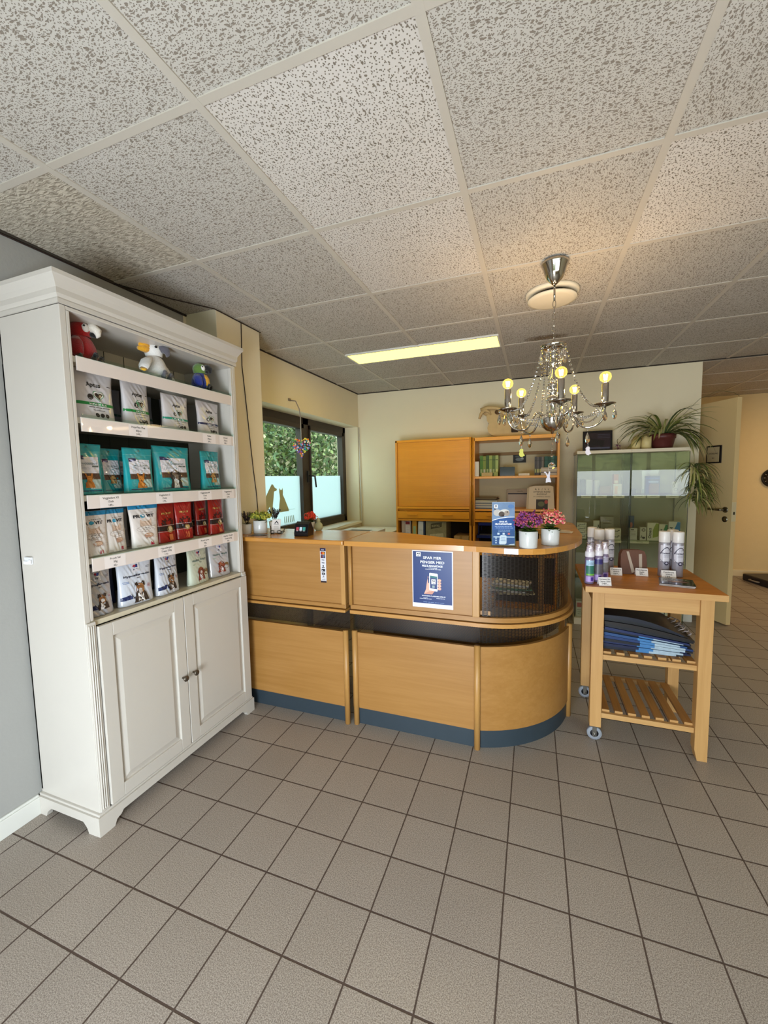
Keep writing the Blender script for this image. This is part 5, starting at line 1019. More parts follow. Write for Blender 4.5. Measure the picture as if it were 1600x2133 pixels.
# brochure holder
t = thing('brochure_holder', 'clear acrylic brochure holder on the rounded counter', 'brochure holder', (-.138, 2.0, zc), .12); AC = pane('f2f6f8', .8, 'acrylic', .0)
m = MB(); m.T = Matrix.Rotation(-.16, 4, 'X'); m.box(-.057, .057, .012, .0145, 0, .145, AC); m.box(-.057, .057, -.016, -.0135, .0, .075, AC); m.box(-.057, -.0545, -.0135, .012, .0, .075, AC); m.box(.0545, .057, -.0135, .012, 0, .075, AC); m.box(-.057, .057, -.0135, .012, 0, .002, AC); m.T = None; m.prism([(.0, 0), (.05, 0), (.012, .06)], -.004, .004, AC, lambda a, b, c: (c, a, b)); m.build('holder', t)
o = thing('brochure', 'blue brochure with a sleeping puppy photo standing in the acrylic holder', 'brochure', (-.138, 2.0, zc), .12, rx=-.16)
m = MB(); m.box(-.052, .052, -.010, .006, .004, .210, P('dfe2e8', .3, coat=.4)); fm = flat((0, -.010, .004), (1, 0, 0), (0, 0, 1), (0, -1, 0)); BB = P('164a8e', .3, coat=.4); m.rect(-.0515, .0515, .001, .205, BB, fm, .0003)
m.poly([(-.0515, .118), (-.02, .128), (.02, .134), (.0515, .135), (.0515, .205), (-.0515, .205)], P('7088a8', .3, noise=.25, nscale=40), fm, .0006); m.poly([(-.0515, .116), (-.02, .126), (.02, .132), (.0515, .133), (.0515, .136), (.02, .135), (-.02, .129), (-.0515, .119)], WT, fm, .0008)
m.disc(-.028, .155, .018, .016, P('b8b2ac', .5), fm, .0009); m.disc(.002, .155, .026, .016, P('cfcac2', .5), fm, .001, a=.2); m.disc(-.008, .148, .014, .013, P('4a3c34', .5), fm, .0013); m.disc(.016, .152, .013, .013, P('9a8c80', .5), fm, .0013); m.disc(.018, .158, .003, .003, BRD, fm, .0016); m.disc(-.002, .141, .007, .005, BRD, fm, .0016); m.poly([(-.04, .168), (-.045, .18), (-.032, .172)], BRD, fm, .0014); m.disc(.035, .185, .014, .010, P('4f74a8', .4), fm, .0009)
m.rect(-.042, -.026, .176, .194, WT, fm, .0016); m.disc(-.034, .187, .005, .003, INK, fm, .0019); m.text("Hill's", -.034, .1785, .006, INK, fm, .0019)
m.text('SPAR PÅ', 0, .108, .010, WT, fm, .001, bold=.03); m.text("HILL'S ADVANTAGE?", 0, .097, .010, WT, fm, .001, wid=.076, bold=.05); m.lines(0, .088, .08, 2, .007, .0022, P('a8c0e6', .4), fm, .001, 2); m.lines(0, .070, .06, 2, .006, .0022, P('a8c0e6', .4), fm, .001, 3)
for k, c in enumerate(('dfe4ee', 'dfe4ee', 'd86a70')): m.rect(-.028 + k * .024, -.018 + k * .024, .050, .059, P(c, .4), fm, .001)
m.rect(-.046, .05, .036, .042, P('c4cfdf', .4), fm, .001); m.poly([(-.018, .004), (.008, .004), (.014, .010), (.014, .044), (.008, .048), (-.010, .048), (-.016, .044), (-.020, .01)], WT, fm, .0014); m.lines(-.002, .036, .022, 3, .008, .003, P('6d86b4', .4), fm, .0018, 4)
for k in range(3): m.disc(-.034, .033 - k * .011, .004, .004, P('c4cfdf', .4), fm, .0014)
m.poly([(.02, .001), (.05, .001), (.05, .008), (.03, .006)], WT, fm, .001); m.build('cover', o)
m = MB(); m.poly([(.10, 2.55), (.20, 2.52), (.215, 2.60), (.15, 2.66)], P('e2d8cc', .5), lambda u, v, w: Vector((u, v, zc + .001 + w))); m.poly([(.11, 2.56), (.19, 2.54), (.20, 2.61), (.14, 2.65)], P('c8b8a8', .5), lambda u, v, w: Vector((u, v, zc + .004 + w))); m.box(.12, .18, 2.56, 2.61, zc, zc + .004, P('e2d8cc', .5))
tag(m.build('loose_papers'), 'loose papers lying on the counter right of the pink flowers', 'papers')
# papers on the inner desks seen through the mesh
m = MB(); q = random.Random(2)
for k in range(5): m.T = Matrix.Translation((-.12 + q.uniform(-.02, .02), 2.42, .7205 + k * .012)) @ Matrix.Rotation(q.uniform(-.2, .2), 4, 'Z'); m.box(-.10, .10, -.06, .06, 0, .011, P(q.choice(['b8a678', 'c9c2b4', '4f7a5a', 'd8d2c8']), .6))
m.T = None; tag(m.build('document_stack'), 'stack of papers and folders seen through the curved dark mesh', 'papers')
m = MB(); m.box(-.62, -.42, 2.30, 2.55, .7205, .735, P('cfcabc', .6)); tag(m.build('document_stack'), 'low stack of papers on the desk behind the poster panel', 'papers')
# window sill papers, desk with printer-like tray and folder
m = MB(); m.T = Matrix.Translation((-2.02, 3.95, .889)) @ Matrix.Rotation(.1, 4, 'Z'); m.box(-.07, .09, -.25, .22, 0, .002, P('e8e4dc', .6)); m.T = Matrix.Translation((-2.0, 3.6, .891)) @ Matrix.Rotation(-.15, 4, 'Z'); m.box(-.06, .08, -.12, .15, 0, .002, P('f0ede6', .6)); m.T = None; tag(m.build('loose_papers'), 'white sheets of paper lying on the window sill', 'papers')
t = thing('side_desk', 'white topped desk under the window, mostly hidden behind the counter', 'desk', (-1.6, 3.7, 0)); m = MB(); m.box(-1.94, -1.40, 3.1, 4.4, .80, .825, P('e0dccf', .4)); cw(m, 'desk_top', t, .003)
for x, y in ((-1.90, 3.14), (-1.44, 3.14), (-1.90, 4.36), (-1.44, 4.36)): m = MB(); m.box(x - .02, x + .02, y - .02, y + .02, 0, .80, P('8a8880', .4)); cw(m, 'leg', t)
m = MB(); m.box(-1.80, -1.42, 3.45, 3.85, .8255, .88, P('d4d6d8', .4)); m.box(-1.72, -1.50, 3.50, 3.70, .88, .8815, P('4a4640', .4)); m.T = Matrix.Translation((-1.80, 3.5, .85)) @ Matrix.Rotation(PI / 2, 4, 'Y'); m.lathe([(.022, -.02), (.022, .02)], P('2d3038', .3), 16); m.T = None; tag(m.build('office_machine', bevel=.004), 'pale grey flat office machine on the desk under the window', 'office machine')
m = MB(); m.prism([(0, 0), (.14, 0), (.03, .05)], -.1, .1, P('2a2622', .5), lambda a, b, c: (-1.50 + a, 3.36 + c * .5, .826 + b)); m.box(-1.40 - .10, -1.405, 3.25, 3.30, .826, .84, P('4a4843', .5)); tag(m.build('folder'), 'dark open folder standing on the desk beside the grey office machine', 'folder')
# ================================================================== THINGS IN THE FAR CABINETS
def X_(px): return -.578 + (px - 985) * .00434
def Z_(py): return 1.388 + (990 - py) * .0046
def rb(m, px0, px1, py0, py1, ya, yb, mat): m.box(X_(px0), X_(px1), ya, yb, Z_(py1), Z_(py0), mat)
def one(name, lb, cat, px0, px1, py0, py1, c, ya=4.14, yb=4.30, group=None, deco=None):
    m = MB(); rb(m, px0, px1, py0, py1, ya, yb, P(c, .6) if isinstance(c, str) else c)
    if deco: deco(m, flat((X_(px0), ya, Z_(py1)), (1, 0, 0), (0, 0, 1), (0, -1, 0)), X_(px1) - X_(px0), Z_(py0) - Z_(py1))
    return tag(m.build(name), lb, cat, group)
GBK = 'books on the upper shelf of the open cabinet'
zs = 1.3885; q = random.Random(8)
def bookrow(px0, px1, top, n, cols, lb, seed, ya=4.17):
    q = random.Random(seed); x = X_(px0); w_ = (X_(px1) - X_(px0)) / n
    for k in range(n):
        h_ = Z_(top) - zs - q.uniform(0, .008); c = cols[k % len(cols)]; m = MB(); m.box(x + .0005, x + w_ - .0005, ya + q.uniform(-.004, .004), ya + .15, zs, zs + h_, P(c, .6)); fm = flat((x, ya - .004, zs), (1, 0, 0), (0, 0, 1), (0, -1, 0)); m.rect(w_ * .2, w_ * .8, h_ * .15, h_ * .35, P(q.choice(['c8c47a', '9aa36a', 'b4b09a']), .6), fm, .0006); m.rect(w_ * .1, w_ * .9, h_ * .78, h_ * .80, P('1c2416', .6), fm, .0006)
        x += w_; tag(m.build('book'), lb[k] if k < len(lb) else lb[-1], 'book', GBK)
ORD = ['first', 'second', 'third', 'fourth', 'fifth', 'sixth', 'seventh', 'eighth']
bookrow(999, 1040, 945, 6, ['4f7a2c', '7c8a3c', '3f5a2a', '8c9a4c', '5a6e34', '9aa864'], [o_ + ' from the left of the green-spined volumes in the open cabinet' for o_ in ORD], 3)
bookrow(1117, 1136, 951, 4, ['4a484c', '5f5a5c', '3f4044', '6e6a66'], [o_ + ' from the left of the grey spiral-bound volumes in the open cabinet' for o_ in ORD], 4)
bookrow(1137, 1164, 950, 4, ['2f5a52', '1f4a40', '3a6a60', '264f48'], [o_ + ' from the left of the dark green volumes in the open cabinet' for o_ in ORD], 5)
one('paper_pad_stack', 'tall stack of small white pads at the left end of the upper shelf', 'note pads', 987, 998, 958, 989.8, 'd6cfc6', 4.12, 4.16)
one('card_box', 'low yellowish card box in front of the green books', 'box', 1004, 1028, 982, 989.8, 'b9a06a', 4.125, 4.160); one('card_box', 'small yellow-green box in front of the green books, right end', 'box', 1031, 1040, 981, 989.8, '8f944e', 4.125, 4.160)
one('black_box', 'black glossy box standing on the upper shelf of the open cabinet', 'box', 1044, 1076, 971, 989.8, P('12131c', .15), 4.13, 4.25)
one('paper_stack', 'thin white stack of papers on the upper shelf', 'papers', 1084, 1107, 985, 989.8, 'd8d0c2', 4.13, 4.28)
one('plastic_case', 'clear flat case with papers before the dark green books', 'case', 1130, 1163, 974, 989.8, 'b8a898', 4.115, 4.163, deco=lambda m, f, w, h: (m.rect(0, w, h * .3, h * .4, P('5a4a4a', .4), f), m.rect(0, w, h * .65, h * .72, P('d8d0cc', .4), f)))
one('photo', 'dark photograph pinned to the back of the open cabinet', 'photo', 1069, 1098, 940, 961, '1a1c1c', 4.424, 4.429, deco=lambda m, f, w, h: (m.disc(w * .5, h * .35, w * .32, h * .18, P('6a7474', .5), f), m.disc(w * .35, h * .65, w * .2, h * .1, P('454c4a', .5), f, .0009), m.disc(w * .7, h * .45, w * .12, h * .08, P('a8b0b0', .5), f, .001)))
one('wall_calendar', 'framed pale chart with a dark header line standing at the back of the middle bay', 'chart', 1056, 1121, 1020, 1063, 'b9a890', 4.40, 4.41, deco=lambda m, f, w, h: (m.rect(.01, w - .01, h * .74, h * .80, P('2a1a20', .5), f), m.rect(.012, w - .012, .0, h * .73, P('c4b5a2', .5), f), m.text('Laboklin', w * .45, h * .87, .018, P('7a6a50', .5), f), m.rect(w * .88, w * .96, h * .86, h * .94, P('3a4a3a', .5), f)))
for k in range(9):
    q = random.Random(30 + k); m = MB(); m.T = Matrix.Translation((X_(1012) + q.uniform(-.012, .016), 4.23, 1.0655 + k * .0125)) @ Matrix.Rotation(q.uniform(-.14, .14), 4, 'Z'); m.box(-.105, .105, -.09, .09, 0, .0118, P(['5a6a8a', 'd8d2cc', '8a90a4', 'c4bdb4', '6a7080', 'd0c8bc', 'b0a890', '4a3a24', '6f5a34'][k], .5)); m.T = None
    tag(m.build('magazine'), 'magazine lying %s of the pile in the open cabinet' % ['at the bottom', 'second from the bottom', 'third from the bottom', 'fourth from the bottom', 'in the very middle', 'fourth from the top', 'third from the top', 'second from the top', 'on top'][k], 'magazine', 'magazines piled in the open cabinet')
o = thing('upright_booklet', 'white booklet titled DYRENES INDRE BUDSKAP standing open in the cabinet', 'booklet', (X_(1136), 4.15, 1.0655), -.08, rx=-.12); m = MB(); BP = P('d0bda8', .5); m.prism([(-.135, 0), (.10, 0), (.085, .215), (.06, .225), (-.09, .225), (-.13, .212)], 0, .006, BP, lambda a, b, c: (a, c, b)); m.prism([(-.155, 0), (-.136, 0), (-.131, .212), (-.148, .20)], .0, .012, P('b9a58c', .5), lambda a, b, c: (a, c, b)); fm = flat((-.02, 0, 0), (1, 0, 0), (0, 0, 1), (0, -1, 0))
for k, a in enumerate(('&', 'k', '/', 'h', 'z')): m.text(a, -.05 + k * .028, .185, .022, P('3a3430', .5), fm)
m.text('DYRENES INDRE', .005, .158, .024, P('4a4038', .5), fm, wid=.15, bold=.01); m.text('BUDSKAP', .005, .136, .024, P('4a4038', .5), fm, wid=.09, bold=.01); m.text('EN COPPERNIKUS TRENING', .005, .116, .012, P('7a6a5a', .5), fm, wid=.15); m.rect(-.045, .06, .0, .095, P('2f2620', .5), fm); m.disc(.0, .05, .03, .025, P('5f6040', .5), fm, .001); m.disc(.045, .07, .016, .018, P('a8443c', .5), fm, .0012); m.build('pages', o)
# lower bay items left cabinet (x scale of that cabinet)
def XL_(px): return -1.385 + (px - 825) * .00502
def ZL_(py): return .958 - (py - 1080) * .0051
zb_ = .6205
def bind(px0, px1, top, c, lb, deco=None, ya=4.13, name='ring_binder', cat='binder', g='binders in the lower bay', lean=0):
    m = MB(); h_ = ZL_(top) - zb_; w_ = XL_(px1) - XL_(px0); m.T = Matrix.Translation((XL_(px0), ya, zb_)) @ Matrix.Rotation(lean, 4, 'Y'); m.box(0, w_, 0, .26, 0, h_, P(c, .5) if isinstance(c, str) else c); fm = lambda u, v, w=0: m.T and Vector((u, -w, v))
    if deco: deco(m, lambda u, v, w=0: Vector((u, -w, v)), w_, h_)
    m.T = None; tag(m.build(name), lb, cat, g)
bind(835, 841.5, 1083, 'b9a8a0', 'narrow pale binder at the far left of the lower bay')
bind(842, 855, 1083.5, 'b4a6a6', 'pale grey binder with a dark red label', lambda m, f, w, h: (m.rect(w * .15, w * .85, h * .86, h * .95, P('7a1c2c', .4), f), m.rect(w * .15, w * .85, h * .5, h * .82, P('cfc6c8', .4), f), m.lines(w / 2, h * .76, w * .5, 3, h * .09, .002, P('6a6064', .5), f, .001)))
bind(858.5, 868, 1083.5, 'c08a2c', 'ochre binder with a green label', lambda m, f, w, h: m.rect(w * .2, w * .8, h * .45, h * .8, P('8fae8a', .4), f))
bind(870, 881, 1086, 'c9ced8', 'white file leaning right between the binders', lambda m, f, w, h: m.lines(w / 2, h * .7, w * .6, 1, .01, .003, P('5a6a8a', .5), f, .001), name='file_box', cat='file', lean=.03)
bind(882.5, 886.5, 1085, '1d2a4a', 'thin navy folder beside the leaning white file')
bind(888, 931, 1084, P('8a8266', .6, noise=.4, nscale=35), 'beige printed paper bag with a dark stamp design in the lower bay', lambda m, f, w, h: (m.poly([(w * .25, h * .72), (w * .78, h * .80), (w * .8, h * .96), (w * .25, h * .9)], P('4a4434', .6), f, .001), m.text('ROYAL', w * .5, h * .80, .03, P('a89f80', .6), f, .0016, wid=w * .4, rot=.1), m.poly([(w * .1, h * .2), (w * .9, h * .25), (w * .85, h * .6), (w * .2, h * .55)], P('b3a88c', .6, noise=.3, nscale=60), f, .001)), name='printed_bag', cat='bag')
bind(947, 977, 1114, 'a8875a', 'brown cardboard box at the right of the lower bay', lambda m, f, w, h: m.rect(w * .38, w * .55, 0, h, P('8a6a3e', .6), f), name='cardboard_box', cat='box')
for px0, px1, py, c, lb in ((996, 1030, 1089, '1c2f8a', 'upper dark blue tray in the lower bay of the open cabinet'), (992, 1030, 1117, '18276e', 'lower dark blue tray in the lower bay of the open cabinet')):
    z_ = .958 - (py - 1080) * .0046; m = MB(); x0, x1 = X_(px0), X_(px1) + .1; m.box(x0, x1, 4.14, 4.4, z_ - .02, z_ - .016, P(c, .3)); m.box(x0, x1, 4.14, 4.143, z_ - .02, z_ + .012, P(c, .3)); m.box(x0, x0 + .003, 4.14, 4.4, z_ - .02, z_ + .012, P(c, .3)); m.box(x1 - .003, x1, 4.14, 4.4, z_ - .02, z_ + .012, P(c, .3))
    for xx in (x0, x1 - .006):
        for yy in (4.15, 4.39): m.box(xx, xx + .006, yy, yy + .006, z_ - .1 if py < 1100 else .6205, z_ - .02, P(c, .3))
    m.box(x0 + .01, x1 - .01, 4.16, 4.38, z_ - .016, z_ - .006, P('c9ccd8', .5)); tag(m.build('letter_tray'), lb, 'letter tray')
# skull on top of the open cabinet
BO = P('c4a878', .7, noise=.18, nscale=18, bump=.4, bscale=40, name='bone'); BOD = P('5a4228', .8); t = thing('animal_skull', 'large tan animal skull standing on top of the open cabinet', 'skull', (-.30, 4.27, 1.769))
m = MB(); pl = [(-.02, .012), (.03, .0), (.11, .0), (.19, .004), (.235, .02), (.25, .06), (.235, .10), (.20, .14), (.15, .165), (.09, .18), (.03, .20), (-.03, .235), (-.09, .24), (-.125, .22), (-.12, .175), (-.10, .145), (-.115, .10), (-.105, .06), (-.075, .03)]
m.prism(pl, -.022, .022, BO, lambda a, b, c: (a - .04, c, b + .002)); m.build('mandible', t, bevel=.014, seg=3)
m = MB(); m.tube([(-.22, -.02, .285), (-.15, -.03, .30), (-.07, -.034, .292), (0, -.03, .27), (.06, -.02, .245)], [.018, .02, .016, .016, .010], BO, 10); m.tube([(-.235, -.01, .20), (-.215, -.024, .25), (-.18, -.03, .28), (-.14, -.03, .262), (-.12, -.02, .23)], [.012, .016, .018, .012, .008], BO, 10); m.tube([(-.07, -.03, .29), (-.02, -.036, .255), (.03, -.03, .22), (.10, -.02, .19), (.17, -.01, .12)], [.012, .016, .022, .022, .014], BO, 10); m.blob((-.05, .015, .255), (.15, .035, .05), BO, 16); m.build('cranium', t)
m = MB(); m.blob((-.055, -.03, .252), (.028, .02, .024), BOD, 14); m.build('eye_socket', t)
m = MB(); m.box(.075, .14, -.035, -.01, .045, .095, P('33251a', .8)); m.build('dark_patch', t, bevel=.008)
# ================================================================== ON TOP OF THE VITRINES
zt = 1.601
t = thing('framed_photo', 'black picture frame with a dark photo on the left display cabinet', 'picture frame', (.535, 4.22, zt), 0, rx=-.12); m = MB(); m.box(-.122, .122, 0, .014, 0, .188, P('121014', .25)); m.build('frame', t, bevel=.002)
m = MB(); fm = flat((0, -.001, 0), (1, 0, 0), (0, 0, 1), (0, -1, 0)); m.rect(-.105, .105, .02, .168, P('2e2428', .2, noise=.3, nscale=20), fm, .0); m.poly([(-.09, .05), (-.03, .04), (.0, .06), (.03, .03), (.05, .05), (.06, .09), (.0, .11), (-.06, .12), (-.09, .09)], P('150d0c', .3), fm, .0006)
for k in range(3): m.rect(.0, .10, .12 + k * .014, .123 + k * .014, P('4a4a5c', .3), fm, .0006)
m.rect(-.10, .10, .02, .035, P('4a4f68', .3), fm, .0006); m.build('photo', t)
t = thing('orchid_sprig', 'small purple orchid sprig beside the black picture frame', 'flower', (.695, 4.20, zt)); m = MB(); m.tube([(0, 0, 0), (.002, 0, .05), (-.006, 0, .085), (.0, 0, .10)], .0022, P('5a4a2c', .7), 6); m.build('stem', t); q = random.Random(9); m = MB()
for k in range(22): a = q.uniform(0, 6.28); leafblade(m, (q.uniform(-.016, .016), q.uniform(-.01, .01), q.uniform(.008, .05)), (math.cos(a), math.sin(a), q.uniform(-.3, .8)), .022, .012, P(q.choice(['8a3070', 'a84a8c', '5f2258']), .6), .4, 3)
m.build('petals', t)
CW = P('d8c68c', .5, noise=.05, nscale=20, name='wax'); 
for (x, y, r_, h_, lb) in ((.835, 4.19, .036, .082, 'shortest cream candle, leftmost on the display cabinets'), (.868, 4.30, .036, .118, 'cream candle standing behind the other two'), (.912, 4.18, .038, .108, 'cream candle beside the brown plant pot')):
    t = thing('pillar_candle', lb, 'candle', (x, y, zt), 0, 'cream pillar candles on the display cabinets'); m = MB(); q = random.Random(int(x * 999)); n = 28; vs = []; fs = []
    pr = [(r_, 0), (r_, h_ * .5), (r_, h_)]
    for r2, z2 in pr + [(r_ - .006, h_ - .004), (.0, h_ - .012)]:
        for k in range(n): a = 2 * PI * k / n; vs.append((r2 * math.cos(a), r2 * math.sin(a), z2 + (.007 * math.sin(3 * a + x * 9) if z2 >= h_ - .005 and r2 > .01 else 0)))
    for i in range(4):
        for k in range(n): fs.append((i * n + k, i * n + (k + 1) % n, (i + 1) * n + (k + 1) % n, (i + 1) * n + k))
    fs.append(tuple(reversed(range(n)))); m.add(vs, fs, CW, True); m.build('wax', t); m = MB(); m.tube([(0, 0, h_ - .012), (.001, 0, h_ + .008), (.004, 0, h_ + .016)], .0014, P('c9a860', .6), 5); m.build('wick', t)
# spider plant
t = thing('spider_plant', 'spider plant in a brown pot on the right display cabinet', 'potted plant', (1.045, 4.235, zt)); m = MB(); BRP = P('5a2a26', .45, name='brown_pot')
m.lathe([(.072, 0), (.075, .004), (.092, .085), (.098, .088), (.10, .125), (.094, .125), (.088, .095), (0, .09)], BRP, 36); m.build('pot', t); m = MB(); m.lathe([(.09, .1), (0, .105)], SOIL, 20, cap=False); m.build('soil', t)
def clampv(m, hang=False):
    for i, (x, y, z) in enumerate(m.v):
        y = min(y, .205)
        if x < .175 and y > -.17 and z < .006:
            if hang or x > .12: y = -.172
            else: z = .006
        m.v[i] = (x, y, z)
SPM = [P('5f6c30', .5), P('7f8840', .5), P('a3a062', .5), P('45522a', .6), P('b8b27c', .5)]; q = random.Random(12); m = MB()
for k in range(66):
    a = q.uniform(0, 6.28); up = q.uniform(.5, 3.0); L = q.uniform(.26, .50); leafblade(m, (.02 * math.cos(a), .02 * math.sin(a), .10), (math.cos(a), math.sin(a) * .75, up), L, q.uniform(.014, .022), q.choice(SPM), q.uniform(1.5, 2.7), 10, .25)
for k in range(24):
    a = q.uniform(-.9, .9); leafblade(m, (.03, -.02, .11), (math.cos(a), -.4 + math.sin(a) * .5, q.uniform(.6, 1.2)), q.uniform(.28, .44), q.uniform(.015, .022), q.choice(SPM), q.uniform(2.2, 3.2), 10, .25)
clampv(m); m.build('foliage', t)
m = MB(); m.tube([(.03, -.02, .11), (.10, -.08, .16), (.17, -.11, .08), (.20, -.12, -.06), (.205, -.12, -.18)], .0022, P('8a8450', .6), 5); m.tube([(.02, 0, .11), (.12, -.03, .26), (.24, -.06, .40), (.36, -.08, .455), (.46, -.08, .43), (.50, -.08, .40)], .0015, P('5a5a30', .6), 5); m.build('runner', t)
m = MB(); q = random.Random(13)
for cxk, czk, n_ in ((.205, -.18, 60), (.23, -.30, 70), (.20, -.42, 56)):
    for k in range(n_):
        a = q.uniform(-1.9, 1.9); a = a if q.random() < .8 else q.uniform(0, 6.28); leafblade(m, (cxk, -.12, czk + q.uniform(-.04, .04)), (math.cos(a), math.sin(a) * .5, q.uniform(-.1, 1.1)), q.uniform(.12, .25), q.uniform(.009, .014), q.choice(SPM), q.uniform(1.8, 3.2), 8, .25)
clampv(m, True); m.build('plantlets', t)
t = thing('framed_sign', 'small black framed sign on the door behind the hanging plant', 'picture frame', (1.545, 4.60, 1.47), math.atan2(.372, -.17) + PI); 
m = MB(); m.box(-.075, .075, -.008, .006, 0, .16, P('100d14', .3)); m.build('frame', t); m = MB(); fm = flat((0, -.0085, 0), (1, 0, 0), (0, 0, 1), (0, -1, 0)); m.rect(-.063, .063, .012, .148, P('b5a27c', .5), fm); m.text('AVDELING', .0, .082, .018, INK, fm, .001, wid=.10); m.text('A1', 0, .04, .02, INK, fm, .001); m.build('sheet', t)
t = thing('wall_clock', 'round black wall clock on the yellow back room wall', 'clock', (2.86, YR - .002, 1.30)); m = MB(); m.T = Matrix.Rotation(PI / 2, 4, 'X'); m.lathe([(.115, 0), (.12, .01), (.116, .03), (.106, .032), (.104, .02), (0, .02)], P('15120f', .3), 40); m.build('case', t); m = MB(); 
for k in range(12): a = k * PI / 6; m.T = Matrix.Translation((math.sin(a) * .088, -.022, math.cos(a) * .088)) @ Matrix.Rotation(a, 4, 'Y'); m.box(-.002, .002, -.001, .001, -.008, .008, P('b8b0a0', .4))
m.T = Matrix.Translation((0, -.024, 0)) @ Matrix.Rotation(-1.3, 4, 'Y'); m.box(-.003, .003, -.001, .001, -.01, .06, P('c8c0b0', .4)); m.T = Matrix.Translation((0, -.024, 0)) @ Matrix.Rotation(.4, 4, 'Y'); m.box(-.002, .002, -.001, .001, -.01, .085, P('c8c0b0', .4)); m.T = None; m.build('hands', t)
t = thing('carry_case', 'dark flat carrying case lying on the back room floor', 'case', (2.86, 6.28, 0), .25); m = MB(); m.box(-.30, .30, -.22, .22, .0, .085, P('221e24', .4)); m.build('shell', t, bevel=.015, seg=3); m = MB(); m.tube([(-.31, -.07, .04), (-.335, -.06, .042), (-.34, 0, .043), (-.335, .06, .042), (-.31, .07, .04)], .008, P('8d8478', .4), 8); m.build('carry_handle', t)
# ================================================================== THINGS INSIDE THE VITRINES
def XV(px): return .357 + (px - 1203) * .00366
def vb(name, lb, cat, px0, px1, h, z, c, ya=4.16, d=.08, deco=None, group='packs in the display cabinets', rz=0):
    x0, x1 = XV(px0), XV(px1); m = MB(); mt = P(c, .5) if isinstance(c, str) else c; m.box(x0, x1, ya, ya + d, z + .001, z + h, mt)
    if deco: deco(m, flat((x0, ya, z), (1, 0, 0), (0, 0, 1), (0, -1, 0)), x1 - x0, h)
    return tag(m.build(name), lb, cat, group)
z1, z2, z3 = 1.20, .80, .06
vb('medicine_box', 'dark tall box at the left end of the upper glass shelf', 'box', 1214, 1224, .145, z1, '221a22')
vb('medicine_box', 'white tall box beside the dark one on the upper glass shelf', 'box', 1226, 1241, .14, z1, 'c9ccd0')
m = MB(); m.lathe([(.024, 0), (.027, .01), (.029, .12), (.030, .125), (.030, .135), (0, .136)], P('d6d6d2', .4), 24, c=(XV(1251), 4.21, z1 + .001)); tag(m.build('plastic_tub', org=(XV(1251), 4.21, z1)), 'white plastic tub behind the brown paper bag in the left display cabinet', 'tub', 'packs in the display cabinets')
m = MB(); m.prism([(0, 0), (.095, 0), (.092, .085), (.07, .078), (.03, .08), (.004, .074)], 0, .05, P('8a6a42', .8, noise=.12, nscale=30), lambda a, b, c: (XV(1255) + a, 4.13 + c * (1 - .4 * b / .08), z1 + .001 + b)); tag(m.build('paper_bag'), 'brown crumpled paper bag on the upper glass shelf', 'bag', 'packs in the display cabinets')
vb('medicine_box', 'orange and yellow tall box on the upper glass shelf', 'box', 1289, 1299, .185, z1, 'c27a20', 4.20, deco=lambda m, f, w, h: (m.rect(0, w, 0, h * .45, P('d8a02c', .4), f), m.rect(w * .1, w * .9, h * .55, h * .7, P('f0e0c0', .4), f)))
vb('medicine_box', 'white card box in front of the orange box on the upper glass shelf', 'box', 1285, 1303, .10, z1, 'd6d0c0', 4.12, .03, deco=lambda m, f, w, h: (m.rect(w * .15, w * .5, h * .1, h * .8, P('cf9430', .4), f), m.lines(w * .7, h * .7, w * .3, 3, h * .15, .002, DGR, f, .001)))
vb('medicine_box', 'small black box at the left of the right upper glass shelf', 'box', 1325, 1335, .05, z1, '2a1e20')
o = bag(0, 0, 0, Wd=.135, H=.215, D=.04, mat=P('dfe4e6', .35), art=lambda m, w, h, f: (m.disc(w * .1, h * .62, w * .26, h * .12, P('1f1a1c', .5), f, .001, 16, MX), m.poly([(w * .05, h * .3), (w * .35, h * .3), (w * .4, h * .6), (w * .1, h * .66)], P('1f1a1c', .5), f, .0013, MX), m.disc(-w * .12, h * .58, w * .09, h * .05, P('c89a78', .5), f, .0016, 12), m.rect(-w * .48, w * .48, h * .02, h * .22, P('b9c9d4', .4), f, .001, MX)), label='white bag with a black dog behind the blue box in the right display cabinet', seed=71); o.location = (XV(1371), 4.27, z1 + .001); o.rotation_euler = (0, 0, 0)
vb('treat_box', 'dark blue box with a brown window in the right display cabinet', 'box', 1353, 1382, .165, z1, '14336e', 4.13, .04, deco=lambda m, f, w, h: (m.poly([(w * .28, .004), (w * .95, .004), (w * .95, h * .6), (w * .3, h * .6), (w * .22, h * .4)], P('6a3c34', .5), f), m.rect(w * .2, w * .9, h * .66, h * .72, P('9ab0d8', .4), f), m.rect(0, w, h * .86, h * .9, P('2a5aa8', .4), f)))
m = MB(); m.lathe([(.025, 0), (.026, .005), (.026, .09), (.029, .092), (.029, .112), (0, .114)], P('d4cfbc', .4), 24, c=(XV(1417), 4.19, z1 + .001)); m.disc(0, .045, .014, .014, DGR, lambda u, v, w: Vector((XV(1417) + u, 4.19 - math.sqrt(max(0, .0265 ** 2 - u * u)) - w, z1 + v)), .0006); tag(m.build('plastic_tub', org=(XV(1417), 4.19, z1)), 'small white tub with a round logo at the right end of the upper glass shelf', 'tub', 'packs in the display cabinets')
eq = lambda t_, c_='23252c': (lambda m, f, w, h: (m.text(t_, w * .5, h * .42, h * .35, P(c_, .4), f, .001, wid=w * .6, bold=.03), m.rect(w * .1, w * .28, h * .1, h * .25, DGR, f), m.rect(w * .75, w * .9, h * .6, h * .75, DGR, f)))
for k in range(4): vb('medicine_box', '%s flat white box of the stack at the left end of the lower glass shelf' % ['lowest', 'next-lowest', 'next-topmost', 'topmost'][k], 'box', 1206, 1228, .036, z2 + k * .0375, 'cfc8b4', 4.12, .06, eq('Nutri'))
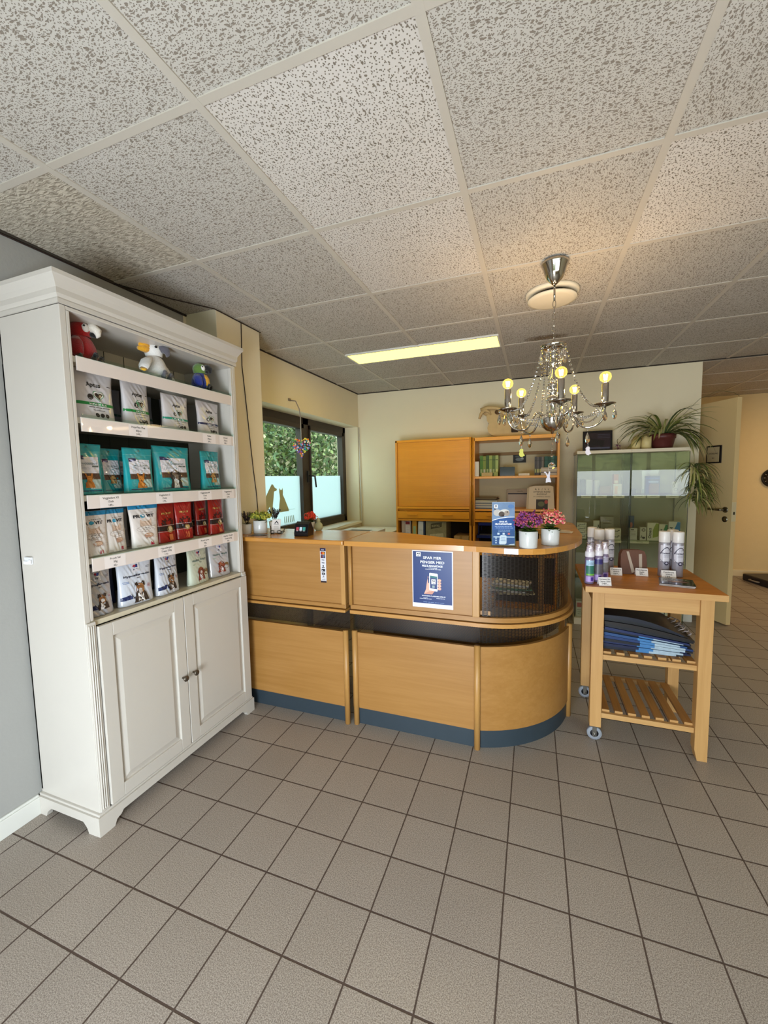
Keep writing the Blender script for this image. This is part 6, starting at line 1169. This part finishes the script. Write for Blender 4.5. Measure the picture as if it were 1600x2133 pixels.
vb('medicine_box', 'small white box standing on other packs, lower left glass shelf', 'box', 1248, 1262, .155, z2, 'd4d0c2', 4.26, .06, eq('Vet'))
vb('medicine_box', 'beige larger box at the back of the lower left glass shelf', 'box', 1266, 1296, .19, z2, 'a39a84', 4.30, .06, lambda m, f, w, h: m.lines(w * .5, h * .8, w * .7, 2, h * .15, .003, DGR, f, .001))
for k in range(2): vb('medicine_box', '%s wide white box in the pair beside the vertical post' % ['lower', 'upper'][k], 'box', 1276, 1304, .05, z2 + k * .051, 'd2ccba', 4.12, .07, eq('Aptus', '23252c'))
vb('medicine_box', 'white box with fine print at the left of the right lower shelf', 'box', 1322, 1339, .105, z2, 'd8d4ca', 4.13, .05, lambda m, f, w, h: (m.rect(w * .2, w * .6, h * .84, h * .92, DGR, f), m.lines(w * .5, h * .7, w * .7, 4, h * .12, .002, DGR, f, .001)))
vb('treat_bag', 'blue pouch standing behind the white box on the lower right shelf', 'bag', 1322, 1338, .205, z2, '2a4a6e', 4.24, .04, lambda m, f, w, h: m.disc(w * .6, h * .6, w * .2, h * .12, P('c86a50', .5), f))
vb('medicine_box', 'narrow white box with a round dark emblem on the lower right shelf', 'box', 1345, 1358, .115, z2, 'd0cbb8', 4.13, .05, lambda m, f, w, h: (m.disc(w * .55, h * .8, w * .3, w * .3, DGR, f), m.disc(w * .55, h * .8, w * .2, w * .2, P('b8b09c', .4), f, .001), m.text('Ear', w * .35, h * .3, h * .16, INK, f, .001, rot=PI / 2), m.disc(w * .6, h * .2, w * .25, w * .2, DGR, f)))
def ot(t_, c_): return lambda m, f, w, h: (m.poly([(w * .5, h * .15), (w, h * .25), (w, h * .98), (w * .75, h * .98), (w * .5, h * .6)], P(c_, .4), f), m.text(t_, w * .36, h * .12, w * .38, P('1a1a1a', .4), f, .001, al='l', wid=h * .6, rot=PI / 2, bold=.03))
vb('medicine_box', 'white box reading Otoact with a green pattern', 'box', 1360, 1383, .155, z2, 'd8d4be', 4.13, .06, ot('Otoact', '8a9a30')); vb('medicine_box', 'white box with a dark green pattern, right of the Otoact box', 'box', 1384, 1401, .145, z2, 'd8d4be', 4.13, .06, ot('Otovu', '1f7a44')); vb('medicine_box', 'white and bright blue box at the right end of the lower shelf', 'box', 1403, 1426, .17, z2, 'd8d6cc', 4.13, .06, ot('Ocryl', '1a78b8'))
for px0, px1, z in ((1214, 1236, z1), (1246, 1270, z1), (1284, 1308, z1), (1328, 1352, z1), (1355, 1380, z1), (1393, 1418, z1), (1278, 1304, z2), (1322, 1362, z2)):
    k = int(px0); m = MB(); m.box(XV(px0), XV(px1), 4.093, 4.0945, z - .024, z + .002, P('ddd6bd', .4)); fm = flat((XV(px0), 4.093, z - .024), (1, 0, 0), (0, 0, 1), (0, -1, 0)); m.lines((XV(px1) - XV(px0)) / 2, .012, .05, 1, .01, .003, DGR, fm, .0006, k)
    tag(m.build('price_label'), 'small white price label clipped to a glass shelf edge', 'price label', 'price labels on the glass shelves')
q = random.Random(77); x = .38; names = ['c9c2b0', 'd8d2c4', 'c07a2c', 'cfc8b6', '8a6a58', 'd4d0c6', 'b9aa90', 'd8a850', 'c4c0b8', 'd0cabc', '7a8a9a', 'cfc8b8']; words = ['first', 'second', 'third', 'fourth', 'fifth', 'sixth', 'seventh', 'eighth', 'ninth', 'tenth', 'eleventh', 'twelfth']
for k, c in enumerate(names):
    w_ = q.uniform(.045, .06)
    if x < .78 and x + w_ > .765: x = .80
    m = MB(); h_ = q.uniform(.13, .17); m.box(x, x + w_, 4.14, 4.22, .061, .061 + h_, P(c, .5)); fm = flat((x, 4.14, .061), (1, 0, 0), (0, 0, 1), (0, -1, 0)); m.rect(w_ * .1, w_ * .9, h_ * .6, h_ * .9, P(q.choice(['e2ddd0', 'b0442c', 'd8b040', '3a4a6a']), .5), fm); m.lines(w_ / 2, h_ * .4, w_ * .7, 3, .02, .004, DGR, fm, .0007, k); x += w_ + .006
    tag(m.build('medicine_box'), words[k] + ' pack from the left on the bottom of the display cabinets', 'box', 'packs on the bottom of the display cabinets')
# ================================================================== TROLLEY
TW = wood('c2955c', 'ad7f45', 'z', .5, name='birch_leg', s=.7); TWx = wood('c69a60', 'a97a42', 'x', .5, name='birch_rail', s=.7); TT = wood('cc8228', 'a5621a', 'x', .4, name='oiled_top', s=.6); TWy = wood('b07a3c', '8f5c28', 'y', .5, name='birch_slat', s=.7)
TR = thing('kitchen_trolley', 'birch kitchen trolley with two slatted shelves and castors beside the counter', 'trolley', (.54, 2.5, 0))
m = MB()
ys = [2.232, 2.325, 2.41, 2.50, 2.595, 2.69, 2.79]
for a, b in zip(ys[:-1], ys[1:]): m.box(.245, .832, a, b - .0006, .80, .83, TT)
m.prism([(.245, 2.2315), (.832, 2.2315), (.832, 2.2322), (.245, 2.2322)], .8005, .8295, TWx); cw(m, 'table_top', TR, .0015)
for x, y, z0 in ((.282, 2.262, .083), (.738, 2.262, 0), (.282, 2.70, .083), (.738, 2.70, 0)):
    m = MB(); x1 = x + .053; m.prism([(x, z0), (x1, z0), (x1, .80), (x, .80)] if z0 else [(x, .055), (x + .012, 0), (x1, 0), (x1, .80), (x, .80)], y, y + .052, TW, lambda a, b, c: (a, c, b)); lg = cw(m, 'leg', TR, .003)
for y in (2.272, 2.716):
    m = MB(); m.box(.335, .738, y, y + .02, .715, .80, TWx); cw(m, 'apron', TR, .0015)
for x in (.295, .758):
    m = MB(); m.box(x, x + .02, 2.314, 2.70, .715, .80, TWy); cw(m, 'apron', TR, .0015)
for zt_, pr in ((.468, 0), (.155, 1)):
    for y in (2.275, 2.712): 
        m = MB(); m.box(.335, .738, y, y + .022, zt_ - .026, zt_, TWx); cw(m, 'shelf_rail', TR, .0015)
    n_ = 7 if pr == 0 else 7
    for k in range(n_):
        x = .342 + k * (.396 - .034) / (n_ - 1); m = MB(); m.box(x, x + .036, 2.30, 2.712, zt_ - .006, zt_ + .011, TWy); m.box(x, x + .036, 2.297, 2.302, zt_ - .012, zt_ + .011, TWx); cw(m, 'slat', TR, .001)
for y in (2.288, 2.726):
    c = (.308, y); m = MB(); MT = P('8f8b84', .3, metal=.9); m.box(.29, .327, y - .018, y + .018, .074, .083, MT); m.box(.295, .3, y - .014, y + .014, .024, .076, MT) if 0 else None
    for dy in (-.016, .013): m.box(.298, .318, y + dy, y + dy + .003, .022, .075, MT)
    ca = cw(m, 'castor', TR, .001); m = MB(); m.T = Matrix.Translation((.308, y, .036)) @ Matrix.Rotation(PI / 2, 4, 'X'); m.lathe([(.020, -.009), (.034, -.010), (.036, -.006), (.036, .006), (.034, .010), (.020, .009)], P('8c8f96', .5), 32, cap=False); m.lathe([(0, -.008), (.022, -.008), (.024, 0), (.022, .008), (0, .008)], P('17171a', .4), 24, cap=False); m.lathe([(0, -.02), (.006, -.02), (.006, .02), (0, .02)], MT, 12, cap=False); m.T = None; cw(m, 'wheel', ca)
# shopping bags
q = random.Random(21); zz = .480; NV = ['0a1020', '0c1638', '101f4c', '0a0d18', '163060', '1f4272', '080b14', '10204e', '0a0c14', '160e0c', '080a10', '0c1020']; SP = P('9fb0bc', .4, noise=.3, nscale=80); n_ = 12
for k in range(n_):
    tl, tr = .0185 * (1 if k < 9 else .8), .0105; m = MB(); zl = .480 + sum([.0155] * k) * 1.0; zr = .480 + .0095 * k; nu = 12; vs = []; fs = []; L_ = .36 + q.uniform(-.02, .03); x0 = .345 + q.uniform(0, .006); y0_, y1_ = 2.33 + q.uniform(-.012, .012), 2.64 + q.uniform(-.02, .02)
    wv = [q.uniform(0, 6.28), q.uniform(.001, .003)]
    def zf(t, top): return .480 + (k + (1 if top else 0)) * (.0152 * (1 - t) + .0093 * t) + .006 * max(0, k + (1 if top else 0) - 8) * math.sin(t * PI) - (.0004 if top else 0)
    for top in (0, 1):
        for i in range(nu + 1):
            t_ = i / nu
            for yy in (y0_, y1_): vs.append((x0 + L_ * t_, yy, zf(t_, top)))
    N2 = 2 * (nu + 1)
    for i in range(nu): a = 2 * i; fs += [(a, a + 1, a + 3, a + 2), (N2 + a, N2 + a + 2, N2 + a + 3, N2 + a + 1), (a, a + 2, N2 + a + 2, N2 + a), (a + 3, a + 1, N2 + a + 1, N2 + a + 3)]
    fs += [(0, N2, N2 + 1, 1), (2 * nu, 2 * nu + 1, N2 + 2 * nu + 1, N2 + 2 * nu)]
    body = P(NV[k], .5)
    m.add(vs, fs, body)
    if k < 7: 
        for i in range(5, 11): a = 2 * i; m.add([Vector(vs[j]) + Vector((0, -.0006, 0)) for j in (a, a + 2, N2 + a + 2, N2 + a)], [(0, 1, 2, 3)], SP if i > 6 else P('3f74a8', .4))
    t = thing('shopping_bag', 'folded dark blue shopping bag, %s of the stack on the trolley shelf' % (['lowest'] + [w + ' from the bottom' for w in words[1:n_ - 1]] + ['topmost'])[k], 'shopping bag', (x0, (y0_ + y1_) / 2, zl), 0, 'folded shopping bags on the trolley'); m.build('folded_body', t, world=True)
    if k in (2, 4, 6, 8, 9, 10, 11):
        m = MB(); xe = x0 + L_; zz_ = zf(1, 1) - .004 + .004 * (k > 7); RP = P('b5a6a0', .7)
        for s_ in range(2): yy = y0_ + .07 + s_ * .12; e = q.uniform(.02, .055) if xe < .73 else .01; m.tube([(xe - .01, yy, zz_), (xe + e * .5, yy - .01, zz_ + .014), (min(xe + e, .735), yy + .02, zz_ + .018), (xe + e * .5, yy + .06, zz_ + .012), (xe - .01, yy + .05, zz_)], .0026, RP, 6)
        m.build('rope_handle', t, world=True)
# spray cans
ST = P('9a969f', .28, metal=.35, name='can_silver'); CP = P('d4cfcb', .35, name='can_cap'); PUR = P('241c34', .4)
def can(x, y, rz, lb):
    t = thing('spray_can', lb, 'spray can', (x, y, .831), rz, 'tall spray cans on the trolley'); r = .0265
    m = MB(); m.lathe([(.022, 0), (.0245, .001), (r, .004), (r, .178), (.0245, .186)], ST, 32); fm = lambda u, v, w=0.: Vector(((r + w) * math.sin(u / r), -(r + w) * math.cos(u / r), v))
    m.rect(-.030, .030, .085, .172, P('c2bfc8', .3), fm, .0002, .006)
    pts = [(-.031 + .062 * k / 16, .128 + .034 * math.sin(PI * k / 16)) for k in range(17)]; m.poly(pts + [(p[0] * .93, p[1] - .0045) for p in reversed(pts)], PUR, fm, .0005, .008)
    pts = [(-.030 + .030 * k / 8, .098 - .026 * math.sin(PI / 2 * k / 8)) for k in range(9)]; m.poly(pts + [(p[0] * .96, p[1] - .004) for p in reversed(pts)], PUR, fm, .0005, .008)
    m.rect(.0285, .0325, .085, .128, PUR, fm, .0005, .006)
    m.text('Centaura', -.001, .125, .013, PUR, fm, .0006, wid=.046, bold=.03, mx=.006); m.lines(0, .118, .036, 3, .005, .0014, P('5a5668', .4), fm, .0006, 3); m.poly([(.002, .141), (.016, .148), (.010, .150), (.016, .156), (.006, .146)], P('4a4658', .4), fm, .0006)
    m.disc(.0, .074, .011, .0105, PUR, fm, .0007, 14, .006); m.disc(0, .075, .006, .005, P('a8a4b4', .4), fm, .001, 10, .006); m.disc(.021, .075, .007, .0075, PUR, fm, .0007, 12, .006); m.disc(.021, .076, .0035, .0035, P('a8a4b4', .4), fm, .001, 8); m.build('can_body', t)
    m = MB(); m.lathe([(.0262, .187), (.0268, .189), (.0268, .241), (.025, .245), (.022, .2455), (.021, .243), (0, .243)], CP, 32); m.build('cap', t)
can(.662, 2.573, .25, 'purple-grey spray can, left one of the pair behind the magazine'); can(.724, 2.57, .25, 'purple-grey spray can, right one of the pair behind the magazine')
can(.405, 2.622, .35, 'spray can standing left of the brown pouch'); can(.350, 2.60, .1, 'spray can behind the foam bottles, middle of the left three'); can(.325, 2.69, 0, 'spray can at the back left corner of the trolley')
can(.72, 2.65, .2, 'spray can hidden behind the pair at the back of the trolley')
# foam pump bottles
def foam(x, y, rz, lb, c1, c2):
    t = thing('foam_bottle', lb, 'foam bottle', (x, y, .831), rz, 'foam pump bottles at the left of the trolley'); r = .0222; m = MB(); LQ_ = P('7a6a84', .15, coat=.5, name='lilac_liquid')
    m.lathe([(.019, 0), (.0215, .002), (r, .008), (r, .125), (.020, .136), (.018, .14)], LQ_, 28); fm = lambda u, v, w=0.: Vector(((r + w) * math.sin(u / r), -(r + w) * math.cos(u / r), v))
    m.rect(-.03, .03, .095, .122, P(c1, .35), fm, .0003, .006); m.rect(-.03, .03, .045, .095, P(c2, .35, noise=.3, nscale=90), fm, .0003, .006); m.rect(-.03, .03, .012, .04, P('a58ac4', .35), fm, .0003, .006); m.lines(0, .114, .04, 3, .006, .0018, INK, fm, .0008, 2); m.rect(-.006, .008, .016, .036, P('4a2f86', .4), fm, .0008, .006); m.rect(-.028, .02, .045, .053, P('6fae3a', .4), fm, .0008, .006) if c2[0] < '5' else None; m.build('bottle_body', t)
    m = MB(); m.lathe([(.0215, .139), (.0225, .142), (.0225, .160), (.018, .170), (.0155, .176), (.0155, .19), (.012, .19)], P('dcd6da', .3), 28); m.tube([(0, 0, .188), (0, 0, .200)], .012, P('dcd6da', .3), 14); m.build('pump', t)
    m = MB(); m.lathe([(.0195, .165), (.0195, .206), (.017, .212), (0, .2125)], pane('f4f0f6', 1.6, 'clear_cap', .05), 24, cap=False); m.build('clear_cap', t)
foam(.268, 2.297, .5, 'foam pump bottle with green and purple label, nearest the front corner', 'a9c4dc', '2f6a5a'); foam(.314, 2.345, .3, 'foam pump bottle with dark label, middle of the three', '3a3470', '5a5458'); foam(.349, 2.405, .2, 'foam pump bottle with dark label, furthest back of the three', 'b8b0c0', '6a6460')
# brown pouch with ribbon handles
t = thing('pouch', 'brown leather-look pouch with pale ribbon straps in the middle of the trolley top', 'pouch', (.52, 2.60, .831), .15); BL = P('5a3624', .5, noise=.3, nscale=18, name='brown_leather')
m = MB(); sec = [(-.064, .0), (.064, .0), (.066, .05), (.062, .105), (.052, .128), (.03, .134), (-.03, .134), (-.056, .132), (-.066, .11), (-.068, .05)]; m.prism(sec, -.022, .022, BL, lambda a, b, c: (a, c * (1.25 - b * 4), b)); m.build('body', t, bevel=.004)
for nm, pts in (('ribbon', [(-.038, .126), (-.026, .126), (.004, .012), (-.012, .008)]), ('ribbon', [(.024, .112), (.040, .114), (.040, .02), (.026, .02)])):
    m = MB(); m.poly(pts, P('a49484', .5), lambda u, v, w: Vector((u, -.022 * (1.25 - v * 4) - w - .001, v)), 0); m.poly([(p[0], p[1]) for p in pts], P('a49484', .5), lambda u, v, w: Vector((u, -.022 * (1.25 - v * 4) - w - .0015, v)), 0); m.build(nm, t)
# price cards
def card(x, y, rz, lines_, lb, w_=.058, h_=.04):
    m = MB(); m.prism([(0, 0), (.0012, 0), (.0162, h_), (.015, h_)], -w_ / 2, w_ / 2, P('dcd5d2', .5), lambda a, b, c: (c, a, b)); k = .015 / h_; fm = lambda u, v, w=0.: Vector((u, v * k - w, v)); m.prism([(.015, h_), (.0162, h_), (.034, 0), (.0328, 0)], -w_ / 2, w_ / 2, P('dcd5d2', .5), lambda a, b, c: (c, a, b))
    for i, s_ in enumerate(lines_): m.text(s_, 0, h_ * (.70 - i * .27), .0105, P('4a4440', .5), fm, .0006, wid=min(w_ * .85, .006 * len(s_)))
    o = m.build('price_card', org=(0, 0, 0)); o.location = (x, y, .831); o.rotation_euler = (0, 0, rz); tag(o, lb, 'price card', 'white price cards on the trolley')
card(.338, 2.262, .18, ['Dermasent Skin', 'Cleanser 200ml', '149,-'], 'white price card in front of the foam bottles, Cleanser'); card(.428, 2.515, .05, ['Centaura', '400ml', '229,-'], 'white price card in front of the left spray cans'); card(.555, 2.535, .0, ['Hundepose', 'Salt', '99,-'], 'white price card in front of the brown pouch'); card(.672, 2.505, .02, ['Centaura', '250ml', '199,-'], 'white price card in front of the pair of spray cans', .066, .042)
m = MB()
for k in range(4): m.T = Matrix.Translation((.675 + k * .0008, 2.405, .831 + k * .003)) @ Matrix.Rotation(-.22 + k * .01, 4, 'Z'); m.box(-.072, .072, -.073, .068, 0, .0028, P(['b9b0ac', '8a8480', 'c4bcb8', '241a1a'][k], .25))
fm = lambda u, v, w=0.: Vector((u, v, .0028 + w)); m.rect(-.071, .071, -.072, .067, P('1c1316', .15, coat=.5), fm, .0003); m.disc(.005, -.01, .045, .022, P('6a4436', .3), fm, .0006); m.disc(.0, -.008, .02, .012, P('b0907c', .3), fm, .0009); m.text('Ditt Kjære', -.004, .03, .022, P('b0a090', .3), fm, .0012, wid=.10); m.T = None
tag(m.build('magazine'), 'stack of dark glossy booklets on the front of the trolley top', 'booklets')
